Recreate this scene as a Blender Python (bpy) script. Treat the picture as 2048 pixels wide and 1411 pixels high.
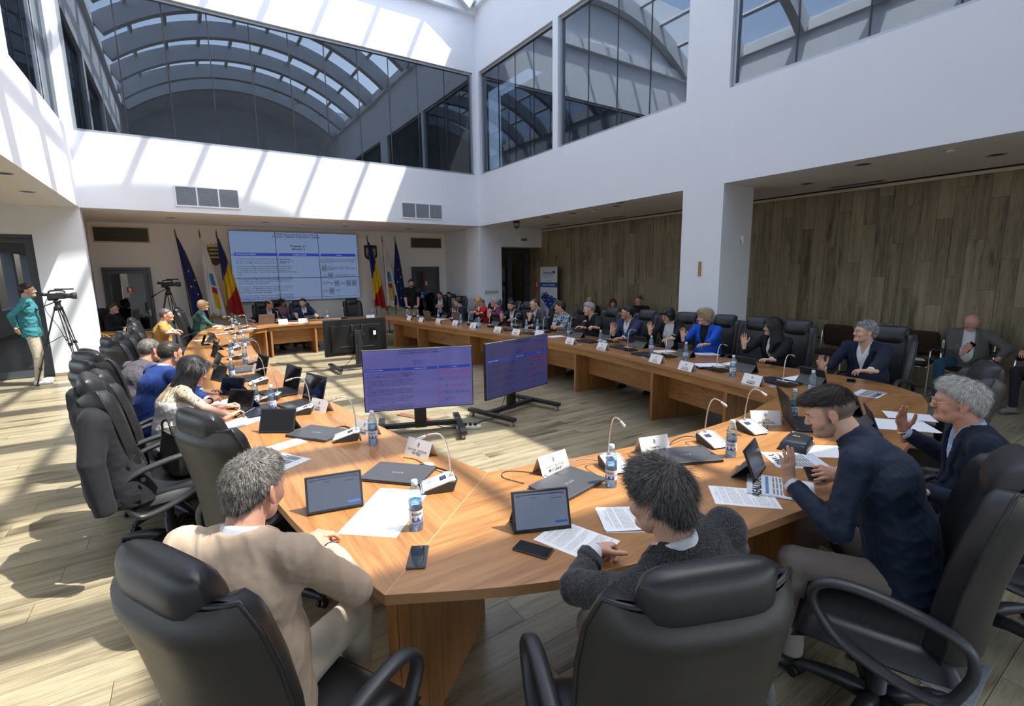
import bpy, bmesh, math, random, colorsys
import numpy as np
import openvdb as vdb
from mathutils import Vector, Matrix, Euler

for _o in list(bpy.data.objects):
    bpy.data.objects.remove(_o, do_unlink=True)
SC = bpy.context.scene
COL = SC.collection
rnd = random.Random(7)
PI = math.pi

# ---------------------------------------------------------------- camera
CAM_H = 1.86
F_PX, YAW, PITCH, ROLL = 972.19, -0.585386, 0.162036, -0.0141743
_fw = np.array([-math.sin(YAW)*math.cos(PITCH), math.cos(YAW)*math.cos(PITCH), -math.sin(PITCH)])
_r0 = np.array([math.cos(YAW), math.sin(YAW), 0.0])
_u0 = np.cross(_r0, _fw)
_rt = _r0*math.cos(ROLL) + _u0*math.sin(ROLL)
_up = -_r0*math.sin(ROLL) + _u0*math.cos(ROLL)
CM = np.array([_rt, -_up, _fw])
CO = np.array([0, 0, CAM_H])
cam_d = bpy.data.cameras.new('camera')
cam_d.sensor_width = 36.0
cam_d.lens = 36.0*F_PX/2048.0
cam_d.clip_start = 0.05
cam_d.clip_end = 200
cam = bpy.data.objects.new('camera', cam_d)
COL.objects.link(cam)
cam.matrix_world = Matrix(((_rt[0], _up[0], -_fw[0], 0), (_rt[1], _up[1], -_fw[1], 0),
                           (_rt[2], _up[2], -_fw[2], CAM_H), (0, 0, 0, 1)))
SC.camera = cam

# ---------------------------------------------------------------- sky, sun, exposure
world = bpy.data.worlds.new('world')
SC.world = world
world.use_nodes = True
_nt = world.node_tree
_bg = _nt.nodes['Background']
_sky = _nt.nodes.new('ShaderNodeTexSky')
_sky.sky_type = 'NISHITA'
_sky.sun_disc = False
_sky.sun_elevation = math.radians(60)
_sky.sun_rotation = math.radians(120)
_sky.air_density = 1.0
_sky.dust_density = 2.5
_hs = _nt.nodes.new('ShaderNodeHueSaturation')
_hs.inputs['Saturation'].default_value = 0.75
_nt.links.new(_sky.outputs[0], _hs.inputs['Color'])
_nt.links.new(_hs.outputs[0], _bg.inputs[0])
_bg.inputs[1].default_value = 0.80
SUN_DIR = Vector((-0.45, 0.30, -1.0)).normalized()
sun_d = bpy.data.lights.new('sun', 'SUN')
sun_d.energy = 11.0
sun_d.angle = math.radians(0.55)
sun_d.color = (1.0, 0.95, 0.86)
sun = bpy.data.objects.new('sun', sun_d)
COL.objects.link(sun)
sun.rotation_euler = SUN_DIR.to_track_quat('-Z', 'Y').to_euler()
sun.location = (9, -6, 20)
SC.view_settings.view_transform = 'Standard'
SC.view_settings.look = 'None'
SC.view_settings.gamma = 1.0
SC.view_settings.use_curve_mapping = False
SC.view_settings.exposure = -0.15
SC.cycles.max_bounces = 10
SC.cycles.diffuse_bounces = 8
SC.cycles.glossy_bounces = 4
SC.cycles.transmission_bounces = 6
SC.cycles.transparent_max_bounces = 16
SC.cycles.sample_clamp_indirect = 6.0
SC.cycles.caustics_reflective = False
SC.cycles.caustics_refractive = False
# ---------------------------------------------------------------- measuring helpers (photo pixel -> point of a plane of the room)
def ray(px, py):
    return CM.T @ np.array([(px-1024)/F_PX, (py-705.5)/F_PX, 1.0])
def P(px, py, z=0.75):
    d = ray(px, py); t = (z-CAM_H)/d[2]
    return Vector((d[0]*t, d[1]*t, z))
def PX(px, py, X):
    d = ray(px, py); t = X/d[0]
    return Vector((X, d[1]*t, CAM_H+d[2]*t))
def PY(px, py, Y):
    d = ray(px, py); t = Y/d[1]
    return Vector((d[0]*t, Y, CAM_H+d[2]*t))
def PROJ(p):
    c = CM @ (np.array(p)-CO)
    return c[0]/c[2]*F_PX+1024, c[1]/c[2]*F_PX+705.5, c[2]

# ---------------------------------------------------------------- mesh builder
def rotz(a): return Matrix.Rotation(a, 3, 'Z')
def rotx(a): return Matrix.Rotation(a, 3, 'X')
def roty(a): return Matrix.Rotation(a, 3, 'Y')

class MB:
    def __init__(self): self.v = []; self.f = []; self.m = []; self.s = []
    def add(self, vs, fs, mi=0, sm=False):
        n = len(self.v)
        self.v.extend([tuple(p) for p in vs])
        for f in fs:
            self.f.append([i+n for i in f]); self.m.append(mi); self.s.append(sm)
        return self
    def box(self, c, s, R=None, mi=0):
        hx, hy, hz = s[0]/2, s[1]/2, s[2]/2
        c = Vector(c)
        vs = []
        for z in (-hz, hz):
            for x, y in ((-hx, -hy), (hx, -hy), (hx, hy), (-hx, hy)):
                p = Vector((x, y, z))
                if R is not None: p = R @ p
                vs.append(c+p)
        return self.add(vs, [(3, 2, 1, 0), (4, 5, 6, 7), (0, 1, 5, 4), (1, 2, 6, 5), (2, 3, 7, 6), (3, 0, 4, 7)], mi)
    def bx(self, x0, x1, y0, y1, z0, z1, mi=0):
        return self.box(((x0+x1)/2, (y0+y1)/2, (z0+z1)/2), (x1-x0, y1-y0, z1-z0), None, mi)
    def loft(self, rings, caps=True, mi=0, sm=True, closed=True, wrap=False):
        n = len(rings[0]); vs = [p for r in rings for p in r]; fs = []
        k = len(rings)
        for i in range(k if wrap else k-1):
            a = i*n; b = ((i+1) % k)*n
            for j in range(n if closed else n-1):
                j2 = (j+1) % n
                fs.append((a+j, a+j2, b+j2, b+j))
        self.add(vs, fs, mi, sm)
        if caps and not wrap and closed:
            m = len(self.v)-len(vs)
            self.f.append([m+j for j in range(n)][::-1]); self.m.append(mi); self.s.append(False)
            self.f.append([m+(k-1)*n+j for j in range(n)]); self.m.append(mi); self.s.append(False)
        return self
    def tube(self, pts, r, n=8, caps=True, mi=0, wrap=False, flat=1.0, up=None):
        pts = [Vector(p) for p in pts]; k = len(pts)
        rs = r if isinstance(r, (list, tuple)) else [r]*k
        rings = []; pu = None
        for i, p in enumerate(pts):
            if wrap: t = pts[(i+1) % k]-pts[i-1]
            else: t = pts[min(i+1, k-1)]-pts[max(i-1, 0)]
            if t.length < 1e-9: t = Vector((0, 0, 1))
            t.normalize()
            if up is not None: u = Vector(up)
            elif pu is not None: u = pu
            else: u = Vector((0, 0, 1)) if abs(t.z) < 0.9 else Vector((1, 0, 0))
            a = t.cross(u)
            if a.length < 1e-6: a = t.cross(Vector((0.3, 1, 0.2)))
            a.normalize(); b = a.cross(t); pu = b
            rings.append([p+a*(math.cos(q)*rs[i])+b*(math.sin(q)*rs[i]*flat) for q in [2*PI*j/n for j in range(n)]])
        return self.loft(rings, caps, mi, True, True, wrap)
    def cyl(self, a, b, r0, r1=None, n=16, mi=0, caps=True):
        return self.tube([a, b], [r0, r0 if r1 is None else r1], n, caps, mi)
    def lathe(self, prof, n=20, c=(0, 0, 0), mi=0, R=None, caps=True):
        c = Vector(c); rings = []
        for r, z in prof:
            ring = []
            for j in range(n):
                a = 2*PI*j/n; p = Vector((r*math.cos(a), r*math.sin(a), z))
                if R is not None: p = R @ p
                ring.append(c+p)
            rings.append(ring)
        return self.loft(rings, caps, mi, True)
    def prism(self, poly, z0, z1, mi=0, M=None):
        n = len(poly); vs = [Vector((x, y, z0)) for x, y in poly]+[Vector((x, y, z1)) for x, y in poly]
        if M is not None: vs = [M @ p for p in vs]
        fs = [list(range(n))[::-1], list(range(n, 2*n))]+[(i, (i+1) % n, n+(i+1) % n, n+i) for i in range(n)]
        return self.add(vs, fs, mi)
    def ball(self, c, r, nu=14, nv=8, R=None, mi=0):
        r = (r, r, r) if not isinstance(r, (tuple, list)) else r
        c = Vector(c); rings = []
        for i in range(nv+1):
            a = -PI/2+PI*(i+0.02 if i == 0 else (i-0.02 if i == nv else i))/nv
            ring = []
            for j in range(nu):
                b = 2*PI*j/nu
                p = Vector((r[0]*math.cos(a)*math.cos(b), r[1]*math.cos(a)*math.sin(b), r[2]*math.sin(a)))
                if R is not None: p = R @ p
                ring.append(c+p)
            rings.append(ring)
        return self.loft(rings, True, mi, True)
    def grid(self, fn, nu, nv, mi=0, sm=True):
        vs = [fn(i/nu, j/nv) for j in range(nv+1) for i in range(nu+1)]
        fs = [(j*(nu+1)+i, j*(nu+1)+i+1, (j+1)*(nu+1)+i+1, (j+1)*(nu+1)+i) for j in range(nv) for i in range(nu)]
        return self.add(vs, fs, mi, sm)
    def quad(self, a, b, c, d, mi=0): return self.add([a, b, c, d], [(0, 1, 2, 3)], mi)
    def mesh(self, name, mats):
        me = bpy.data.meshes.new(name)
        me.from_pydata([tuple(p) for p in self.v], [], self.f)
        for m in mats: me.materials.append(m)
        me.polygons.foreach_set('material_index', self.m)
        me.polygons.foreach_set('use_smooth', self.s)
        me.update()
        return me
    def build(self, name, mats, parent=None, bevel=0.0, seg=2, loc=None, rot=None, label=None, kind=None):
        if not isinstance(mats, (list, tuple)): mats = [mats]
        return link(name, self.mesh(name, mats), parent, bevel, seg, loc, rot, label, kind)

def link(name, me, parent=None, bevel=0.0, seg=2, loc=None, rot=None, label=None, kind=None):
    o = bpy.data.objects.new(name, me); COL.objects.link(o)
    if parent is not None: o.parent = parent
    if bevel:
        b = o.modifiers.new('bevel', 'BEVEL'); b.width = bevel; b.segments = seg; b.limit_method = 'ANGLE'; b.angle_limit = 0.6
    if loc is not None: o.location = loc
    if rot is not None: o.rotation_euler = rot if isinstance(rot, (tuple, list, Euler)) else (0, 0, rot)
    if label: o['label'] = label
    if kind: o['kind'] = kind
    return o

def tag(o, label, cat, group=None):
    o['label'] = label; o['category'] = cat
    if group: o['group'] = group
    return o
def thing(name, label, cat, loc=(0, 0, 0), rz=0.0, group=None):
    o = bpy.data.objects.new(name, None); COL.objects.link(o)
    o.empty_display_size = 0.1; o.location = loc; o.rotation_euler = (0, 0, rz)
    return tag(o, label, cat, group)
def kids(o): return [c for c in CH.get(o.name, [])] if False else list(o.children)
def dup(root, label, loc=None, rot=None, group=None, scale=None):
    def cp(o, par):
        c = o.copy(); COL.objects.link(c)
        if par is not None: c.parent = par
        for ch in list(o.children): cp(ch, c)
        return c
    r = cp(root, None); r['label'] = label
    if group: r['group'] = group
    if loc is not None: r.location = loc
    if rot is not None: r.rotation_euler = rot if isinstance(rot, (tuple, list, Euler)) else (0, 0, rot)
    if scale is not None: r.scale = scale
    return r
def structure(o): o['kind'] = 'structure'; return o

# ---------------------------------------------------------------- materials
def _n(nt, t, **kw):
    n = nt.nodes.new(t)
    for k, v in kw.items(): setattr(n, k, v)
    return n
def pbr(name, col, rough=0.5, metal=0.0, spec=0.5, var=0.0, vscale=6.0, bump=0.0, bscale=60.0, coat=0.0, sheen=0.0,
        emit=None, estr=0.0, bdist=0.002, stretch=None, sub=0.0):
    m = bpy.data.materials.new(name); m.use_nodes = True
    nt = m.node_tree; b = nt.nodes['Principled BSDF']; L = nt.links.new
    c = (col[0], col[1], col[2], 1)
    b.inputs['Base Color'].default_value = c
    b.inputs['Roughness'].default_value = rough
    b.inputs['Metallic'].default_value = metal
    b.inputs['Specular IOR Level'].default_value = spec
    if coat: b.inputs['Coat Weight'].default_value = coat; b.inputs['Coat Roughness'].default_value = 0.15
    if sheen: b.inputs['Sheen Weight'].default_value = sheen; b.inputs['Sheen Roughness'].default_value = 0.4
    if sub:
        b.inputs['Subsurface Weight'].default_value = sub
        b.inputs['Subsurface Radius'].default_value = (0.012, 0.005, 0.003)
    if emit: b.inputs['Emission Color'].default_value = (*emit, 1); b.inputs['Emission Strength'].default_value = estr
    if var or bump:
        tc = _n(nt, 'ShaderNodeTexCoord'); src = tc.outputs['Object']
        if stretch:
            mp = _n(nt, 'ShaderNodeMapping'); mp.inputs['Scale'].default_value = stretch
            L(src, mp.inputs['Vector']); src = mp.outputs['Vector']
    if var:
        no = _n(nt, 'ShaderNodeTexNoise'); no.inputs['Scale'].default_value = vscale; no.inputs['Detail'].default_value = 4
        L(src, no.inputs['Vector'])
        mx = _n(nt, 'ShaderNodeMix', data_type='RGBA')
        mx.inputs['A'].default_value = tuple(max(0, x*(1-var)) for x in col)+(1,)
        mx.inputs['B'].default_value = tuple(min(1, x*(1+var)) for x in col)+(1,)
        L(no.outputs['Fac'], mx.inputs['Factor']); L(mx.outputs['Result'], b.inputs['Base Color'])
    if bump:
        nb = _n(nt, 'ShaderNodeTexNoise'); nb.inputs['Scale'].default_value = bscale; nb.inputs['Detail'].default_value = 3
        L(src, nb.inputs['Vector'])
        bp = _n(nt, 'ShaderNodeBump'); bp.inputs['Strength'].default_value = bump; bp.inputs['Distance'].default_value = bdist
        L(nb.outputs['Fac'], bp.inputs['Height']); L(bp.outputs['Normal'], b.inputs['Normal'])
    return m
def wood(name, c_dark, c_mid, c_light, axis='X', rough=0.4, perpiece=0.0, gscale=1.0, bump=0.12, knots=0.0, coat=0.0):
    """grain runs along one axis of the room; perpiece shifts grain and tone from piece to piece"""
    m = bpy.data.materials.new(name); m.use_nodes = True
    nt = m.node_tree; b = nt.nodes['Principled BSDF']; L = nt.links.new
    b.inputs['Roughness'].default_value = rough
    if coat: b.inputs['Coat Weight'].default_value = coat; b.inputs['Coat Roughness'].default_value = 0.2
    geo = _n(nt, 'ShaderNodeNewGeometry')
    src = geo.outputs['Position']
    rv = None
    if perpiece:
        oi = _n(nt, 'ShaderNodeObjectInfo'); at = _n(nt, 'ShaderNodeAttribute', attribute_name='piece')
        ad = _n(nt, 'ShaderNodeMath', operation='ADD'); L(oi.outputs['Random'], ad.inputs[0]); L(at.outputs['Fac'], ad.inputs[1])
        fr = _n(nt, 'ShaderNodeMath', operation='FRACT'); L(ad.outputs[0], fr.inputs[0]); rv = fr.outputs[0]
        sc = _n(nt, 'ShaderNodeMath', operation='MULTIPLY'); sc.inputs[1].default_value = 37.0; L(rv, sc.inputs[0])
        cb = _n(nt, 'ShaderNodeCombineXYZ')
        for i in range(3): L(sc.outputs[0], cb.inputs[i])
        va = _n(nt, 'ShaderNodeVectorMath', operation='ADD'); L(src, va.inputs[0]); L(cb.outputs[0], va.inputs[1]); src = va.outputs[0]
    s = {'X': (0.9, 14, 14), 'Y': (14, 0.9, 14), 'Z': (14, 14, 0.9)}[axis]
    mp = _n(nt, 'ShaderNodeMapping'); mp.inputs['Scale'].default_value = tuple(x*gscale for x in s); L(src, mp.inputs['Vector'])
    n1 = _n(nt, 'ShaderNodeTexNoise'); n1.inputs['Scale'].default_value = 1.0; n1.inputs['Detail'].default_value = 5; n1.inputs['Distortion'].default_value = 0.6
    L(mp.outputs[0], n1.inputs['Vector'])
    mp2 = _n(nt, 'ShaderNodeMapping'); mp2.inputs['Scale'].default_value = tuple(x*gscale*4.5 for x in s); L(src, mp2.inputs['Vector'])
    n2 = _n(nt, 'ShaderNodeTexNoise'); n2.inputs['Scale'].default_value = 1.6; n2.inputs['Detail'].default_value = 4
    L(mp2.outputs[0], n2.inputs['Vector'])
    mx0 = _n(nt, 'ShaderNodeMath', operation='MULTIPLY_ADD'); mx0.inputs[1].default_value = 0.45; L(n2.outputs['Fac'], mx0.inputs[0])
    m1 = _n(nt, 'ShaderNodeMath', operation='MULTIPLY'); m1.inputs[1].default_value = 0.62; L(n1.outputs['Fac'], m1.inputs[0]); L(m1.outputs[0], mx0.inputs[2])
    fac = mx0.outputs[0]
    if knots:
        mk = _n(nt, 'ShaderNodeMapping'); ks = {'X': (1.2, 5, 5), 'Y': (5, 1.2, 5), 'Z': (5, 5, 1.2)}[axis]
        mk.inputs['Scale'].default_value = ks; L(src, mk.inputs['Vector'])
        nk = _n(nt, 'ShaderNodeTexNoise'); nk.inputs['Scale'].default_value = 1.0; nk.inputs['Detail'].default_value = 2; L(mk.outputs[0], nk.inputs['Vector'])
        rk = _n(nt, 'ShaderNodeMapRange'); rk.inputs['From Min'].default_value = 0.60; rk.inputs['From Max'].default_value = 0.74
        rk.inputs['To Max'].default_value = -knots; L(nk.outputs['Fac'], rk.inputs['Value'])
        ak = _n(nt, 'ShaderNodeMath', operation='ADD'); L(fac, ak.inputs[0]); L(rk.outputs[0], ak.inputs[1]); fac = ak.outputs[0]
    if perpiece:
        mr = _n(nt, 'ShaderNodeMath', operation='MULTIPLY_ADD'); mr.inputs[1].default_value = perpiece; mr.inputs[2].default_value = -perpiece/2; L(rv, mr.inputs[0])
        a2 = _n(nt, 'ShaderNodeMath', operation='ADD'); L(fac, a2.inputs[0]); L(mr.outputs[0], a2.inputs[1]); fac = a2.outputs[0]
    rp = _n(nt, 'ShaderNodeValToRGB'); e = rp.color_ramp.elements
    e[0].position = 0.30; e[0].color = (*c_dark, 1); e[1].position = 0.74; e[1].color = (*c_light, 1)
    k = e.new(0.52); k.color = (*c_mid, 1)
    L(fac, rp.inputs[0]); L(rp.outputs[0], b.inputs['Base Color'])
    bp = _n(nt, 'ShaderNodeBump'); bp.inputs['Strength'].default_value = bump; bp.inputs['Distance'].default_value = 0.002
    L(fac, bp.inputs['Height']); L(bp.outputs['Normal'], b.inputs['Normal'])
    return m
def glass_mat(name, tint, refl=0.12, rough=0.0, gcol=(1, 1, 1)):
    m = bpy.data.materials.new(name); m.use_nodes = True
    nt = m.node_tree; nt.nodes.clear(); L = nt.links.new
    out = _n(nt, 'ShaderNodeOutputMaterial'); tr = _n(nt, 'ShaderNodeBsdfTransparent'); gl = _n(nt, 'ShaderNodeBsdfGlossy')
    tr.inputs[0].default_value = (*tint, 1); gl.inputs[0].default_value = (*gcol, 1); gl.inputs['Roughness'].default_value = rough
    lw = _n(nt, 'ShaderNodeLayerWeight'); lw.inputs['Blend'].default_value = 0.3
    mr = _n(nt, 'ShaderNodeMapRange'); mr.inputs['To Min'].default_value = refl; mr.inputs['To Max'].default_value = min(1, refl+0.55)
    L(lw.outputs['Fresnel'], mr.inputs['Value'])
    mx = _n(nt, 'ShaderNodeMixShader'); L(mr.outputs[0], mx.inputs[0]); L(tr.outputs[0], mx.inputs[1]); L(gl.outputs[0], mx.inputs[2])
    L(mx.outputs[0], out.inputs[0])
    return m
def emis(name, col, strength=1.0):
    return pbr(name, (0.02, 0.02, 0.02), 0.15, emit=col, estr=strength)

_TC = {}
def text_mesh(s, size, mat, align='CENTER', bold=0.0, res=1, sx=1.0):
    """flat lettering in the XY plane, centred on its origin"""
    key = (s, size, mat.name, align, bold, sx)
    if key in _TC: return _TC[key]
    cu = bpy.data.curves.new('lettering', 'FONT'); cu.body = s; cu.size = size; cu.resolution_u = res
    cu.align_x = align; cu.align_y = 'CENTER'; cu.offset = bold*size
    ob = bpy.data.objects.new('lettering', cu)
    me = bpy.data.meshes.new_from_object(ob)
    bpy.data.objects.remove(ob); bpy.data.curves.remove(cu)
    if sx != 1.0:
        for v in me.vertices: v.co.x *= sx
    me.materials.clear(); me.materials.append(mat)
    _TC[key] = me
    return me
def put_text(parent, s, size, mat, M, name='lettering', align='CENTER', bold=0.0, sx=1.0):
    me = text_mesh(s, size, mat, align, bold, 1, sx)
    o = bpy.data.objects.new(name, me); COL.objects.link(o); o.parent = parent; o.matrix_local = M
    return o
def merge_meshes(name, items, mats):
    """items: (mesh, 4x4 matrix, material index) -> one mesh"""
    vs = []; fs = []; mi = []; n = 0
    for me, M, k in items:
        for v in me.vertices: vs.append(tuple(M @ v.co))
        for p in me.polygons: fs.append([i+n for i in p.vertices]); mi.append(k)
        n += len(me.vertices)
    out = bpy.data.meshes.new(name); out.from_pydata(vs, [], fs)
    for m in mats: out.materials.append(m)
    out.polygons.foreach_set('material_index', mi)
    return out
def frame(o, x, y):
    """4x4 with given origin, x axis and y axis"""
    x = Vector(x).normalized(); z = x.cross(Vector(y)).normalized(); y = z.cross(x)
    return Matrix(((x.x, y.x, z.x, o[0]), (x.y, y.y, z.y, o[1]), (x.z, y.z, z.z, o[2]), (0, 0, 0, 1)))

M = {}
M['wall'] = pbr('white_plaster', (0.80, 0.83, 0.88), 0.75, var=0.02, vscale=2.0, bump=0.05, bscale=180)
M['wall_warm'] = pbr('warm_white_plaster', (0.88, 0.865, 0.85), 0.8, var=0.02, vscale=2.0)
M['ceil'] = pbr('ceiling_plaster', (0.82, 0.79, 0.75), 0.85)
M['alu'] = pbr('grey_aluminium', (0.42, 0.46, 0.50), 0.35, 0.6)
M['alu_dark'] = pbr('anthracite_aluminium', (0.085, 0.095, 0.11), 0.4, 0.3)
M['mullion'] = pbr('black_joint', (0.015, 0.016, 0.018), 0.4)
M['steel_white'] = pbr('painted_steel', (0.55, 0.57, 0.60), 0.5)
M['glass_win'] = glass_mat('dark_window_glass', (0.42, 0.45, 0.48), 0.17, gcol=(0.72, 0.78, 0.85))
M['glass_roof'] = glass_mat('roof_glass', (0.90, 0.93, 0.95), 0.04)
M['glass_door'] = glass_mat('door_glass', (0.10, 0.11, 0.12), 0.10)
M['floor_wood'] = wood('greige_oak_laminate', (0.120, 0.095, 0.058), (0.30, 0.255, 0.165), (0.42, 0.37, 0.255), 'X', 0.30, perpiece=0.12, knots=0.25)
M['wall_wood'] = wood('brown_oak_cladding', (0.090, 0.069, 0.039), (0.225, 0.180, 0.108), (0.33, 0.272, 0.170), 'Z', 0.5, perpiece=0.20, knots=0.28)
M['cream'] = pbr('cream_trim', (0.62, 0.55, 0.45), 0.6)
M['dark_gap'] = pbr('dark_joint', (0.03, 0.026, 0.02), 0.9)
M['black'] = pbr('black_plastic', (0.018, 0.018, 0.020), 0.45)
M['black_gloss'] = pbr('black_gloss', (0.008, 0.008, 0.010), 0.08)
M['grey_dark'] = pbr('dark_grey_plastic', (0.06, 0.062, 0.066), 0.5)
M['chrome'] = pbr('chrome', (0.75, 0.76, 0.78), 0.12, 1.0)
M['white_plastic'] = pbr('white_plastic', (0.78, 0.78, 0.77), 0.35)
M['paper'] = pbr('white_paper', (0.86, 0.87, 0.88), 0.8)
M['ink'] = pbr('black_ink', (0.02, 0.02, 0.022), 0.8)
M['red'] = pbr('red_print', (0.60, 0.03, 0.03), 0.5)
# ================================================================ the room
XL, XR, YB = -1.548, 7.319, 12.668          # faces of the atrium walls
ZC, ZS, ZT, ZV = 3.232, 4.645, 7.35, 8.80  # low ceiling, window sill, window head, top of wall
YF = -5.0                                  # wall behind the photographer
XW = 9.58                                   # wood-clad wall
YA = 15.53                                 # back wall of the stage alcove
XO = -5.2                                  # outer wall of the left aisle
TH = 0.30
b = MB(); b.bx(XO, XW+0.6, YF, YA+0.3, -0.25, -0.006)
floor = structure(b.build('floor', M['dark_gap']))
# planks: rows along X
PW, PL = 0.193, 1.29
pl = []
j = 0; y = YF
while y < YA:
    off = (j*0.47 % 1.0)*PL
    x = XO-off
    while x < XW:
        x0, x1 = max(x, XO), min(x+PL, XW)
        if x1-x0 > 0.05:
            cx, cy = (x0+x1)/2, y+PW/2
            q = PROJ((cx, cy, 0))
            vis = q[2] > 0.6 and -80 < q[0] < 2128 and 520 < q[1] < 1560
            hidden = (5.0 < cx < 5.8 and 1.6 < cy < 12) or (XL > cx and cy > YB)
            d2 = cx*cx+cy*cy+CAM_H**2
            area = (x1-x0)*CAM_H/d2**1.5 if vis and not hidden else 0
            pl.append((area, x0, x1, y))
        x += PL
    y += PW; j += 1
pl.sort(reverse=True)
plank_full = MB().bx(-PL/2+0.0012, PL/2-0.0012, -PW/2+0.0012, PW/2-0.0012, -0.006, 0).mesh('plank', [M['floor_wood']])
rest = MB(); rest_id = []
for k, (area, x0, x1, y) in enumerate(pl):
    if k < 290 and area > 0:
        if x1-x0 > PL-0.01:
            o = link('plank', plank_full, floor, loc=((x0+x1)/2, y+PW/2, 0))
        else:
            o = MB().bx(x0+0.0012, x1-0.0012, y+0.0012, y+PW-0.0012, -0.006, 0).build('plank', M['floor_wood'], floor)
    else:
        rest.add([(x0+.0012, y+.0012, 0), (x1-.0012, y+.0012, 0), (x1-.0012, y+PW-.0012, 0), (x0+.0012, y+PW-.0012, 0)], [(0, 1, 2, 3)])
        rest_id.append(rnd.random())
o = rest.build('planks_beyond', M['floor_wood'], floor, kind='stuff')
at = o.data.attributes.new('piece', 'FLOAT', 'FACE'); at.data.foreach_set('value', rest_id)

# --- walls round the atrium
def wall(name, boxes, mat=None, bevel=0):
    b = MB()
    for q in boxes: b.bx(*q)
    return structure(b.build(name, mat or M['wall'], bevel=bevel))
wx0, wx1 = -1.47, 7.21       # back window
wall('wall_back', [(XL-TH, XR+TH, YB, YB+TH, ZC, ZS), (XL-TH, wx0, YB, YB+TH, ZS, ZT), (wx1, XR+TH, YB, YB+TH, ZS, ZT),
                   (XL-TH, XR+TH, YB, YB+TH, ZT, 11.2)])
WR = [(9.24, 12.52), (5.63, 9.05), (1.2, 4.846), (-2.6, 0.6)]   # windows of the right wall (Y ranges)
bx = [(XR, XR+TH, YF, YB, ZC, ZS), (XR, XR+TH, YF, YB, ZT, ZV+0.5)]
ys = sorted([YF]+[v for r in WR for v in r]+[YB])
for i in range(0, len(ys), 2):
    bx.append((XR, XR+TH, ys[i], ys[i+1], ZS, ZT))
wall('wall_right', bx)
WL = [(8.95, 12.46), (5.2, 8.6), (1.4, 4.9), (-2.6, 1.1)]
bx = [(XL-TH, XL, YF, YB, ZC, ZS), (XL-TH, XL, YF, YB, ZT, ZV+0.5)]
ys = sorted([YF]+[v for r in WL for v in r]+[YB])
for i in range(0, len(ys), 2):
    bx.append((XL-TH, XL, ys[i], ys[i+1], ZS, ZT))
wall('wall_left', bx)
wall('wall_front', [(XO, XW+0.3, YF-0.3, YF, 0, 0.85), (XO, XW+0.3, YF-0.3, YF, 2.9, 11.2)]+[(XO+k*2.46, XO+k*2.46+0.25, YF-0.3, YF, 0.85, 2.9) for k in range(7)])  # unseen wall; openings between its piers are added to bring in fill daylight
# ring beam at the foot of the glass roof
wall('trim_1', [(XL, XR, YB-0.14, YB, ZV, ZV+0.28)])
wall('trim_2', [(XR-0.12, XR, YF, YB-0.14, ZV+0.12, ZV+0.4), (XL, XL+0.12, YF, YB-0.14, ZV+0.12, ZV+0.4)])
# --- ground-floor walls
dl = PY(63, 468.5, YB)      # left door opening, right edge
DX = -2.28; DZ = 2.705
wall('wall_aisle', [(DX, XL, YB, YB+TH, 0, ZC), (DX, -1.82, YB+TH, YA, 0, ZC), (XO, DX, YB, YB+TH, DZ, ZC), (XO, -4.3, YB, YB+TH, 0, DZ)])
wall('wall_aisle_outer', [(XO-0.3, XO, YF, YB+TH, 0, 0.85), (XO-0.3, XO, YF, YB+TH, 2.9, ZC)]+[(XO-0.3, XO, YF+k*2.55, YF+k*2.55+0.3, 0.85, 2.9) for k in range(7)]+[(XO-0.3, XO, YB-0.4, YB+TH, 0.85, 2.9)])  # out of view; window gaps added here so sky light brightens the low aisles
wall('wall_stage', [(-1.82, XR+0.6, YA, YA+0.3, 0, ZC)], M['wall_warm'])
ox = PY(1002.5, 493, YB).x; oz = PY(1002.5, 493, YB).z
wall('wall_stage_right', [(XR, 7.58, YB+TH, 13.5, 0, ZC), (7.58, 7.8, YB+TH, YA, 0, ZC)])
wall('wall_side', [(XR, ox, YB, YB+TH, 0, ZC), (ox, XW, YB, YB+TH, oz, ZC)])
wall('wall_recess', [(ox-0.2, ox, YB+TH, YB+0.75, 0, oz), (ox, XW, YB+TH, YB+0.75, oz, oz+0.2), (ox-0.2, XW+0.3, YB+0.75, YB+0.95, 0, oz+0.2)], M['wall_warm'])
pil = MB().bx(XR, 8.17, 4.846, 5.62, 0, ZC)
wall('wall_pillar', [(XR, 8.17, 4.846, 5.62, 0, ZC)])
wall('wall_pillar_near', [(XR, 8.13, -1.6, -0.8, 0, ZC)])
wall('wall_pillar_left', [(XL-0.5, XL, 2.4, 3.0, 0, ZC), (XL-0.5, XL, -4, -3.4, 0, ZC)])
# low ceilings
wall('ceiling_aisle', [(XO, XL-TH, YF, YB+TH, ZC, ZC+0.3)], M['ceil'])
wall('ceiling_side', [(XR+TH, XW+0.3, YF, YB+TH, ZC, ZC+0.3)], M['ceil'])
wall('ceiling_stage', [(-1.82, XR+TH+0.3, YB+TH, YA+0.3, ZC, ZC+0.3)], M['ceil'])
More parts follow.
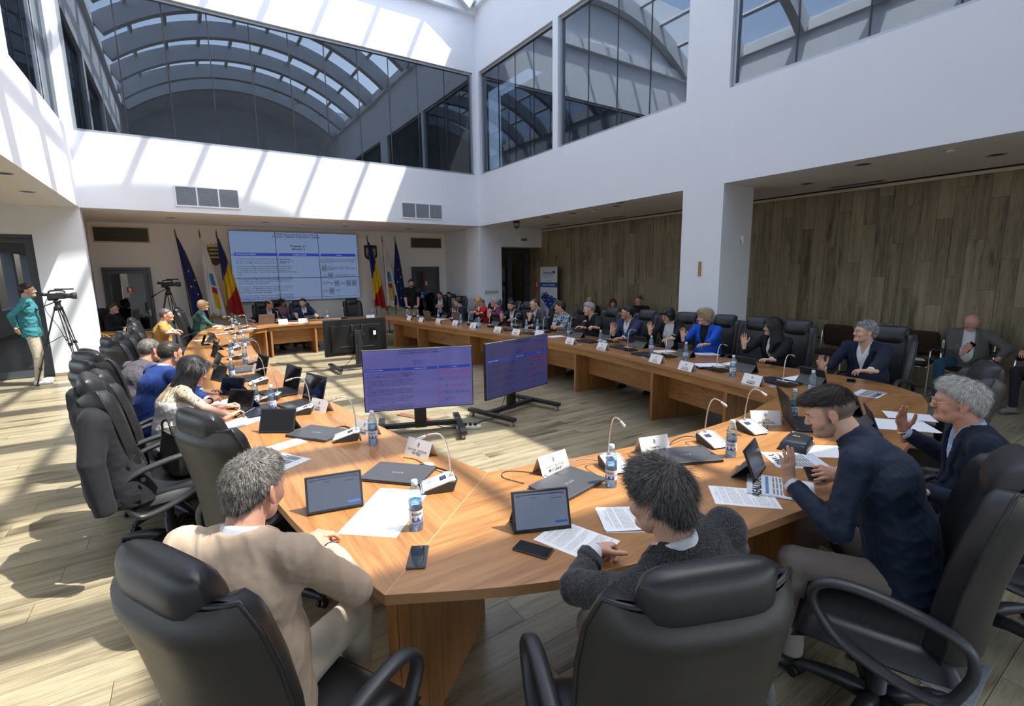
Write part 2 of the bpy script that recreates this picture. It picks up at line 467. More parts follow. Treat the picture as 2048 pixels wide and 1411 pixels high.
# wood-clad wall with individual planks
b = MB().bx(XW+0.012, XW+0.3, YF, YB+0.75, 0, ZC)
wc = structure(b.build('wall_cladding', M['dark_gap']))
wp_w, wp_l, ztop = 0.193, 1.29, ZC-0.075
k = 0; y = -1.3
starts = [0.0, 0.62, 1.05, 0.33, 0.86]
while y < YB+0.72:
    z = -starts[k % 5]
    while z < ztop:
        z0, z1 = max(z, 0.0), min(z+wp_l, ztop)
        if z1-z0 > 0.04:
            t = 0.010+0.003*((k*7+int(z*10)) % 3)/2
            MB().bx(XW+0.012-t, XW+0.013, y+0.0015, y+wp_w-0.0015, z0+0.0015, z1-0.0015).build('plank', M['wall_wood'], wc)
        z += wp_l
    y += wp_w; k += 1
wall('trim_3', [(XW-0.02, XW+0.012, YF, YB, ZC-0.075, ZC-0.03), (XW-0.012, XW+0.012, YB-0.02, YB-0.004, oz, ZC-0.03)], M['cream'])
wall('baseboard_left', [(DX, XL+0.012, YB-0.014, YB, 0, 0.07), (-1.82, -1.806, YB+TH, YA, 0, 0.07)], M['floor_wood'])
wall('baseboard_stage', [(-1.82, 7.58, YA-0.014, YA, 0, 0.07)], M['floor_wood'])
# bright reveal strip beside the pillar niche
# --- windows
def window(idx, axis, pos, a0, a1, inward, npan):
    """axis 'Y': lies in a wall facing -Y; 'X' : wall facing +-X"""
    root = bpy.data.objects.new('window_%d' % idx, None); COL.objects.link(root); structure(root)
    d = 0.10*inward
    def bxs(bm, u0, u1, z0, z1, d0, d1, mi=0):
        p0, p1 = sorted((pos+d0*inward, pos+d1*inward))
        if axis == 'Y': bm.bx(u0, u1, p0, p1, z0, z1, mi)
        else: bm.bx(p0, p1, u0, u1, z0, z1, mi)
    fr = MB(); w = 0.055
    bxs(fr, a0, a1, ZS, ZS+w, 0.06, 0.16); bxs(fr, a0, a1, ZT-w, ZT, 0.06, 0.16)
    bxs(fr, a0, a0+w, ZS+w, ZT-w, 0.06, 0.16); bxs(fr, a1-w, a1, ZS+w, ZT-w, 0.06, 0.16)
    fr.build('window_frame', M['alu'], root)
    step = (a1-a0-2*w)/npan
    for i in range(npan):
        p = MB(); bxs(p, a0+w+i*step+0.006, a0+w+(i+1)*step-0.006, ZS+w, ZT-w, 0.105, 0.113)
        p.build('pane', M['glass_win'], root)
        if i:
            q = MB(); bxs(q, a0+w+i*step-0.011, a0+w+i*step+0.011, ZS+w, ZT-w, 0.10, 0.125); q.build('glazing_joint', M['mullion'], root)
window(1, 'Y', YB, wx0, wx1, 1, 11)
n = 2
for (a0, a1), np_ in zip(WR[:3], (4, 4, 4)): window(n, 'X', XR, a0, a1, 1, np_); n += 1
for (a0, a1), np_ in zip(WL[:2], (4, 4)): window(n, 'X', XL, a0, a1, -1, np_); n += 1
# --- rooms behind the upper windows
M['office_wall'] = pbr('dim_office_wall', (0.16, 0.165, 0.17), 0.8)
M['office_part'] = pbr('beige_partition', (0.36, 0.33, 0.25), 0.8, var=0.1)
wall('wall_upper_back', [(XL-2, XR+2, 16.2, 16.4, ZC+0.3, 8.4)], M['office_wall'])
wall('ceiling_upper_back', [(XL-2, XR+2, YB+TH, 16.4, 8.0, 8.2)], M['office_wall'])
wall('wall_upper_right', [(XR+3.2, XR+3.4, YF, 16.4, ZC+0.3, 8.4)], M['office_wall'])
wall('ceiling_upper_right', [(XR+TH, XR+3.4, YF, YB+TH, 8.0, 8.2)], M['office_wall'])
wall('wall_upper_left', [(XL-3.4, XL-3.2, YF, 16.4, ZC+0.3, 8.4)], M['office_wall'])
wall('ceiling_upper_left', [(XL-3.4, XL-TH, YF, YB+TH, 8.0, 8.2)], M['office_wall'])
# --- glass roof: barrel vault over the atrium
XM = (XL+XR)/2; HW = (XR-XL)/2; RISE = 1.55
VR = (HW*HW+RISE*RISE)/(2*RISE); VZ = ZV+0.4+RISE-VR; VA = math.asin(HW/VR)
def vault(a, r): return (XM+r*math.sin(a), VZ+r*math.cos(a))
RIBS = [12.5-2.05*i for i in range(7)]+[-1.35]
root = bpy.data.objects.new('ceiling_glazing', None); COL.objects.link(root); structure(root)
NA = 24
for y in RIBS:
    rings = []
    for i in range(NA+1):
        a = -VA+2*VA*i/NA
        x0, z0 = vault(a, VR-0.50); x1, z1 = vault(a, VR)
        rings.append([(x0, y-0.13, z0), (x0, y+0.13, z0), (x1, y+0.13, z1), (x1, y-0.13, z1)])
    MB().loft(rings, True, 0, False).build('roof_rib', M['steel_white'], root)
NP_ = 9
for i in range(NP_+1):
    a = -VA+2*VA*i/NP_
    x, z = vault(a, VR-0.03)
    MB().box((x, (RIBS[0]+RIBS[-1])/2, z), (0.10, RIBS[0]-RIBS[-1], 0.10), roty(a)).build('roof_bar', M['steel_white'], root)
for k in range(len(RIBS)-1):
    for i in range(NP_):
        a0 = -VA+2*VA*i/NP_; a1 = -VA+2*VA*(i+1)/NP_
        (x0, z0), (x1, z1) = vault(a0, VR+0.03), vault(a1, VR+0.03)
        MB().add([(x0, RIBS[k], z0), (x1, RIBS[k], z1), (x1, RIBS[k+1], z1), (x0, RIBS[k+1], z0)], [(0, 1, 2, 3)]).build('roof_pane', M['glass_roof'], root)
# plastered vault over the front of the hall, where the glazing ends
b = MB(); rings = []
for i in range(NA+1):
    a = -VA+2*VA*i/NA; x0, z0 = vault(a, VR-0.1); x1, z1 = vault(a, VR+0.1)
    rings.append([(x0, YF-0.3, z0), (x0, RIBS[-1], z0), (x1, RIBS[-1], z1), (x1, YF-0.3, z1)])
structure(b.loft(rings, True, 0, False).build('ceiling_front', M['wall']))
# ================================================================ the ring of conference tables
ZTAB = 0.75
_tw = ((0.170, 0.068, 0.020), (0.360, 0.165, 0.054), (0.470, 0.240, 0.086))
M['tab_y'] = wood('cherry_veneer_long', *_tw, 'Y', 0.30, gscale=0.8, bump=0.05, coat=0.25)
M['tab_x'] = wood('cherry_veneer_cross', *_tw, 'X', 0.30, gscale=0.8, bump=0.05, coat=0.25)
M['tab_z'] = wood('cherry_veneer_upright', *_tw, 'Z', 0.38, gscale=0.8, bump=0.05)
M['tab_edge'] = pbr('cherry_edge_band', (0.36, 0.19, 0.085), 0.4, var=0.15, vscale=9, stretch=(3, 3, 20))
M['seam'] = pbr('pale_seam', (0.50, 0.32, 0.16), 0.6)

def smooth_line(pts, n=5):
    """Catmull-Rom through the points"""
    pts = [Vector((x*0.9867, y*0.9867, 0)) for x, y in pts]; out = []
    for i in range(len(pts)-1):
        p0 = pts[max(i-1, 0)]; p1 = pts[i]; p2 = pts[i+1]; p3 = pts[min(i+2, len(pts)-1)]
        for k in range(n):
            t = k/n
            q = 0.5*((2*p1)+(p2-p0)*t+(2*p0-5*p1+4*p2-p3)*t*t+(3*p1-p0-3*p2+p3)*t**3)
            out.append((q.x, q.y))
    out.append((pts[-1].x, pts[-1].y))
    return out
L_IN = smooth_line([(1.34, 2.29), (1.23, 2.80), (1.11, 3.6), (0.93, 5.1), (0.83, 6.5), (0.79, 7.8), (0.82, 9.1), (0.90, 10.3), (1.02, 11.4), (1.22, 12.2), (1.52, 12.55)])
L_OUT = smooth_line([(0.48, 1.57), (0.33, 2.2), (0.20, 3.2), (0.05, 4.3), (-0.07, 5.6), (-0.13, 7.0), (-0.13, 8.5), (-0.06, 10), (0.08, 11.5), (0.22, 12.5), (0.52, 13.25), (1.1, 13.6)])
B_IN = smooth_line([(1.52, 12.55), (2.0, 12.62), (3.0, 12.66), (3.9, 12.66), (4.40, 12.60)])
B_OUT = smooth_line([(1.1, 13.6), (2.0, 13.68), (3.0, 13.7), (4.0, 13.7), (5.35, 13.45)])
R_IN = smooth_line([(4.40, 12.60), (4.47, 11.8), (4.57, 10.4), (4.74, 8.8), (4.92, 7.3), (4.99, 6.4), (4.93, 5.3), (4.76, 4.05), (4.60, 3.1), (4.45, 2.25)])
R_OUT = smooth_line([(5.35, 13.45), (5.44, 12.0), (5.55, 10.4), (5.72, 8.8), (5.88, 7.3), (5.95, 6.4), (5.90, 5.3), (5.80, 4.05), (5.76, 3.0), (5.74, 2.3), (5.66, 1.85), (5.40, 1.50)])
F_IN = smooth_line([(4.45, 2.25), (3.48, 2.07), (2.7, 2.07), (2.0, 2.15), (1.34, 2.29)])
F_OUT = smooth_line([(5.40, 1.50), (4.93, 1.32), (4.02, 1.13), (3.33, 1.03), (2.84, 1.00), (2.31, 1.04), (1.60, 1.14), (1.0, 1.30), (0.48, 1.57)])

def table(name, label, inn, out, mat_top, posts, skip=()):
    root = thing(name, label, 'table', ((inn[0][0]+out[0][0])/2, (inn[0][1]+out[0][1])/2, 0))
    off = -Vector(root.location)
    def B(b, nm, m, bevel=0.0):
        o = b.build(nm, m, root, bevel); o.location = off; return o
    poly = inn+out[::-1]
    # top slab: wooden faces plus an edge band all round
    b = MB(); n = len(poly)
    b.add([(x, y, ZTAB) for x, y in poly]+[(x, y, ZTAB-0.042) for x, y in poly], [list(range(n)), list(range(n, 2*n))[::-1]], 0)
    a = sum(poly[i-1][0]*poly[i][1]-poly[i][0]*poly[i-1][1] for i in range(n))
    if a < 0:
        b.f[0] = b.f[0][::-1]; b.f[1] = b.f[1][::-1]
    for i in range(n):
        j = (i+1) % n; f = [i, i+n, j+n, j]
        b.f.append(f if a > 0 else f[::-1]); b.m.append(1); b.s.append(False)
    B(b, 'tabletop', [mat_top, M['tab_edge']], 0.002)
    # apron below the inner edge
    def offs(line, d):
        r = []
        for i, (x, y) in enumerate(line):
            p = line[max(i-1, 0)]; q = line[min(i+1, len(line)-1)]
            t = Vector((q[0]-p[0], q[1]-p[1])).normalized()
            r.append((x+t.y*d, y-t.x*d))
        return r
    c0 = Vector((sum(x for x, y in out)/len(out)-sum(x for x, y in inn)/len(inn), sum(y for x, y in out)/len(out)-sum(y for x, y in inn)/len(inn)))
    test = offs(inn, 0.1)
    sg = 1 if (Vector(test[len(inn)//2])-Vector(inn[len(inn)//2])).dot(c0) > 0 else -1
    def strip(d0, d1, z0, z1, i0=0, i1=None):
        A = offs(inn, sg*d0)[i0:i1]; C = offs(inn, sg*d1)[i0:i1]
        rings = [[(a_[0], a_[1], z0), (c_[0], c_[1], z0), (c_[0], c_[1], z1), (a_[0], a_[1], z1)] for a_, c_ in zip(A, C)]
        return MB().loft(rings, True, 0, False)
    B(strip(0.035, 0.060, ZTAB-0.135, ZTAB-0.042), 'apron', M['tab_y'] if mat_top is M['tab_y'] else M['tab_x'])
    for k in range(len(posts)-1):
        i0, i1 = posts[k], posts[k+1]
        if k in skip: continue
        B(strip(0.30, 0.318, 0.27, ZTAB-0.042, i0, i1+1), 'modesty_panel', mat_top)
    for i in posts:
        a_ = Vector(inn[i]); t = Vector(inn[min(i+1, len(inn)-1)])-Vector(inn[max(i-1, 0)]); t.normalize()
        # partner on the outer edge: nearest point across
        nrm = Vector((t.y, -t.x))*sg
        d = min((abs((Vector(q)-a_).dot(t)) for q in out))
        o_ = min(out, key=lambda q: abs((Vector(q)-a_).dot(t))+(0 if (Vector(q)-a_).dot(nrm) > 0.3 else 9))
        ln = min((Vector(o_)-a_).dot(nrm)-0.10, 0.92)
        c = a_+nrm*(0.04+ln/2)
        ang = math.atan2(nrm.y, nrm.x)
        mm = MB().box((c.x, c.y, (ZTAB-0.042)/2), (ln, 0.044, ZTAB-0.042), rotz(ang))
        B(mm, 'leg_panel', M['tab_z'], 0.002)
    return root
nL, nB, nR, nF = len(L_IN), len(B_IN), len(R_IN), len(F_IN)
T_L = table('conference_table', 'long bowed cherry wood table along the sunlit side of the ring', L_IN, L_OUT, M['tab_y'], [9, 17, 25, 33, 41, nL-2])
T_B = table('conference_table', 'straight cherry wood head table below the video wall', B_IN, B_OUT, M['tab_x'], [1, 8, 14, nB-2])
T_R = table('conference_table', 'long bowed cherry wood table along the wood-clad side of the ring', R_IN, R_OUT, M['tab_y'], [2, 8, 15, 22, 28, 35, 41])
T_F = table('conference_table', 'curved cherry wood table closing the ring nearest the photographer', F_IN, F_OUT, M['tab_x'], [2, 10, 15], skip=())
# double leg panel standing below the near corner, along the seam
_a, _c = Vector(L_OUT[0]).lerp(Vector(L_IN[0]), 0.07), Vector(L_OUT[0]).lerp(Vector(L_IN[0]), 0.80)
_d = _c-_a; _n2 = Vector((-_d.y, _d.x)).normalized()
for _k, _T in ((0.024, T_L), (-0.024, T_F)):
    _m = (_a+_c)/2+_n2*_k
    _o = MB().box((_m.x, _m.y, (ZTAB-0.042)/2), (_d.length, 0.044, ZTAB-0.042), rotz(math.atan2(_d.y, _d.x))).build('leg_panel', M['tab_z'], _T, 0.002); _o.location = -Vector(_T.location)
# pale seams where two tops meet
for a, c, T in ((L_IN[0], L_OUT[0], T_F), (F_IN[0], F_OUT[0], T_R), (L_IN[-1], L_OUT[-1], T_B)):
    d = Vector((c[0]-a[0], c[1]-a[1])); o = MB().box(((a[0]+c[0])/2, (a[1]+c[1])/2, ZTAB-0.0005), (d.length, 0.004, 0.002), rotz(math.atan2(d.y, d.x))).build('seam', M['seam'], T)
    o.location = -Vector(T.location)
# ================================================================ executive chairs
M['leather'] = pbr('black_leather', (0.013, 0.0135, 0.0155), 0.40, bump=0.10, bscale=420, bdist=0.001, var=0.15, vscale=5)
M['leather_back'] = pbr('dark_leather_shell', (0.019, 0.0175, 0.0155), 0.44, bump=0.08, bscale=420, bdist=0.001)
M['piping'] = pbr('black_piping', (0.012, 0.012, 0.014), 0.4)
M['arm_plastic'] = pbr('black_arm_plastic', (0.026, 0.027, 0.030), 0.42, bump=0.05, bscale=500, bdist=0.0005)
M['caster'] = pbr('caster_plastic', (0.012, 0.012, 0.013), 0.35)

def _interp(tab, v):
    for i in range(len(tab)-1):
        if v <= tab[i+1][0]:
            t = (v-tab[i][0])/(tab[i+1][0]-tab[i][0]); t = t*t*(3-2*t)
            return [a+(c-a)*t for a, c in zip(tab[i][1:], tab[i+1][1:])]
    return tab[-1][1:]
# v, y centre line, z, half width
BACK = [(0.0, -0.205, 0.44, 0.215), (0.12, -0.215, 0.52, 0.240), (0.30, -0.220, 0.64, 0.262), (0.5, -0.236, 0.78, 0.272),
        (0.7, -0.266, 0.93, 0.275), (0.86, -0.298, 1.050, 0.268), (1.0, -0.325, 1.130, 0.240)]
def _back(u, v):
    y, z, w = _interp(BACK, v)
    y2, z2, _ = _interp(BACK, min(1, v+0.03)); y1, z1, _ = _interp(BACK, max(0, v-0.03))
    t = Vector((0, y2-y1, z2-z1)).normalized(); nrm = Vector((0, t.z, -t.y))   # nrm points forward (+Y)
    edge = min(1.0, (1-v)/0.10+0.02) if v > 0.9 else (min(1.0, v/0.06+0.02) if v < 0.06 else 1.0)
    edge = math.sqrt(max(0, 1-(1-edge)**2))
    return Vector((u*w, y, z)), nrm, w, edge
def build_chair(root):
    NU, NV = 20, 22
    def rear(i, j):
        u = 2*i-1; p, n, w, e = _back(u, j)
        th = 0.075*(1-abs(u)**3.0)**0.55*e
        wrap = 0.05*abs(u)**4
        return p-n*(th-wrap)
    def front(i, j):
        u = 2*i-1; p, n, w, e = _back(u, j)
        au = abs(u)
        th = 0.055*(1-au**6)**0.5*e
        bol = 0.045*math.exp(-((au-0.80)/0.15)**2)*(1-au**8)       # side bolsters
        groove = -0.016*math.exp(-((au-0.60)/0.035)**2)
        rib = -0.010*math.exp(-((j-0.42)/0.018)**2) if au < 0.6 else 0
        wrap = 0.05*au**4
        return p+n*((th+(bol+groove+rib)*e)+wrap)
    MB().grid(lambda i, j: rear(1-i, j), NU, NV).build('backrest_shell', M['leather_back'], root)
    MB().grid(front, 26, NV).build('backrest', M['leather'], root)
    rim = []
    for k in range(NV+1): rim.append(_back(-1, k/NV))
    pts = [p+n*0.05 for p, n, w, e in rim]
    top = [_back(-1+2*k/16, 1.0) for k in range(1, 16)]
    pts += [p+n*0.05*abs(-1+2*(k+1)/16)**4 for k, (p, n, w, e) in enumerate(top)]
    pts += [p+n*0.05 for p, n, w, e in [_back(1, 1-k/NV) for k in range(NV+1)]]
    MB().tube(pts, 0.0075, 6).build('piping', M['piping'], root)
    # headrest roll: fat cushion across the middle of the top
    c, n, w, e = _back(0, 0.93); t = Vector((0, -n.z, n.y)) if False else Vector((0, -0.28, 0.96)).normalized()
    rings = []
    for k in range(13):
        s = -1+2*k/12; r = max(0.02, (1-abs(s)**5))**0.5
        ring = []
        for q in range(16):
            a = 2*PI*q/16
            ca, sa = math.cos(a), math.sin(a)
            ra = 0.072*r if ca > 0 else 0.062*r
            ring.append(c+Vector((s*0.172, 0, 0))+n*(0.020+ca*ra)+t*(0.015+sa*0.112*(0.75+0.25*r)))
        rings.append(ring)
    MB().loft(rings).build('headrest', M['leather'], root)
    # seat
    def seat(i, j):
        u = 2*i-1; s = 2*j-1
        x = u*0.262*(1-0.05*s*s); y = 0.035+s*0.265
        cr = (1-abs(u)**5)**0.5*(1-abs(s)**6)**0.5
        z = 0.405+0.075*cr+0.020*math.exp(-((abs(u)-0.8)/0.15)**2)*cr
        if s > 0.55: z -= 0.035*((s-0.55)/0.45)**2
        return Vector((x, y, z))
    def under(i, j):
        u = 2*(1-i)-1; s = 2*j-1
        return Vector((u*0.262*(1-0.05*s*s), 0.035+s*0.265, 0.405-0.05*(1-abs(u)**6)**0.5*(1-abs(s)**6)**0.5))
    MB().grid(seat, 18, 18).grid(under, 10, 10).build('seat', M['leather'], root)
    # loop armrests
    for s in (-1, 1):
        x = s*0.292
        pts = [(x, -0.20, 0.40), (x, -0.235, 0.50), (x, -0.225, 0.585), (x, -0.16, 0.635), (x, -0.03, 0.672), (x, 0.09, 0.690), (x, 0.18, 0.682),
               (x, 0.228, 0.645), (x, 0.232, 0.59), (x, 0.195, 0.525), (x, 0.14, 0.465), (x, 0.05, 0.415), (x, -0.07, 0.375), (x, -0.16, 0.365)]
        pp = smooth3(pts+[pts[0]], 3)[:-1]
        MB().tube(pp, 0.018, 8, wrap=True, flat=1.55, up=(1, 0, 0)).build('armrest', M['arm_plastic'], root)
    b = MB().box((0, 0.0, 0.355), (0.30, 0.28, 0.035)).cyl((0, 0, 0.30), (0, 0, 0.345), 0.05, 0.07, 14)
    b.tube([(0.10, 0.05, 0.345), (0.22, 0.09, 0.340), (0.30, 0.10, 0.335)], 0.007, 6)
    b.build('mechanism', M['black'], root, 0.006)
    MB().lathe([(0.001, 0.30), (0.024, 0.30), (0.024, 0.20), (0.034, 0.20), (0.034, 0.09), (0.052, 0.085), (0.055, 0.055), (0.001, 0.05)], 16).build('gas_column', M['black'], root)
    for k in range(5):
        a = 2*PI*k/5+0.3
        d = Vector((math.cos(a), math.sin(a), 0)); sd = Vector((-d.y, d.x, 0))
        rings = []
        for t, z, w, h in ((0.03, 0.075, 0.036, 0.055), (0.12, 0.090, 0.031, 0.048), (0.22, 0.085, 0.026, 0.040), (0.285, 0.074, 0.022, 0.030), (0.315, 0.066, 0.020, 0.020)):
            c = d*t
            rings.append([c+sd*(w*q[0])+Vector((0, 0, z+h*q[1])) for q in ((-1, -.5), (1, -.5), (0.85, .35), (0.4, .5), (-0.4, .5), (-0.85, .35))])
        lg = MB().loft(rings).build('base_leg', M['arm_plastic'], root)
        cb = MB(); c = d*0.300
        ca = a+1.1*k
        sx = Vector((math.cos(ca), math.sin(ca), 0))
        for q in (-1, 1):
            cb.cyl(c+sx*(q*0.006)+Vector((0, 0, 0.026)), c+sx*(q*0.024)+Vector((0, 0, 0.026)), 0.026, n=14)
        cb.cyl(c+Vector((0, 0, 0.04)), c+Vector((0, 0, 0.066)), 0.009, n=8)
        cb.build('caster', M['caster'], lg)
def smooth3(pts, n=4):
    pts = [Vector(p) for p in pts]; out = []
    for i in range(len(pts)-1):
        p0 = pts[max(i-1, 0)]; p1 = pts[i]; p2 = pts[i+1]; p3 = pts[min(i+2, len(pts)-1)]
        for k in range(n):
            t = k/n
            out.append(0.5*((2*p1)+(p2-p0)*t+(2*p0-5*p1+4*p2-p3)*t*t+(3*p1-p0-3*p2+p3)*t**3))
    out.append(pts[-1]); return out
CHAIR0 = [None]
def chair(x, y, face, label, group='black leather executive chairs'):
    """face: heading of the sitter, radians from +X"""
    rz = face-PI/2
    if CHAIR0[0] is None:
        r = thing('executive_chair', label, 'chair', (x, y, 0), rz, group); build_chair(r); CHAIR0[0] = r
        return r
    return dup(CHAIR0[0], label, (x, y, 0), rz, group)
# ================================================================ people: smooth implicit bodies turned into meshes
V3 = lambda *a: np.array(a, dtype=float)
def _unit(v):
    v = np.asarray(v, float); return v/(np.linalg.norm(v)+1e-12)
class SDF:
    def __init__(self): self.p = []; self.post = []
    def _push(self, fn, lo, hi, k, op='u'): self.p.append((fn, np.array(lo), np.array(hi), k, op)); return self
    def cap(self, a, b, ra, rb=None, k=0.02, op='u', flat=False):
        a = np.asarray(a, float); b = np.asarray(b, float); rb = ra if rb is None else rb
        ab = b-a; L = np.linalg.norm(ab)+1e-9; ax = ab/L; R = max(ra, rb)
        def fn(X, Y, Z):
            x, y, z = X-a[0], Y-a[1], Z-a[2]
            s = x*ax[0]+y*ax[1]+z*ax[2]
            t = np.clip(s/L, 0, 1)
            q = t*L
            d = np.sqrt((x-q*ax[0])**2+(y-q*ax[1])**2+(z-q*ax[2])**2)-(ra+(rb-ra)*t)
            if flat:
                rad = np.sqrt(np.maximum((x-s*ax[0])**2+(y-s*ax[1])**2+(z-s*ax[2])**2, 0))-(ra+(rb-ra)*np.clip(s/L, 0, 1.2))
                d = np.where(s > L*0.5, np.maximum(rad, s-L), d)
            return d
        return self._push(fn, np.minimum(a, b)-R, np.maximum(a, b)+R, k, op)
    def elt(self, a, b, lat, wa, wb, k=0.03, op='u', flat=False):
        """elliptic tube a->b; wa, wb = (half width along lat, half depth)"""
        a = np.asarray(a, float); b = np.asarray(b, float); ab = b-a; L = np.linalg.norm(ab)+1e-9; ax = ab/L
        lat = np.asarray(lat, float); lat = _unit(lat-ax*np.dot(lat, ax)); dp = np.cross(ax, lat); R = max(*wa, *wb)
        def fn(X, Y, Z):
            x, y, z = X-a[0], Y-a[1], Z-a[2]
            s = x*ax[0]+y*ax[1]+z*ax[2]; t = np.clip(s/L, 0, 1)
            u = x*lat[0]+y*lat[1]+z*lat[2]; v = x*dp[0]+y*dp[1]+z*dp[2]
            w = wa[0]+(wb[0]-wa[0])*t; d = wa[1]+(wb[1]-wa[1])*t; m = np.minimum(w, d)
            e = s-t*L
            if flat:
                r = (np.sqrt((u/w)**2+(v/d)**2)-1)*m
                return np.maximum(r, np.maximum(-s, s-L))
            return (np.sqrt((u/w)**2+(v/d)**2+(e/m)**2)-1)*m
        return self._push(fn, np.minimum(a, b)-R, np.maximum(a, b)+R, k, op)
    def ell(self, c, r, Rm=None, k=0.02, op='u'):
        c = np.asarray(c, float); r = np.asarray(r, float); Q = np.eye(3) if Rm is None else np.asarray(Rm, float); m = r.max()
        def fn(X, Y, Z):
            x, y, z = X-c[0], Y-c[1], Z-c[2]
            u = (x*Q[0, 0]+y*Q[1, 0]+z*Q[2, 0]); v = (x*Q[0, 1]+y*Q[1, 1]+z*Q[2, 1]); w = (x*Q[0, 2]+y*Q[1, 2]+z*Q[2, 2])
            k0 = np.sqrt((u/r[0])**2+(v/r[1])**2+(w/r[2])**2); k1 = np.sqrt((u/r[0]**2)**2+(v/r[1]**2)**2+(w/r[2]**2)**2)
            return k0*(k0-1)/np.maximum(k1, 1e-6)
        return self._push(fn, c-m, c+m, k, op)
    def cut(self, c, n, k=0.004):
        """keep the side the normal points away from"""
        c = np.asarray(c, float); n = _unit(n)
        self.p.append((lambda X, Y, Z: (X-c[0])*n[0]+(Y-c[1])*n[1]+(Z-c[2])*n[2], None, None, k, 'i')); return self
    def fnop(self, f): self.p.append((f, None, None, 0, 'f')); return self
    def mesh(self, h, lo=None, hi=None):
        un = [q for q in self.p if q[4] == 'u']
        lo = np.min([q[1] for q in un], axis=0)-3*h if lo is None else np.array(lo)
        hi = np.max([q[2] for q in un], axis=0)+3*h if hi is None else np.array(hi)
        n = np.ceil((hi-lo)/h).astype(int)+1
        xs, ys, zs = (lo[i]+h*np.arange(n[i]) for i in range(3))
        D = np.full(tuple(n), 0.2, np.float32)
        for fn, a, b, k, op in self.p:
            if op in 'us':
                mg = k+2.5*h
                i0 = np.clip(np.floor((a-mg-lo)/h).astype(int), 0, n-1); i1 = np.clip(np.ceil((b+mg-lo)/h).astype(int)+1, 1, n)
                if np.any(i1 <= i0): continue
                sl = tuple(slice(i0[q], i1[q]) for q in range(3))
                X, Y, Z = xs[sl[0]][:, None, None], ys[sl[1]][None, :, None], zs[sl[2]][None, None, :]
                d = fn(X, Y, Z); o = D[sl]
                if op == 'u':
                    g = np.maximum(k-np.abs(o-d), 0)/max(k, 1e-6)
                    D[sl] = np.minimum(o, d)-g*g*k*0.25
                else:
                    d = -d; g = np.maximum(k-np.abs(o-d), 0)/max(k, 1e-6)
                    D[sl] = np.maximum(o, d)+g*g*k*0.25
            else:
                X, Y, Z = xs[:, None, None], ys[None, :, None], zs[None, None, :]
                if op == 'i':
                    d = fn(X, Y, Z); g = np.maximum(k-np.abs(D-d), 0)/max(k, 1e-6)
                    D = (np.maximum(D, d)+g*g*k*0.25).astype(np.float32)
                else:
                    m = np.abs(D) < 0.05
                    ix = np.nonzero(m)
                    if len(ix[0]): D[m] = fn(xs[ix[0]], ys[ix[1]], zs[ix[2]], D[m])
        bw = 3*h
        G = vdb.FloatGrid(bw); G.copyFromArray(np.ascontiguousarray(np.clip(D, -bw, bw)))
        pts, quads = G.convertToQuads(0.0)
        return pts.astype(float)*h+lo, quads
def folds(seed, amp, wl=(0.05, 0.11), n=7, axis=None, mask=None):
    r = np.random.RandomState(seed); K = []
    for i in range(n):
        d = r.normal(size=3)
        if axis is not None: d = d*0.45+np.asarray(axis)*r.choice([-1, 1])*1.1
        d = _unit(d)*2*PI/r.uniform(*wl); K.append((d, r.uniform(0, 6.28)))
    def f(x, y, z, D):
        w = 0
        for i, (d, ph) in enumerate(K):
            s = np.sin(d[0]*x+d[1]*y+d[2]*z+ph+1.3*np.sin(9*x+5*z+i))
            w = w+(1-np.abs(s))**2-0.3
        w = w/n
        w = np.clip(w, -0.25, 0.5)
        m = 1 if mask is None else mask(x, y, z)
        return D-amp*2.2*w*m
    return f
def np_mesh(name, parts, mats, cols=None):
    """parts: list of (verts, quads, material index)"""
    vs = np.concatenate([p[0] for p in parts]); off = 0; fs = []; mi = []
    for v, q, m in parts:
        fs.append(np.asarray(q)[:, ::-1]+off if FLIP[0] else np.asarray(q)+off); mi.append(np.full(len(q), m)); off += len(v)
    fs = np.concatenate(fs); mi = np.concatenate(mi)
    me = bpy.data.meshes.new(name)
    me.vertices.add(len(vs)); me.vertices.foreach_set('co', vs.astype(np.float32).ravel())
    me.loops.add(fs.size); me.loops.foreach_set('vertex_index', fs.astype(np.int32).ravel())
    me.polygons.add(len(fs)); me.polygons.foreach_set('loop_start', (np.arange(len(fs))*4).astype(np.int32))
    for m in mats: me.materials.append(m)
    me.polygons.foreach_set('material_index', mi.astype(np.int32))
    me.update(calc_edges=True); me.validate()
    me.polygons.foreach_set('use_smooth', np.ones(len(me.polygons), bool))
    if cols is not None and len(me.vertices) == len(cols):
        a = me.color_attributes.new('tint', 'FLOAT_COLOR', 'POINT')
        a.data.foreach_set('color', np.concatenate([cols, np.ones((len(cols), 1))], 1).astype(np.float32).ravel())
    return me
FLIP = [False]

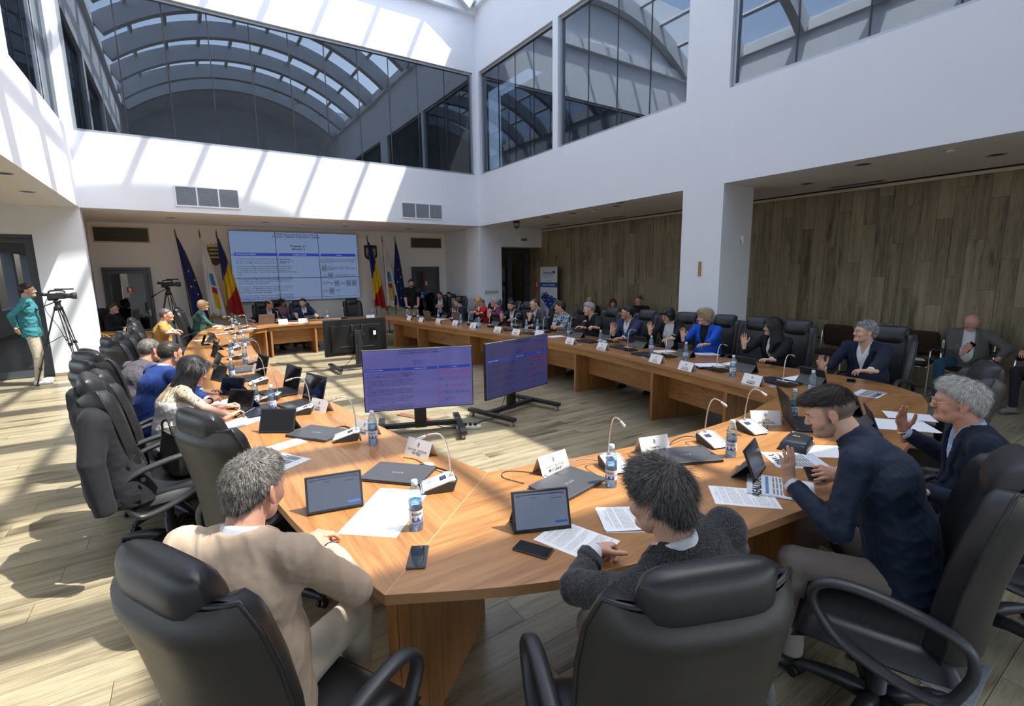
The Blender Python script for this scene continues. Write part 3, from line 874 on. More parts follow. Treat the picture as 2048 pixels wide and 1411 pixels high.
def skin_material():
    m = pbr('skin', (0.5, 0.3, 0.2), 0.48, sub=0.08, bump=0.06, bscale=300, bdist=0.001)
    nt = m.node_tree; at = _n(nt, 'ShaderNodeAttribute', attribute_name='tint')
    nt.links.new(at.outputs['Color'], nt.nodes['Principled BSDF'].inputs['Base Color']); return m
M['skin'] = skin_material()
def hair_mat(name, dark, light, rough=0.42):
    m = bpy.data.materials.new(name); m.use_nodes = True; nt = m.node_tree; b = nt.nodes['Principled BSDF']; L = nt.links.new
    tc = _n(nt, 'ShaderNodeTexCoord'); mp = _n(nt, 'ShaderNodeMapping'); mp.inputs['Scale'].default_value = (170, 60, 45)
    L(tc.outputs['Object'], mp.inputs['Vector'])
    n = _n(nt, 'ShaderNodeTexNoise'); n.inputs['Scale'].default_value = 1.0; n.inputs['Detail'].default_value = 3; n.inputs['Distortion'].default_value = 0.8
    L(mp.outputs[0], n.inputs['Vector'])
    rp = _n(nt, 'ShaderNodeValToRGB'); e = rp.color_ramp.elements; e[0].position = 0.36; e[1].position = 0.66
    e[0].color = (*dark, 1); e[1].color = (*light, 1); L(n.outputs['Fac'], rp.inputs[0]); L(rp.outputs[0], b.inputs['Base Color'])
    b.inputs['Roughness'].default_value = rough; b.inputs['Specular IOR Level'].default_value = 0.35
    bp = _n(nt, 'ShaderNodeBump'); bp.inputs['Strength'].default_value = 0.35; bp.inputs['Distance'].default_value = 0.003
    L(n.outputs['Fac'], bp.inputs['Height']); L(bp.outputs['Normal'], b.inputs['Normal'])
    return m
HAIRC = {'black': ((0.006, 0.006, 0.007), (0.022, 0.021, 0.022)), 'dark': ((0.012, 0.009, 0.007), (0.045, 0.033, 0.025)),
         'brown': ((0.03, 0.018, 0.010), (0.10, 0.062, 0.035)), 'saltpepper': ((0.035, 0.032, 0.030), (0.22, 0.20, 0.18)),
         'greydark': ((0.030, 0.027, 0.026), (0.13, 0.12, 0.11)), 'grey': ((0.13, 0.13, 0.13), (0.42, 0.42, 0.42)), 'white': ((0.32, 0.31, 0.29), (0.68, 0.66, 0.62)),
         'blond': ((0.22, 0.13, 0.055), (0.58, 0.41, 0.22)), 'ash': ((0.24, 0.16, 0.09), (0.56, 0.44, 0.31)), 'red': ((0.035, 0.008, 0.006), (0.13, 0.028, 0.018))}
for _k, (_a, _b) in HAIRC.items(): M['hair_'+_k] = hair_mat(_k+'_hair', _a, _b)
def cloth(name, col, rough=0.85, weave=900, sheen=0.04, var=0.06, bump=0.12):
    if name not in M: M[name] = pbr(name, col, rough, spec=0.25, var=var, vscale=14, bump=bump, bscale=weave, bdist=0.0008, sheen=sheen)
    return M[name]
def tweed(name, dark, light, scale=330):
    if name in M: return M[name]
    m = pbr(name, dark, 0.9, spec=0.2, sheen=0.2); nt = m.node_tree; L = nt.links.new; b = nt.nodes['Principled BSDF']
    tc = _n(nt, 'ShaderNodeTexCoord'); wv = _n(nt, 'ShaderNodeTexVoronoi'); wv.inputs['Scale'].default_value = scale; L(tc.outputs['Object'], wv.inputs['Vector'])
    rp = _n(nt, 'ShaderNodeValToRGB'); e = rp.color_ramp.elements; e[0].position = 0.15; e[0].color = (*light, 1); e[1].position = 0.5; e[1].color = (*dark, 1)
    L(wv.outputs['Distance'], rp.inputs[0]); L(rp.outputs[0], b.inputs['Base Color'])
    bp = _n(nt, 'ShaderNodeBump'); bp.inputs['Strength'].default_value = 0.4; bp.inputs['Distance'].default_value = 0.002
    L(wv.outputs['Distance'], bp.inputs['Height']); L(bp.outputs['Normal'], b.inputs['Normal'])
    M[name] = m; return m
def checks(name, c0, c1, c2, scale=16.0):
    if name in M: return M[name]
    m = pbr(name, c0, 0.85, spec=0.2); nt = m.node_tree; L = nt.links.new; b = nt.nodes['Principled BSDF']
    tc = _n(nt, 'ShaderNodeTexCoord'); sx = _n(nt, 'ShaderNodeSeparateXYZ'); L(tc.outputs['Object'], sx.inputs[0])
    def stripe(sock, sc):
        a = _n(nt, 'ShaderNodeMath', operation='MULTIPLY'); a.inputs[1].default_value = sc; L(sock, a.inputs[0])
        f = _n(nt, 'ShaderNodeMath', operation='FRACT'); L(a.outputs[0], f.inputs[0])
        g = _n(nt, 'ShaderNodeMath', operation='LESS_THAN'); g.inputs[1].default_value = 0.42; L(f.outputs[0], g.inputs[0]); return g.outputs[0]
    ad = _n(nt, 'ShaderNodeMath', operation='ADD'); L(sx.outputs[0], ad.inputs[0]); L(sx.outputs[1], ad.inputs[1])
    s1 = stripe(ad.outputs[0], scale); s2 = stripe(sx.outputs[2], scale)
    m1 = _n(nt, 'ShaderNodeMix', data_type='RGBA'); m1.inputs['A'].default_value = (*c0, 1); m1.inputs['B'].default_value = (*c1, 1); L(s1, m1.inputs['Factor'])
    m2 = _n(nt, 'ShaderNodeMix', data_type='RGBA'); m2.inputs['B'].default_value = (*c2, 1); L(m1.outputs['Result'], m2.inputs['A'])
    h = _n(nt, 'ShaderNodeMath', operation='MULTIPLY'); h.inputs[1].default_value = 0.75; L(s2, h.inputs[0]); L(h.outputs[0], m2.inputs['Factor'])
    L(m2.outputs['Result'], b.inputs['Base Color']); M[name] = m; return m
M['lens'] = glass_mat('spectacle_lens', (0.93, 0.95, 0.96), 0.05)
M['shoe'] = pbr('black_shoe_leather', (0.015, 0.014, 0.013), 0.35)
M['shoe_w'] = pbr('white_trainer', (0.72, 0.72, 0.70), 0.6)

# ---- hands: wrist at origin, fingers along +Y, back of the hand +Z; thumb at -X for a right hand
HPOSE = {'flat': ((4, 6, 4),)*4, 'raised': ((6, 10, 6), (3, 8, 5), (5, 9, 6), (10, 12, 8)), 'relaxed': ((22, 32, 20), (26, 34, 22), (28, 36, 22), (30, 36, 24)),
         'hold': ((40, 48, 28), (46, 50, 30), (50, 52, 30), (52, 54, 30)), 'curl': ((52, 62, 36), (58, 66, 38), (60, 68, 40), (62, 68, 40)),
         'half': ((14, 28, 18), (18, 32, 22), (24, 36, 24), (30, 38, 26))}
def hand_mesh(pose, right, h, thumb_in=0.0, spread=1.0):
    s = SDF(); sg = -1.0 if right else 1.0
    s.elt((0, -0.055, 0), (0, 0.012, 0), (1, 0, 0), (0.027, 0.021), (0.029, 0.019), k=0.012)
    s.elt((0, 0.012, 0), (0.0, 0.080, 0.002), (1, 0, 0), (0.030, 0.018), (0.040, 0.0125), k=0.015)
    s.ell((sg*0.024, 0.030, -0.010), (0.016, 0.028, 0.013), k=0.014)
    for i, (x, L, r) in enumerate(((0.0300, 0.074, 0.0094), (0.0100, 0.083, 0.0096), (-0.0105, 0.077, 0.0092), (-0.0300, 0.060, 0.0082))):
        x *= sg; p = V3(x, 0.084-0.004*abs(i-1), 0.002); a = 0.0
        sp = sg*(0.10, 0.02, -0.06, -0.15)[i]*spread
        for j, fr in enumerate((0.46, 0.30, 0.24)):
            a += math.radians(HPOSE[pose][i][j])
            d = V3(math.sin(sp)*math.cos(a), math.cos(sp)*math.cos(a), -math.sin(a)); q = p+d*L*fr
            s.cap(p, q, r*(1-0.10*j), r*(1-0.10*(j+1)), k=0.004 if j else 0.008); p = q
    p = V3(sg*0.022, 0.022, -0.008); d1 = _unit(V3(sg*(0.72-0.5*thumb_in), 0.62, -0.28-0.5*thumb_in)); q = p+d1*0.042
    s.cap(p, q, 0.0145, 0.0112, k=0.012)
    d2 = _unit(V3(sg*(0.45-0.7*thumb_in), 0.85, -0.20-0.3*thumb_in)); q2 = q+d2*0.032; s.cap(q, q2, 0.0108, 0.0100, k=0.004)
    d3 = _unit(V3(sg*(0.30-0.7*thumb_in), 0.92, -0.20)); s.cap(q2, q2+d3*0.024, 0.0098, 0.0080, k=0.004)
    return s.mesh(h)

def head_sdf(sp):
    s = SDF(); fem = sp.get('fem', 0); fat = sp.get('fat', 1.0); j = 0.90 if fem else 1.0; fw = 1+0.35*(fat-1)
    s.ell((0, -0.014, 0.030), (0.0765, 0.097, 0.088), k=0.02)
    s.elt((0, 0.030, 0.012), (0, 0.042, -0.074*(0.96 if fem else 1)), (1, 0, 0), (0.064*fw, 0.056), (0.047*j*fw, 0.038), k=0.03)
    s.ell((0, 0.004, -0.060), (0.056*j*fw, 0.05, 0.030), k=0.03)
    for q in (-1, 1):
        s.ell((q*0.040, 0.060, -0.024), (0.024, 0.022, 0.022), k=0.02)
        s.ell((q*0.031, 0.102, 0.006), (0.019, 0.016, 0.0115), k=0.012, op='s')
    s.ell((0, 0.076, 0.026), (0.050, 0.014, 0.010 if not fem else 0.008), k=0.016)
    s.cap((0, 0.084, 0.016), (0, 0.104, -0.020), 0.0075, 0.0105, k=0.012)
    for q in (-1, 1):
        s.ell((q*0.0105, 0.095, -0.025), (0.0078, 0.0098, 0.0072), k=0.006)
        s.ell((q*0.031, 0.0745, 0.0055), (0.0145, 0.0125, 0.0120), k=0.003)
        s.ell((q*0.031, 0.0800, 0.0130), (0.0165, 0.0090, 0.0052), k=0.005)
    s.ell((0, 0.0855, -0.0490), (0.021, 0.0095, 0.0046), k=0.008); s.ell((0, 0.0840, -0.0580), (0.018, 0.0095, 0.0058), k=0.008)
    s.cap((-0.022, 0.0905, -0.0532), (0.022, 0.0905, -0.0532), 0.0014, k=0.004, op='s')
    s.ell((0, 0.079, -0.085*(0.96 if fem else 1)), (0.024*j, 0.020, 0.017), k=0.018)
    for q in (-1, 1):
        Rm = np.array(rotz(q*0.35) @ rotx(0.18))
        s.ell((q*0.0815, -0.012, -0.002), (0.0080, 0.0185, 0.030), Rm, k=0.006)
        s.ell((q*0.0905, -0.008, 0.003), (0.0065, 0.0115, 0.017), Rm, k=0.005, op='s')
        s.ell((q*0.0815, -0.004, -0.030), (0.0070, 0.009, 0.010), k=0.005)
    return s
def head_tint(v, sp):
    x, y, z = np.abs(v[:, 0]), v[:, 1], v[:, 2]; sk = np.array(sp.get('skin', (0.56, 0.33, 0.235)))
    c = np.tile(sk, (len(v), 1))
    def bl(w, col):
        w = np.clip(w, 0, 1)[:, None]; return c*(1-w)+np.array(col)*w
    g = lambda cx, cy, cz, rx, ry, rz: np.exp(-(((x-cx)/rx)**2+((y-cy)/ry)**2+((z-cz)/rz)**2))
    c = bl(0.38*g(0.042, 0.07, -0.022, 0.026, 0.03, 0.022)+0.45*g(0, 0.112, -0.022, 0.013, 0.016, 0.012)+0.5*g(0.086, -0.01, 0, 0.012, 0.03, 0.035), sk*np.array((1.06, 0.66, 0.58)))
    c = bl(1.5*(0.7*g(0, 0.091, -0.0490, 0.018, 0.013, 0.0048)+0.7*g(0, 0.090, -0.0585, 0.016, 0.013, 0.0055)), sp.get('lip', sk*np.array((0.82, 0.50, 0.46))))
    c = bl(0.55*g(0.031, 0.085, 0.012, 0.020, 0.02, 0.006), sk*0.55)
    eye = ((x-0.031)**2+(z-0.0050)**2*2.4 < 0.0125**2) & (y > 0.0755)
    c[eye] = (0.62, 0.58, 0.55)
    iris = ((x-0.031)**2+(z-0.0052)**2 < 0.0058**2) & (y > 0.0755)
    c[iris] = (0.03, 0.022, 0.018)
    hc = np.array(HAIRC[sp.get('hair', 'dark')][0])*1.4
    bw = np.clip(1.6-np.abs(z-(0.0265-0.10*np.maximum(x-0.036, 0)))/0.0038, 0, 1)*((x > 0.010) & (x < 0.052) & (y > 0.055))
    c = bl(bw*(0.9 if sp.get('hair') not in ('white', 'blond', 'ash') else 0.45), hc)
    bd = sp.get('beard', 0.0)
    if bd:
        bc = np.array(sp.get('beardc', hc))
        w = np.clip((-0.030-z+0.55*np.maximum(0.045-y, -0.02))/0.014, 0, 1)*np.clip((y+0.012)/0.02, 0, 1)*np.clip((z+0.125)/0.02, 0, 1)
        w = w*(1-np.clip(1.5*g(0, 0.093, -0.0545, 0.021, 0.02, 0.009), 0, 1))
        c = bl(bd*w, bc)
    st = sp.get('fade', 0.0)   # cropped sides
    if st:
        w = np.clip((z+0.080)/0.07, 0, 1)*np.clip((0.030-y)/0.02, 0, 1)*np.clip((x-0.03)/0.02+(-y)/0.03, 0, 1)
        w = w*(1-g(0.086, -0.01, 0, 0.010, 0.026, 0.038)*1.6).clip(0, 1)
        c = bl(st*w, hc*1.6+0.01)
    return c

def hair_sdf(sp):
    """hair volume in head coordinates; style picks its silhouette"""
    st = sp.get('style', 'short'); s = SDF(); th = sp.get('hth', 0.010)
    if st == 'bald': return None
    c0, r0 = V3(0, -0.014, 0.030), V3(0.0765, 0.097, 0.088)
    taper = None
    if st in ('short', 'fade', 'receding', 'crew', 'curly', 'horseshoe'):
        s.ell(c0, r0+th, k=0.01)
        if st == 'short': s.ell((0, 0.030, 0.078), (0.060, 0.060, 0.050+th), k=0.03)
        if st == 'fade':
            s.ell((0, 0.004, 0.074), (0.0715, 0.092, 0.050), k=0.02); s.ell((0, 0.080, 0.082), (0.046, 0.024, 0.024), k=0.025)
        if st == 'curly':
            rr = np.random.RandomState(3)
            for i in range(70):
                d = _unit(rr.normal(size=3)*V3(1, 1, 1)+V3(0, -0.2, 0.25)); s.ell(c0+d*(r0+th*0.9), (0.016, 0.016, 0.016), k=0.006)
        if st in ('short', 'curly', 'receding'): s.ell((0, -0.055, -0.030), (0.056, 0.052, 0.055), k=0.02)
        f0 = sp.get('front', 0.0)     # hairline moved back
        a, b_ = V3(0, 0.098-f0, 0.072), V3(0, -0.085, sp.get('nape', -0.070))
        d = b_-a; n = _unit(np.cross(V3(1, 0, 0), d)); n = -n if n[2] > 0 else n
        if st == 'fade': taper = (V3(0, 0, 0.036), _unit(V3(0, 0.12, -1)), 0.045, 0.022); s.cut(*taper[:2], 0.004)
        elif st == 'horseshoe':
            s.cut(a*0+V3(0, 0.02, 0.0), n, 0.004)
            s.ell((0, 0.050, 0.100), (0.062, 0.130, 0.070), k=0.006, op='s')
        else:
            side = [(a+d*t) for t in (0, 1)]
            taper = (a, n, 0.040, th+0.004); s.cut(a, n, 0.004)
        if st == 'receding':
            for q in (-1, 1): s.ell((q*0.048, 0.075, 0.075), (0.026, 0.055, 0.045), k=0.008, op='s')
        for q in (-1, 1): s.ell((q*0.086, 0.004, -0.014), (0.026, 0.027, 0.034), k=0.008, op='s')
        if taper is not None:
            ta, tn, rp, am = taper
            s.fnop(lambda x, y, z, D: D+am*(1-np.clip(-((x-ta[0])*tn[0]+(y-ta[1])*tn[1]+(z-ta[2])*tn[2])/rp, 0, 1))**2)
    elif st == 'bob':
        s.ell(c0+V3(0, -0.006, 0.004), r0+0.016, k=0.01); s.ell((0, -0.055, -0.02), (0.088, 0.060, 0.085), k=0.03)
        for q in (-1, 1): s.elt((q*0.080, 0.005, 0.03), (q*0.083, 0.008, -0.060), (0, 1, 0), (0.045, 0.020), (0.035, 0.018), k=0.03)
        s.elt((-0.04, 0.085, 0.075), (0.05, 0.088, 0.060), (0, 0, 1), (0.026, 0.016), (0.03, 0.016), k=0.02)
        s.ell((0, 0.105, -0.025), (0.058, 0.070, 0.068), k=0.014, op='s')
    elif st == 'volume':
        s.ell((0, -0.020, 0.040), (0.100, 0.118, 0.108), k=0.01); s.ell((0, 0.050, 0.085), (0.082, 0.062, 0.055), k=0.03); s.ell((0, -0.060, -0.030), (0.075, 0.060, 0.060), k=0.03)
        s.ell((0, 0.110, -0.030), (0.066, 0.085, 0.078), k=0.014, op='s')
        s.cut((0, 0.02, -0.055), (0, 0.35, -1), 0.01)
    elif st == 'long':
        ln = sp.get('hlen', 0.34); s.ell(c0+V3(0, -0.004, 0.004), r0+0.015, k=0.01)
        s.elt((0, -0.060, 0.02), (0, -0.105, -ln), (1, 0, 0), (0.092, 0.050), (0.100, 0.026), k=0.03)
        for q in (-1, 1):
            s.elt((q*0.074, 0.020, 0.03), (q*0.088, -0.010, -ln*0.55), (0, 1, 0), (0.050, 0.022), (0.052, 0.020), k=0.03)
            s.elt((q*0.088, -0.010, -ln*0.55), (q*0.092, 0.0+sp.get('hfront', 0.0), -ln*0.95), (0, 1, 0), (0.052, 0.020), (0.030, 0.012), k=0.03)
            s.elt((q*0.012, 0.062, 0.103), (q*0.066, 0.062, 0.040), (0, 1, 0.3), (0.030, 0.012), (0.026, 0.012), k=0.02)
        s.ell((0, 0.108, -0.030), (0.060, 0.072, 0.092), k=0.012, op='s')
        s.fnop(folds(5, 0.0022, (0.02, 0.05), 5, axis=(1.6, 0.6, 0)))
    if st != 'long': s.fnop(folds(9, sp.get('rough', 0.0035), (0.014, 0.04), 6))
    return s
def strands(v, q, n, sp, seed, ln=0.020, wd=0.0011):
    """many thin tapered locks lying over the hair volume"""
    r = np.random.RandomState(seed); a = v[q[:, 0]]; e1 = v[q[:, 1]]-a; e2 = v[q[:, 3]]-a; nr = np.cross(e1, e2)
    cen = v[q].mean(1)
    if (nr*(cen-V3(0, -0.014, 0.0))).sum() < 0: nr = -nr
    nr /= np.linalg.norm(nr, axis=1, keepdims=True)+1e-12
    i = r.randint(0, len(q), n); p = cen[i]+r.normal(size=(n, 3))*0.002; nn = nr[i]
    crown = V3(0.01, -0.055, 0.11); fl = p-crown
    if sp.get('style') in ('fade', 'short', 'receding'): fl = fl+V3(0, 0.06, 0.0)*(p[:, 2:3] > 0.06)
    fl = fl*0.25+V3(0, 0, -0.12)*np.clip((0.10-p[:, 2:3])/0.05, 0, 1) if sp.get('style') == 'long' else fl
    fl = fl-nn*(fl*nn).sum(1, keepdims=True); fl /= np.linalg.norm(fl, axis=1, keepdims=True)+1e-9
    fl = fl+r.normal(size=(n, 3))*sp.get('mess', 0.16); L = ln*r.uniform(0.6, 1.4, (n, 1)); lift = sp.get('lift', 0.10)
    sd = np.cross(fl, nn); sd /= np.linalg.norm(sd, axis=1, keepdims=True)+1e-9; sd *= wd*r.uniform(0.6, 1.3, (n, 1))
    p0 = p-nn*0.003; p1 = p+fl*L*0.5+nn*L*lift; p2 = p+fl*L+nn*L*lift*0.9
    vs = np.stack([p0-sd, p0+sd, p1+sd*0.8, p1-sd*0.8, p2+sd*0.15, p2-sd*0.15], 1).reshape(-1, 3)
    b = (np.arange(n)*6)[:, None]; fs = np.concatenate([b+np.array([[0, 1, 2, 3]]), b+np.array([[3, 2, 4, 5]])])
    return vs, fs
def HR(yaw, pitch, roll):   # head rotation: yaw to the left, pitch down, roll to the right shoulder
    return np.array(rotz(yaw) @ rotx(-pitch) @ roty(roll))

def ik(S, W, l1, l2, pole):
    d = W-S; L = np.linalg.norm(d); L2 = min(L, (l1+l2)*0.995); ax = d/L
    if L > L2: W = S+ax*L2
    a = (l1*l1-l2*l2+L2*L2)/(2*L2); hgt = math.sqrt(max(l1*l1-a*a, 0.0004))
    pl = np.asarray(pole, float); pl = _unit(pl-ax*np.dot(pl, ax))
    return S+ax*a+pl*hgt, W

def skeleton(sp):
    """joint positions for a body of scale 1 in its own frame (x right, y forward)"""
    k = {}; lean = sp.get('lean', 0.15); st = sp.get('stand', 0); side = sp.get('side', 0.0); tw = sp.get('twist', 0.0)
    zs = 0.92 if st else sp.get('seat', 0.475)+0.085
    Pv = V3(0, 0, zs); d = lambda a: V3(math.sin(side)*0.9, math.sin(a), math.cos(a))
    ts = sp.get('ts', 1.0)
    k['pel'] = Pv; k['waist'] = Pv+0.18*ts*_unit(d(lean*0.8)); k['chest'] = k['waist']+0.20*ts*_unit(d(lean*1.1)); k['neck'] = k['chest']+0.17*(0.5+0.5*ts)*_unit(d(lean*1.3+sp.get('hunch', 0.05)))
    up = _unit(k['neck']-k['chest']); lat = V3(math.cos(tw), math.sin(tw), 0); lat = _unit(lat-up*np.dot(lat, up)); fwd = np.cross(up, lat)
    k['up'], k['lat'], k['fwd'] = up, lat, fwd
    sw = sp.get('sw', 0.185)
    for q, n in ((1, 'R'), (-1, 'L')):
        k['sh'+n] = k['neck']-up*0.040+lat*q*sw+V3(0, 0, sp.get('shrug'+n, 0.0))
    hp = sp.get('hp', 0.0); hy = sp.get('hy', 0.0); k['HR'] = HR(hy, hp, sp.get('hr', 0.0))
    nk = k['neck']+_unit(up*0.75+V3(0, 0, 0.5))*0.064+V3(0, 0.022+0.03*max(hp, 0), 0)
    k['nk'] = nk; k['head'] = nk+k['HR'] @ V3(0, 0.018, 0.078)
    tip = [k['head']+k['HR'] @ (V3(0, -0.014, 0.030)+V3(0.085, 0.105, 0.097)*_unit(V3(x, y, 1))) for x in (-.3, 0, .3) for y in (-.6, -.3, 0, .3, .6)]
    k['top'] = max(t[2] for t in tip)+sp.get('htop', 0.0); k['topxy'] = k['head'][:2]+(k['HR'] @ V3(0, -0.014, 0.1))[:2]
    return k

PEOPLE = {}
def person(key, label, head_px, plane, face, **sp):
    """head_px: where the photo shows the top of the head; plane: ('x', X) / ('y', Y) the head stands on, or ('z', height)"""
    a = face-PI/2
    kk = skeleton(sp)
    if plane[0] == 'z': T = P(head_px[0], head_px[1], plane[1])
    else: T = PX(*head_px, plane[1]) if plane[0] == 'x' else PY(*head_px, plane[1])
    if sp.get('stand'):
        s = min(max(T.z/kk['top'], 0.9), 1.1)
    else:                        # height of the seat is fixed; a slouch takes up what is left
        s = sp.get('sc', 0.93 if sp.get('fem') else 0.98); sp['seat'] = 0.475/s
        tt = []
        for ts in (0.8, 1.0): sp['ts'] = ts; tt.append(skeleton(sp)['top']*s)
        sp['ts'] = min(max(0.8+0.2*(T.z-tt[0])/(tt[1]-tt[0]), 0.72), 1.18)
    sp['scale'] = s
    kk = skeleton(sp)
    off = rotz(a) @ Vector((kk['topxy'][0]*s, kk['topxy'][1]*s, 0))
    loc = Vector((T.x-off.x, T.y-off.y, 0))
    h = sp.get('h', 0.011); hh = sp.get('hh', 0.005)
    inv = rotz(-a)
    def tl(w):      # room point -> body frame (scale 1)
        v = inv @ (Vector(w)-loc); return np.array(v)/s
    # ---------------- arms
    arms = {}
    for n, q in (('R', 1), ('L', -1)):
        spec = sp.get('arm'+n)
        S = kk['sh'+n]
        if spec is None: spec = dict(at=(q*0.16, 0.36, 0.79/s), fd=(-q*0.5, 0.8, -0.1), bk=(q*0.3, 0.1, 0.9), pose='relaxed')
        W = tl(spec['w']) if 'w' in spec else (np.array(spec['at'], float) if 'at' in spec else None)
        if 'px' in spec: W = tl(P(spec['px'][0], spec['px'][1], spec['z']) if 'z' in spec else (PX(*spec['px'], spec['x']) if 'x' in spec else PY(*spec['px'], spec['y'])))
        pole = np.array(spec.get('pole', (q*0.6, -0.5, -0.7)), float)
        E, W2 = ik(S, W, 0.30, 0.275, pole)
        fd = np.array(spec.get('fd', (0, 1, 0)), float); bk = np.array(spec.get('bk', (0, 0, 1)), float)
        if spec.get('world'):
            fd = np.array(inv @ Vector(fd)); bk = np.array(inv @ Vector(bk))
        fd = _unit(fd); bk = _unit(bk-fd*np.dot(bk, fd)); xx = np.cross(fd, bk)
        arms[n] = (S, E, W2, np.stack([xx, fd, bk], 1), spec.get('pose', 'relaxed'), spec.get('thumb', 0.0))
    fat = sp.get('fat', 1.0); fem = sp.get('fem', 0)
    pel, wa, ch, nk, nb = kk['pel'], kk['waist'], kk['chest'], kk['nk'], kk['neck']; lat, fwd, up = kk['lat'], kk['fwd'], kk['up']
    H3 = kk['HR']; hc = kk['head']
    seed = abs(hash(key)) % 1000 if False else sum(ord(c)*(i+3) for i, c in enumerate(key)) % 997
    # ---------------- legs
    st = sp.get('stand', 0); legs = []
    for q in (1, -1):
        hip = pel+V3(q*0.095, 0, -0.02)
        if st:
            knee = V3(q*0.11, 0.03, 0.49); ank = V3(q*(0.11+sp.get('stance', 0.0)), -0.01, 0.09); toe = V3(q*(0.15+sp.get('stance', 0.0)), 0.19, 0.035)
        else:
            ks = sp.get('knee', 0.16); kf = 0.41
            knee = V3(q*ks, kf, pel[2]-0.005); ank = V3(q*(ks-0.01), kf-sp.get('tuck', 0.02), 0.09/s); toe = ank+V3(q*0.03, 0.17, -0.055)
        legs.append((hip, knee, ank, toe))
    def torso(S, g, skirt=True):
        """clothing or body volume; g = how much it stands off the body"""
        fw = fat
        S.elt(pel, wa, (1, 0, 0), (0.165*fw+g, 0.118*fw+g), (0.150*fw+g, 0.108*fw+g), k=0.04)
        S.elt(wa, ch, lat, (0.150*fw+g, 0.108*fw+g), (0.172+0.4*0.17*(fw-1)+g, 0.112*(0.6+0.4*fw)+g), k=0.05)
        S.elt(ch, ch+up*0.10, lat, (0.172+g, 0.112+g), (0.150+g, 0.088+g), k=0.05)
        if fat > 1.05: S.ell(wa+V3(0, 0.05*fat, -0.03), (0.135*fw+g, 0.11*fw+g, 0.14+g), k=0.05)
        if fem:
            for q in (-1, 1): S.ell(ch+lat*q*0.068+fwd*0.078-up*0.01, (0.058+g*0.5, 0.05+g*0.5, 0.058+g*0.5), k=0.04)
        for n, q in (('R', 1), ('L', -1)):
            S.cap(nb-up*0.015, arms[n][0], 0.042+g*0.6, 0.050+g*0.6, k=0.04)
        if st: S.elt(pel-V3(0, 0, 0.06), pel, (1, 0, 0), (0.165*fw+g, 0.115*fw+g), (0.165*fw+g, 0.118*fw+g), k=0.04)
        return S
    def sleeve(S, n, r0, r1, r2, stop, g=0.0, k=0.03):
        A, E, W, HM, _, _ = arms[n]
        S.cap(A, E, r0+g, r1+g, k=k); d = _unit(W-E)
        S.cap(E, W-d*stop, r1+g, r2+g, k=0.012, flat=True)
    # ---------------- body mesh: head and neck, hands, the hidden core
    hs = head_sdf(sp); hv, hq = hs.mesh(hh)
    tint = head_tint(hv, sp); hv = (H3 @ hv.T).T+hc
    nsd = SDF(); nr = 0.050 if fem else 0.057*(0.9+0.1*fat)
    nsd.cap(nb-up*0.03, hc+H3 @ V3(0, -0.022, -0.045), nr*1.06, nr*0.98, k=0.02); nsd.cap(hc+H3 @ V3(0, -0.01, -0.055), hc+H3 @ V3(0, 0.035, -0.075), nr*0.9, 0.035, k=0.02)
    nv, nq = nsd.mesh(max(hh, 0.006)); sk = np.array(sp.get('skin', (0.56, 0.33, 0.235)))
    core = SDF(); torso(core, -0.022)
    for n in 'RL': sleeve(core, n, 0.040, 0.034, 0.024, 0.0)
    for hip, knee, ank, toe in legs: core.cap(hip, knee, 0.060, 0.045, k=0.03).cap(knee, ank, 0.043, 0.030, k=0.02)
    core.cap(nb-up*0.05, nb+up*0.02, nr*0.9, k=0.03)
    cv, cq = core.mesh(0.020)
    parts = [(hv, hq, 0), (nv, nq, 0), (cv, cq, 0)]; cols = [tint, np.tile(sk, (len(nv), 1)), np.tile(sk, (len(cv), 1))]
    for n in 'RL':
        A, E, W, HM, pose, th = arms[n]
        gv, gq = hand_mesh(pose, n == 'R', sp.get('ha', 0.0045), th); gv = (HM @ (gv*(0.92 if fem else 1.0)).T).T+W
        parts.append((gv, gq, 0)); cols.append(np.tile(sk*np.array((1.0, 0.93, 0.90)), (len(gv), 1)))
    if sp.get('bare'):     # bare forearms
        for n in 'RL':
            A, E, W, HM, _, _ = arms[n]; fa = SDF().cap(E, W, 0.043 if not fem else 0.036, 0.028 if not fem else 0.024, k=0.02).cap(A+(E-A)*0.4, E, 0.046, 0.043 if not fem else 0.036, k=0.02)
            v_, q_ = fa.mesh(0.007); parts.append((v_, q_, 0)); cols.append(np.tile(sk, (len(v_), 1)))
    for i, (v, q, m) in enumerate(parts): parts[i] = (v*s, q, m)
    root = link('person', np_mesh('person', parts, [M['skin']], np.concatenate(cols)), None, loc=loc, rot=a)
    tag(root, label, 'person')
    def child(name, S, h_, mat, lab=None):
        v, q = S.mesh(h_)
        o = link(name, np_mesh(name, [(v*s, q, 0)], [mat]), root)
        if lab: o['label'] = lab
        return o
    # ---------------- hair
    hsd = hair_sdf(sp)
    if hsd is not None:
        v, q = hsd.mesh(sp.get('hhair', max(hh, 0.005))); pr = [((H3 @ v.T).T+hc, q, 0)]; pr[0] = (pr[0][0]*s, q, 0)
        ms = [M['hair_'+sp.get('hair', 'dark')]]
        ns = sp.get('strands', 0)
        if ns:
            sv, sq = strands(v, np.asarray(q), ns, sp, seed, sp.get('sln', 0.020), sp.get('swd', 0.0011)); sv = ((H3 @ sv.T).T+hc)*s
            pr.append((sv, sq, 0))
        link('hair', np_mesh('hair', pr, ms), root)
    # ---------------- clothes
    cl = sp.get('top', 'jacket'); jm = sp['mat']; wr = sp.get('wr', 0.0035)
    shirt = sp.get('shirt')
    za = sp.get('vz', -0.10); vs_ = sp.get('vs', 0.32)
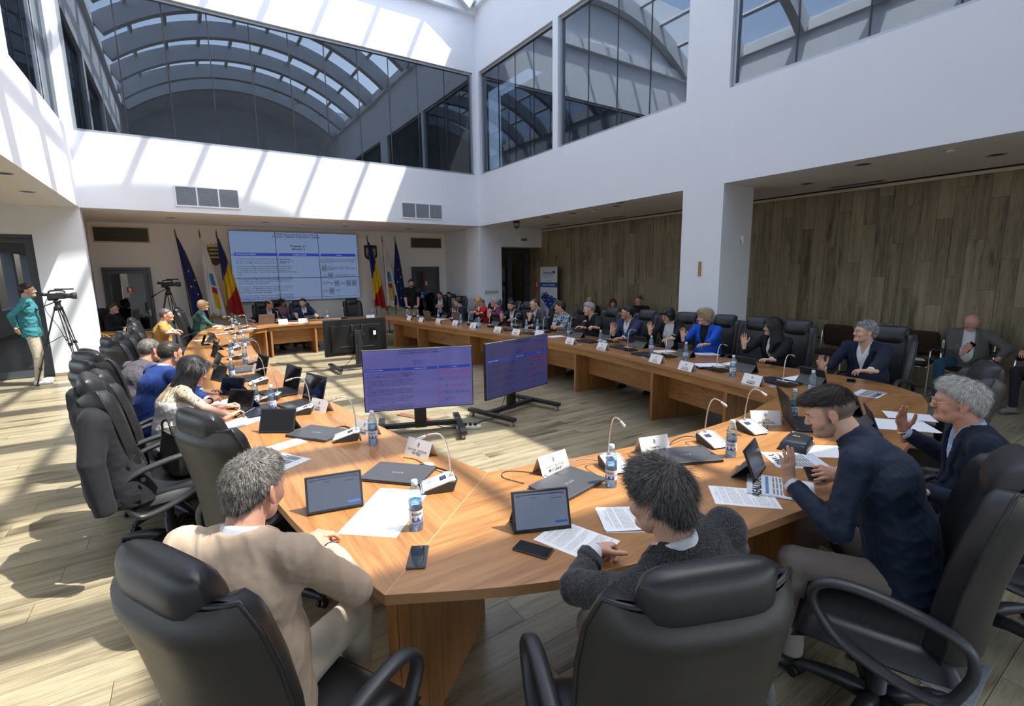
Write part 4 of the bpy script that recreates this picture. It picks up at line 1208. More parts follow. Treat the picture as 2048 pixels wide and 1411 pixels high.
    def vcut(x, y, z, D, inset=0.0, lapel=True):
        rx, ry, rz = x-ch[0], y-ch[1], z-ch[2]
        u = rx*lat[0]+ry*lat[1]+rz*lat[2]; w = rx*fwd[0]+ry*fwd[1]+rz*fwd[2]; t = rx*up[0]+ry*up[1]+rz*up[2]
        e = np.abs(u)-np.minimum(np.maximum(t-za, 0)*vs_, sp.get('vw', 0.066))-np.where(t < za, (za-t)*0.9+0.0, 0)*0+np.where(t < za, (za-t), 0)
        inside = np.maximum(e, 0.015-w)              # negative inside the opening
        out = np.maximum(D, -inside)
        if lapel:
            band = np.clip(1-np.abs(e-0.024)/0.023, 0, 1)*(w > 0.02)*np.clip((t-za)/0.02, 0, 1)*(t < 0.16)
            out = np.where(band > 0, out-0.009*np.clip(band*6, 0, 1), out)
        return out
    J = SDF(); g = 0.016 if cl in ('jacket', 'bomber') else (0.014 if cl == 'sweater' else 0.009)
    torso(J, g)
    if cl in ('jacket', 'bomber'):
        if not st: J.elt(pel-V3(0, 0.0, 0.05), wa, (1, 0, 0), (0.188*fat+g, 0.140*fat+g), (0.158*fat+g, 0.116*fat+g), k=0.04)
        else: J.elt(pel-V3(0, 0, 0.12), wa, (1, 0, 0), (0.18*fat+g, 0.13*fat+g), (0.155*fat+g, 0.112*fat+g), k=0.04)
    r0, r1, r2 = (0.062, 0.056, 0.041) if cl in ('jacket', 'bomber') else (0.054, 0.048, 0.036)
    if fem: r0, r1, r2 = r0*0.88, r1*0.88, r2*0.88
    r0 *= 0.7+0.3*fat; r1 *= 0.7+0.3*fat
    if sp.get('bare'):
        for n in 'RL':
            A, E, W, _, _, _ = arms[n]; J.cap(A, A+(E-A)*sp['bare'], r0, r1*1.1, k=0.03, flat=True)
    else:
        for n in 'RL': sleeve(J, n, r0, r1, r2, 0.028)
    if cl == 'jacket':       # collar standing round the back of the neck
        J.elt(nb-up*0.035, nb+up*0.022+V3(0, -0.004, 0), lat, (0.078, 0.080), (0.071, 0.072), k=0.015, flat=True)
    elif cl == 'bomber':
        J.elt(nb-up*0.035, nb+up*0.058+fwd*0.008, lat, (0.080, 0.082), (0.072, 0.074), k=0.012, flat=True)
    elif cl in ('sweater', 'polo', 'blouse'):
        J.elt(nb-up*0.03, nb+up*(0.012 if cl != 'blouse' else 0.0), lat, (0.072, 0.074), (0.066, 0.068), k=0.02, flat=True)
    axis = None
    J.fnop(folds(seed, wr*1.5, (0.10, 0.24), 5)); J.fnop(folds(seed+5, wr*0.55, (0.05, 0.10), 4))
    if cl == 'jacket': J.fnop(lambda x, y, z, D: vcut(x, y, z, D))
    elif cl == 'bomber': J.fnop(lambda x, y, z, D: vcut(x, y, z, D, lapel=False))
    zb = pel[2]-(0.085 if not st else 0.20 if cl == 'jacket' else 0.09)
    J.cut((0, 0, zb), (0, 0, -1), 0.01)
    jk = child({'jacket': 'jacket', 'bomber': 'jacket', 'sweater': 'sweater', 'polo': 'shirt', 'blouse': 'blouse'}[cl], J, h, jm)
    if cl == 'jacket' and sp.get('lapel', 1):
        LP = SDF(); torso(LP, g+0.004)
        LP.elt(nb-up*0.035, nb+up*0.026+V3(0, -0.004, 0), lat, (0.083, 0.085), (0.076, 0.077), k=0.015, flat=True)
        def lap(x, y, z, D):
            rx, ry, rz = x-ch[0], y-ch[1], z-ch[2]
            u = rx*lat[0]+ry*lat[1]+rz*lat[2]; w = rx*fwd[0]+ry*fwd[1]+rz*fwd[2]; t = rx*up[0]+ry*up[1]+rz*up[2]
            hw = np.minimum(np.maximum(t-za, 0)*vs_, sp.get('vw', 0.066)); e = np.abs(u)-hw
            wd = np.clip((t-za)*0.42, 0.004, 0.050)-0.020*((t > 0.098) & (t < 0.112))-0.012*(t >= 0.112)
            band = np.maximum(np.maximum(-0.001-e, e-wd), np.maximum(0.012-w, za-t))
            rim = np.maximum(t-0.30, -(t-0.135)) if False else None
            D2 = np.maximum(np.maximum(D, -(D+0.011)), band)
            return np.maximum(D2, t-0.215)
        LP.fnop(lap); lv = LP.mesh(max(0.0055, h*0.7))
        if len(lv[1]): link('lapel', np_mesh('lapel', [(lv[0]*s, lv[1], 0)], [jm]), root)
    if shirt is not None:
        B = SDF(); B.elt(wa+fwd*0.012, ch+fwd*0.012, lat, (0.130*fat, 0.102*fat), (0.150, 0.106), k=0.05).elt(ch+fwd*0.012, ch+up*0.10+fwd*0.008, lat, (0.150, 0.106), (0.120, 0.084), k=0.05)
        if fat > 1.05: B.ell(wa+V3(0, 0.055*fat, -0.03), (0.135*fat, 0.112*fat, 0.14), k=0.05)
        if fem:
            for q in (-1, 1): B.ell(ch+lat*q*0.068+fwd*0.082-up*0.01, (0.056, 0.05, 0.056), k=0.04)
        B.cap(nb-up*0.035+fwd*0.02, ch+up*0.06+fwd*0.03, 0.062, 0.080, k=0.03)
        cr = nr+0.010
        B.elt(nb-up*0.03, nb+up*0.042+fwd*0.006, lat, (cr+0.008, cr+0.010), (cr+0.001, cr+0.003), k=0.012, flat=True)
        za2 = 0.07
        def sc(x, y, z, D):
            rx, ry, rz = x-ch[0], y-ch[1], z-ch[2]
            u = rx*lat[0]+ry*lat[1]+rz*lat[2]; w = rx*fwd[0]+ry*fwd[1]+rz*fwd[2]; t = rx*up[0]+ry*up[1]+rz*up[2]
            return np.maximum(D, -np.maximum(np.abs(u)-(t-za2)*0.40, 0.03-w))
        if not sp.get('closed'): B.fnop(sc)
        if not sp.get('bare'):
            for n in 'RL':
                A, E, W, _, _, _ = arms[n]; d = _unit(W-E); CF = SDF().cap(W-d*0.10, W-d*0.008, r2-0.004, r2-0.006, k=0.004, flat=True); child('shirt_cuff', CF, min(h, 0.009), shirt)
        B.fnop(folds(seed+2, 0.0022, (0.03, 0.07), 5))
        child('shirt', B, min(h, 0.009), shirt)
    # ---------------- trousers and shoes
    T_ = SDF(); tf = 0.85+0.15*fat
    T_.elt(pel-V3(0, 0, 0.02), pel+V3(0, 0, 0.06 if not st else 0.11), (1, 0, 0), (0.164*fat, 0.118*fat), (0.148*fat, 0.104*fat), k=0.04)
    for hip, knee, ank, toe in legs:
        lo = ank+V3(0, 0, 0.0)
        T_.cap(hip, knee, 0.088*tf, 0.066, k=0.04); T_.cap(knee, lo, 0.064, 0.052 if not fem else 0.046, k=0.015, flat=True)
    T_.fnop(folds(seed+7, 0.004, (0.05, 0.12), 6))
    child('trousers', T_, max(h, 0.009) if sp.get('legs') else 0.018, sp.get('tmat', M['trouser_dark']))
    for i, (hip, knee, ank, toe) in enumerate(legs):
        F = SDF(); fl = ank[2]-0.088/s
        d = _unit(V3(toe[0]-ank[0], toe[1]-ank[1], 0)); zf = 0.038/s
        heel = V3(ank[0], ank[1], 0)-d*0.03; tp = V3(ank[0], ank[1], 0)+d*0.155
        F.cap(V3(heel[0], heel[1], zf), V3(tp[0], tp[1], zf*0.95), 0.036, 0.034, k=0.02).cap(V3(heel[0], heel[1], zf), ank+V3(0, 0, 0.01), 0.036, 0.038, k=0.03)
        F.ell(V3(*(heel*0.35+tp*0.65)[:2], zf+0.008), (0.043, 0.043, 0.030), k=0.03)
        F.cut((0, 0, 0.001), (0, 0, -1), 0.004)
        child('shoe', F, 0.008 if sp.get('legs') else 0.014, sp.get('shoe', M['shoe']))
    # ---------------- spectacles
    if sp.get('glasses'):
        gm = MB(); r_ = sp.get('grim', 0.0016)
        for q in (-1, 1):
            ring = [(q*0.033+0.023*math.cos(t)*1.05, 0.101-0.004*abs(math.cos(t)), 0.003+0.016*math.sin(t)) for t in [2*PI*i/16 for i in range(16)]]
            gm.tube(ring, r_, 6, wrap=True); gm.tube([(q*0.057, 0.100, 0.008), (q*0.076, 0.060, 0.010), (q*0.084, -0.008, 0.012), (q*0.083, -0.030, -0.002)], r_, 6)
        gm.tube([(-0.010, 0.102, 0.006), (0, 0.105, 0.010), (0.010, 0.102, 0.006)], r_, 6)
        def place(o_):
            for v_ in o_.data.vertices: v_.co = (H3 @ np.array(v_.co)+hc)*s
        fr = gm.build('spectacles', sp.get('gmat', M['black']), root); place(fr)
        ls = MB()
        for q in (-1, 1): ls.add([(q*0.033+0.022*math.cos(t), 0.101, 0.003+0.0155*math.sin(t)) for t in [2*PI*i/16 for i in range(16)]], [list(range(16))])
        lo_ = ls.build('lens', M['lens'], fr); place(lo_)
    # wrist watch
    if sp.get('watch'):
        n = sp['watch']; A, E, W, HM, _, _ = arms[n]; wm = MB()
        Mx = lambda p: (HM @ np.array(p)+W)*s
        wm.tube([Mx((0.033*math.cos(t), 0.000, 0.026*math.sin(t))) for t in [2*PI*i/18 for i in range(18)]], 0.004*s, 6, wrap=True, flat=2.4, up=tuple(HM[:, 1]))
        wm.build('watch', sp.get('wmat', M['black']), root)
    info = dict(root=root, k=kk, s=s, loc=loc, a=a, arms=arms, face=face, legs=legs)
    def world(p):
        v = rotz(a) @ Vector(tuple(np.array(p)*s)); return v+loc
    info['world'] = world
    PEOPLE[key] = info
    return info
M['trouser_dark'] = cloth('dark_trouser_cloth', (0.020, 0.021, 0.026))
# ================================================================ who sits where
D = math.radians
NAVY = cloth('navy_suit_cloth', (0.012, 0.017, 0.036)); DKN = cloth('midnight_suit_cloth', (0.013, 0.016, 0.026)); BLACKC = cloth('black_cloth', (0.010, 0.010, 0.012))
BLUE = cloth('bright_navy_cloth', (0.018, 0.045, 0.190)); MIDB = cloth('slate_blue_suit', (0.030, 0.040, 0.085)); BEIGE = cloth('beige_linen', (0.46, 0.355, 0.265), var=0.10)
OCHRE = cloth('ochre_cloth', (0.42, 0.22, 0.060)); GREYS = cloth('grey_suit_cloth', (0.075, 0.078, 0.090)); MAUVE = cloth('grey_mauve_cloth', (0.085, 0.078, 0.095))
PURP = cloth('plum_cloth', (0.105, 0.020, 0.070)); REDC = cloth('scarlet_cloth', (0.55, 0.015, 0.018)); ROYAL = cloth('royal_blue_cloth', (0.010, 0.085, 0.50)); GREEN = cloth('bottle_green_knit', (0.030, 0.085, 0.072))
TEAL = cloth('teal_knit', (0.045, 0.210, 0.240)); KHAKI = cloth('khaki_cotton', (0.50, 0.44, 0.34)); TAUPE = cloth('taupe_cotton', (0.24, 0.20, 0.175)); JEANS = cloth('blue_denim', (0.022, 0.065, 0.120), var=0.25)
DENIM = cloth('denim_jacket', (0.035, 0.070, 0.115)); ROSE = cloth('dusty_rose_cloth', (0.30, 0.16, 0.22)); WHITE = cloth('white_shirt_cloth', (0.70, 0.72, 0.77)); LBLUE = cloth('pale_blue_shirt', (0.42, 0.53, 0.72)); BLKS = cloth('black_shirt', (0.012, 0.012, 0.013))
BOMB = cloth('navy_bomber_cloth', (0.012, 0.022, 0.046), rough=0.6, sheen=0.05); WTEE = cloth('white_tee', (0.62, 0.62, 0.63)); GTW = tweed('grey_tweed', (0.10, 0.097, 0.092), (0.22, 0.21, 0.20), 420)
CTW = tweed('charcoal_tweed', (0.020, 0.021, 0.024), (0.120, 0.122, 0.130), 300); CHK = checks('checked_cloth', (0.42, 0.46, 0.48), (0.10, 0.14, 0.18), (0.05, 0.08, 0.11))
def blouse_mat():
    m = pbr('patterned_blouse', (0.66, 0.65, 0.64), 0.8, spec=0.2); nt = m.node_tree; L = nt.links.new; b = nt.nodes['Principled BSDF']
    tc = _n(nt, 'ShaderNodeTexCoord'); br = _n(nt, 'ShaderNodeTexBrick'); br.inputs['Scale'].default_value = 30
    br.inputs['Color1'].default_value = (0.72, 0.70, 0.66, 1); br.inputs['Color2'].default_value = (0.45, 0.30, 0.10, 1); br.inputs['Mortar'].default_value = (0.015, 0.015, 0.018, 1); br.inputs['Mortar Size'].default_value = 0.03
    rt = _n(nt, 'ShaderNodeMapping'); rt.inputs['Rotation'].default_value = (0.7, 0.5, 0.6); L(tc.outputs['Object'], rt.inputs[0]); L(rt.outputs[0], br.inputs['Vector'])
    sp = _n(nt, 'ShaderNodeSeparateXYZ'); L(tc.outputs['Object'], sp.inputs[0])
    gt = _n(nt, 'ShaderNodeMath', operation='GREATER_THAN'); gt.inputs[1].default_value = 0.925; L(sp.outputs[2], gt.inputs[0])
    mx = _n(nt, 'ShaderNodeMix', data_type='RGBA'); mx.inputs['A'].default_value = (0.66, 0.65, 0.64, 1); L(br.outputs['Color'], mx.inputs['B']); L(gt.outputs[0], mx.inputs['Factor'])
    L(mx.outputs['Result'], b.inputs['Base Color']); return m
M['blouse'] = blouse_mat()
GOLD = pbr('gold_wire', (0.75, 0.55, 0.25), 0.25, 1.0)
def raised(px, py, X, pose='raised', bk=(0.85, 0.5, 0.05), fd=(-0.08, 0.05, 1), **k): return dict(px=(px, py), x=X, fd=fd, bk=bk, world=1, pose=pose, **k)
def rest(px, py, fd, pose='relaxed', bk=(0, 0, 1), z=0.785, **k): return dict(px=(px, py), z=z, fd=fd, bk=bk, world=1, pose=pose, **k)
PALE = (0.60, 0.37, 0.275); RUDDY = (0.56, 0.29, 0.205); TAN = (0.50, 0.285, 0.195)
# ---- nearest four
person('L1', 'man in beige linen jacket leaning on the table corner, seen from behind', (505, 903), ('z', 1.295), D(48), mat=BEIGE, shirt=WHITE, hair='saltpepper', lean=0.08, hunch=0.25, fat=1.22, sw=0.20,
       hp=0.22, hy=D(-6), skin=RUDDY, h=0.0065, hh=0.004, ha=0.003, hhair=0.004, hth=0.007, strands=16000, sln=0.016, swd=0.0006, lift=0.10, legs=1, wr=0.0035, watch='R', tmat=KHAKI, knee=0.2,
       armR=dict(px=(660, 1098), z=0.80, fd=(-0.35, 1, 0.10), bk=(0.25, 0, 1), world=1, pose='half', pole=(0.9, -0.5, -0.4)), armL=dict(px=(607, 1082), z=0.80, fd=(1, 0.25, 0), bk=(0, 0, 1), world=1, pose='half'))
person('F3', 'man in charcoal tweed jacket seen from behind, back of dark wavy hair', (1318, 918), ('z', 1.295), D(84), side=-0.26, sw=0.205, fat=1.1, mat=CTW, shirt=WHITE, hair='greydark', lean=0.04, hunch=0.22, hp=0.20, hy=D(16), skin=PALE,
       h=0.0065, hh=0.004, ha=0.003, hhair=0.004, hth=0.009, strands=16000, sln=0.034, swd=0.0008, lift=0.05, mess=0.25, legs=1, wr=0.003, tmat=TAUPE, front=0.0,
       armL=dict(px=(1188, 1098), z=0.81, fd=(0.95, 0.05, -0.15), bk=(-0.2, 0.35, 0.9), world=1, pose='curl', pole=(-1.2, -0.2, -0.3)),
       armR=dict(px=(1352, 1018), y=1.20, fd=(-0.15, 0.1, 1), bk=(-0.4, -0.9, 0), world=1, pose='raised', pole=(0.8, -0.2, -0.8)))
person('F2', 'young man in navy bomber jacket bent over his phone, dark swept-up hair', (1650, 768), ('z', 1.345), D(106), mat=BOMB, top='bomber', shirt=WHITE, hair='dark', style='fade', fade=0.8, lean=0.30, hunch=0.30, hp=0.42, hy=D(10),
       skin=PALE, h=0.0065, hh=0.0032, ha=0.003, hhair=0.004, strands=9000, sln=0.022, swd=0.0008, lift=0.05, legs=1, wr=0.0035, tmat=TAUPE, vz=0.06, beard=0.35, knee=0.2,
       armL=dict(px=(1577, 962), y=1.06, fd=(-0.10, 0.05, 1), bk=(-0.25, -1, 0.05), world=1, pose='flat', thumb=0.2, pole=(-0.5, -0.5, -0.9)), armR=dict(px=(1668, 945), z=0.84, fd=(-0.95, 0.25, 0.18), bk=(0.3, -0.8, 0.5), world=1, pose='half', thumb=0.5, pole=(0.5, -0.6, -0.7)))
person('F1', 'elderly white-haired man in navy jacket and gold spectacles, one hand raised', (1928, 756), ('z', 1.31), D(118), mat=NAVY, shirt=LBLUE, hair='white', lean=0.16, hunch=0.15, hp=0.06, hy=D(-6), fat=1.15, skin=RUDDY, h=0.0065, hh=0.0032, ha=0.003, hhair=0.004, hth=0.009,
       strands=12000, sln=0.026, swd=0.0008, lift=0.07, glasses=1, gmat=GOLD, wr=0.0035, vz=-0.08, watch='R', wmat=GOLD, front=0.008,
       armR=dict(px=(1806, 862), y=1.02, fd=(-0.30, 0.1, 1), bk=(0.35, 0.90, -0.1), world=1, pose='raised', thumb=0.3, pole=(0.6, -0.3, -0.9)), armL=dict(at=(-0.2, 0.34, 0.79), fd=(0.7, 0.6, 0), bk=(0, 0, 1)))
# ---- sunlit side
person('L2', 'woman with long black hair and patterned white blouse holding a phone', (390, 711), ('z', 1.245), D(12), mat=M['blouse'], top='blouse', bare=0.75, fem=1, hair='black', style='long', hlen=0.33, hfront=0.04, lean=0.22, hunch=0.15, hp=0.40, hy=D(-14), sw=0.165,
       skin=PALE, h=0.007, hh=0.004, ha=0.0035, strands=7000, sln=0.06, swd=0.0009, lift=0.02, mess=0.06, legs=1, armR=rest(462, 832, (0.85, 0.45, 0.25), 'hold', (-0.3, 0.2, 1), z=0.86, thumb=0.5), armL=rest(450, 812, (1, 0.1, 0.1), 'hold', (0, 0.3, 1), z=0.85))
person('L3', 'man in bright navy blue suit jacket, close-cropped dark hair, from behind', (337, 681), ('z', 1.29), D(28), mat=BLUE, shirt=WHITE, hair='dark', style='crew', hth=0.006, fade=0.5, lean=0.26, hunch=0.15, hp=0.12, hy=D(8), fat=1.08, skin=TAN, h=0.007, hh=0.004, ha=0.0035, wr=0.0035, strands=5000, sln=0.010, swd=0.0007,
       watch='R', wmat=BLACKC, armR=rest(428, 808, (0.6, 0.9, 0.1), 'half', z=0.80), armL=rest(418, 788, (0.9, 0.2, 0.1), 'half', z=0.80))
person('L4', 'man with salt-and-pepper crop in grey jacket, mostly hidden by the blue suit', (297, 676), ('z', 1.265), D(38), mat=MAUVE, shirt=MAUVE, hair='saltpepper', style='crew', hth=0.006, lean=0.24, hunch=0.2, hp=0.15, skin=RUDDY, fat=1.1, h=0.008, hh=0.004, strands=4000, sln=0.010, swd=0.0008)
person('L5', 'man in ochre jacket writing at the far end of the sunlit table', (329, 616), ('z', 1.345), D(-2), mat=OCHRE, shirt=WHITE, hair='greydark', style='crew', hth=0.008, lean=0.18, hy=D(-4), fat=1.1, skin=RUDDY, h=0.009, hh=0.005, wr=0.005,
       armR=rest(388, 703, (1, 0.2, 0), 'half', z=0.80), armL=rest(398, 697, (1, -0.1, 0), 'half', z=0.80))
person('L6', 'blond woman in bottle-green sweater at the corner of the head table', (405, 600), ('z', 1.375), D(-8), mat=GREEN, top='sweater', fem=1, hair='blond', style='bob', lean=0.14, hp=0.12, hy=D(-2), skin=PALE, sw=0.17, h=0.010, hh=0.005,
       armR=rest(432, 655, (1, -0.1, 0), 'half', z=0.80), armL=rest(436, 651, (1, 0, 0), 'half', z=0.80))
# ---- head table
person('B1', 'bald man in dark suit with spectacles behind an open laptop', (537, 599), ('y', 13.95), D(-78), mat=DKN, shirt=LBLUE, hair='dark', style='horseshoe', lean=0.22, hp=0.05, hy=D(44), glasses=1, skin=TAN, fat=1.08, armR=dict(px=(500, 640), z=0.80, fd=(0.6, -0.8, 0), bk=(0, 0, 1), world=1, pose='half'))
person('B2', 'dark-haired woman in dusty rose top seated behind the bald man', (562, 597), ('y', 14.9), D(-75), mat=ROSE, top='blouse', fem=1, hair='dark', style='bob', lean=0.05, hy=D(30), sw=0.165, skin=TAN)
person('B3', 'dark-haired man in blue suit resting his hand on his chin', (605, 596), ('y', 13.95), D(-85), mat=cloth('steel_blue_suit', (0.018, 0.040, 0.090)), shirt=WHITE, hair='dark', style='crew', hth=0.011, beard=0.5, lean=0.12, hp=0.1, hy=D(-40), skin=PALE,
       armR=dict(px=(594, 632), y=13.72, fd=(-0.1, 0.25, 1), bk=(0.5, -1, 0), world=1, pose='curl'), armL=rest(640, 637, (0, -1, 0), 'half'))
# ---- far side, far end to near end
person('R1', 'man with spectacles in navy suit, hand over his mouth, far end', (915, 594), ('y', 11.0), D(165), mat=NAVY, shirt=WHITE, hair='dark', style='crew', hth=0.012, lean=0.22, hp=0.12, hy=D(-28), glasses=1, skin=TAN,
       armR=dict(px=(909, 628), x=5.52, fd=(0.1, 0.1, 1), bk=(-0.8, -0.5, 0.1), world=1, pose='curl'))
person('R2', 'blond long-haired woman in scarlet jacket looking down at her phone', (955, 593), ('x', 5.98), D(185), mat=REDC, shirt=WHITE, closed=1, fem=1, hair='blond', style='long', hlen=0.27, hfront=0.05, lean=0.10, hp=0.28, hy=D(8), hr=0.1, sw=0.165, skin=PALE, armR=rest(938, 642, (-1, 0.2, 0.1), 'hold', z=0.82), armL=rest(948, 646, (-1, 0, 0.1), 'half', z=0.80))
person('R3', 'grey-haired man with spectacles in plum jacket, fingers clasped', (990, 594), ('x', 6.0), D(160), mat=PURP, shirt=WHITE, closed=1, hair='grey', hth=0.014, lean=0.16, hp=0.06, hy=D(-25), glasses=1, grim=0.0022, skin=RUDDY, fat=1.1,
       armR=dict(px=(972, 628), x=5.56, fd=(0.15, 0, 1), bk=(0.1, 1, 0.2), world=1, pose='curl'), armL=dict(px=(978, 629), x=5.54, fd=(0.15, 0.1, 1), bk=(0, -1, 0.2), world=1, pose='curl'))
person('R4', 'smiling bearded man in dark suit, hand raised with the palm out', (1022, 600), ('x', 5.96), D(195), mat=DKN, shirt=WHITE, hair='dark', style='crew', hth=0.009, fade=0.6, beard=0.7, lean=0.20, hp=0.25, hy=D(6), skin=TAN, armR=raised(1003, 636, 5.60), armL=rest(1012, 656, (-0.9, 0.4, 0.1), 'half', z=0.80), watch='L')
person('R5', 'balding man in grey suit covering his mouth with one hand', (1068, 596), ('x', 6.05), D(175), mat=GREYS, shirt=WHITE, hair='brown', style='receding', front=0.03, hth=0.006, lean=0.18, hp=0.22, hy=D(-4), skin=PALE, armR=dict(px=(1056, 640), x=5.62, fd=(0.2, 0, 1), bk=(-0.7, -0.7, 0.1), world=1, pose='curl'))
person('R6', 'dark-haired man in a checked jacket and pale blue shirt', (1121, 601), ('x', 6.02), D(175), mat=CHK, shirt=LBLUE, hair='dark', style='short', hth=0.012, lean=0.14, hp=0.02, hy=D(-36), skin=RUDDY, armR=rest(1103, 664, (-0.7, -0.6, 0), 'half', z=0.80), armL=rest(1112, 668, (-0.8, 0.5, 0), 'half', z=0.80))
person('R7', 'heavy man in black with grey hair and grey goatee, reading a tablet', (1178, 604), ('x', 6.02), D(178), mat=BLACKC, shirt=BLKS, hair='grey', hth=0.011, beard=0.6, beardc=(0.30, 0.29, 0.28), lean=0.12, hp=0.16, hy=D(-32), fat=1.25, skin=PALE, armR=rest(1160, 672, (-0.8, 0.2, 0.2), 'half', z=0.82), armL=rest(1180, 683, (-0.8, 0.3, 0.2), 'hold', z=0.82))
person('R8', 'stout black-haired man with spectacles in slate blue suit, hand raised', (1256, 610), ('x', 6.04), D(185), mat=MIDB, shirt=WHITE, hair='black', hth=0.015, lean=0.12, hp=0.02, hy=D(-44), glasses=1, grim=0.0024, fat=1.28, beard=0.3, skin=TAN, h=0.010, armR=raised(1226, 663, 5.64), armL=rest(1237, 683, (-0.9, 0.5, 0), 'half', z=0.80), watch='L')
person('R9', 'black-haired woman in black and white top and spectacles, hand raised', (1335, 615), ('x', 6.0), D(190), mat=BLACKC, shirt=WTEE, closed=1, fem=1, hair='black', style='bob', lean=0.14, hp=0.30, hy=D(-20), glasses=1, sw=0.165, skin=PALE, h=0.009, vs=0.9, vz=-0.25, vw=0.09, armR=raised(1300, 661, 5.62), armL=rest(1322, 703, (-0.9, 0.4, 0), 'half', z=0.80))
person('R10', 'woman with voluminous short fair hair in royal blue blazer, hand raised', (1412, 616), ('x', 6.06), D(185), mat=ROYAL, shirt=BLKS, closed=1, fem=1, hair='ash', style='volume', htop=0.012, lean=0.12, hp=0.04, hy=D(-38), fat=1.08, sw=0.175, skin=PALE, h=0.009, hh=0.0045, strands=3000, sln=0.03, armR=raised(1366, 674, 5.66), armL=rest(1392, 712, (-0.95, 0.3, 0), 'half', z=0.80), vz=-0.12)
person('R11', 'woman with long black hair in black blazer and white frilled cuffs', (1548, 635), ('x', 5.99), D(178), mat=BLACKC, shirt=WHITE, fem=1, hair='black', style='long', hlen=0.33, hfront=0.06, lean=0.12, hp=0.08, hy=D(-46), sw=0.165, skin=PALE, h=0.009, hh=0.0045, strands=4000, sln=0.06, lift=0.02, mess=0.06, armR=raised(1488, 688, 5.60), armL=rest(1533, 728, (-0.85, 0.5, 0.1), 'half', z=0.80), vz=-0.16)
person('R12', 'man with curly grey hair in navy jacket, palm half raised over the table', (1735, 641), ('x', 6.02), D(176), mat=NAVY, shirt=WHITE, hair='grey', style='curly', lean=0.18, hp=-0.02, hy=D(-40), skin=PALE, h=0.008, hh=0.0038, ha=0.0035, fat=1.08, strands=3500, sln=0.018, vz=-0.10,
       armR=dict(px=(1645, 735), x=5.62, fd=(-0.30, 0.25, 0.95), bk=(0.5, 0.85, 0.3), world=1, pose='half', pole=(0.5, -0.4, -0.8)), armL=rest(1722, 764, (-0.6, 0.95, 0), 'half', z=0.795))
# ---- onlookers
person('S1', 'man in teal sweater and khaki trousers standing at the left doorway', (50, 566), ('y', 11.95), D(8), stand=1, mat=TEAL, top='sweater', hair='dark', style='crew', hth=0.013, lean=-0.03, hy=D(-6), glasses=1, beard=0.25, skin=PALE, fat=1.04, tmat=KHAKI, shoe=M['shoe_w'], legs=1, h=0.009, wr=0.006,
       armR=dict(at=(0.13, -0.17, 0.98), fd=(-0.8, 0.1, -0.3), bk=(0.2, -1, 0), pose='half', pole=(0.7, -0.7, 0)), armL=dict(at=(-0.12, -0.20, 0.98), fd=(0.8, 0.1, -0.3), bk=(0.2, -1, 0), pose='half', pole=(-0.7, -0.7, 0)))
person('S2', 'bearded man in black shirt standing by the far camera', (822, 558), ('y', 14.1), D(250), stand=1, mat=BLACKC, top='polo', bare=0.9, hair='dark', style='crew', hth=0.014, beard=0.8, lean=0.0, hy=D(4), hp=0.1, skin=PALE, fat=1.2, tmat=KHAKI, legs=1)
person('S3', 'man in black waistcoat and white shirt with folded arms, by the far door', (879, 583), ('y', 14.0), D(232), mat=BLACKC, shirt=WHITE, top='jacket', vs=0.9, vz=-0.25, vw=0.08, hair='dark', style='crew', hth=0.012, beard=0.5, lean=0.10, hp=0.12, hy=D(-22), skin=TAN, armR=dict(at=(-0.02, 0.26, 0.92), fd=(-0.9, 0.1, 0), bk=(0.1, 1, 0.2), pose='curl'), armL=dict(at=(0.02, 0.28, 0.90), fd=(0.9, 0.1, 0), bk=(-0.1, 1, 0.2), pose='curl'))
person('S4', 'man in black with hand at his chin, seated beside the waistcoat', (897, 583), ('y', 14.35), D(236), mat=BLKS, top='sweater', hair='dark', style='crew', lean=0.12, hp=0.12, hy=D(-20), skin=TAN, armR=dict(at=(0.02, 0.26, 1.06), fd=(0, -0.1, 1), bk=(0, 1, 0.1), pose='curl'))
person('S5', 'man with spectacles in black cardigan at the side desk with monitor', (222, 607), ('y', 14.1), D(-30), mat=BLACKC, shirt=cloth('dark_green_tee', (0.018, 0.030, 0.026)), closed=1, hair='brown', style='short', hth=0.016, lean=0.06, hp=-0.12, hy=D(10), glasses=1, fat=1.1, skin=PALE)
person('W1', 'bald man in dark clothes by the cladding, almost hidden by the goatee', (1180, 596), ('x', 8.95), D(225), mat=BLACKC, top='sweater', style='bald', lean=0.05, skin=RUDDY)
person('W2', 'woman with red bobbed hair in denim jacket by the cladding', (1226, 597), ('x', 8.95), D(222), mat=DENIM, shirt=BLKS, closed=1, fem=1, hair='red', style='bob', lean=0.05, sw=0.165, skin=PALE, hy=D(5))
person('W3', 'short-haired man in black sweater with white collar by the cladding', (1279, 591), ('x', 8.95), D(215), mat=BLACKC, top='sweater', shirt=None, hair='greydark', style='crew', hth=0.010, lean=-0.03, hy=D(-25), skin=TAN)
person('W4', 'bald bearded man in grey tweed jacket and jeans checking his phone', (1945, 626), ('x', 8.95), D(192), mat=GTW, shirt=WTEE, closed=1, style='bald', hair='white', beard=0.55, beardc=(0.34, 0.30, 0.27), lean=0.02, hp=0.30, hy=D(2), fat=1.25, skin=(0.55, 0.30, 0.23), tmat=JEANS, legs=1, h=0.009, hh=0.0045, ha=0.0035, vs=0.6, vz=-0.30, vw=0.07, knee=0.26, watch='L', wmat=BLACKC,
       armR=dict(px=(1928, 702), x=8.58, fd=(-0.1, -0.5, 0.75), bk=(-0.9, 0.2, -0.1), world=1, pose='hold', thumb=0.4), armL=dict(px=(1992, 722), x=8.80, fd=(0.2, 0.55, -0.85), bk=(-0.8, -0.5, 0.1), world=1, pose='half', pole=(-1, -0.5, 0.1)))
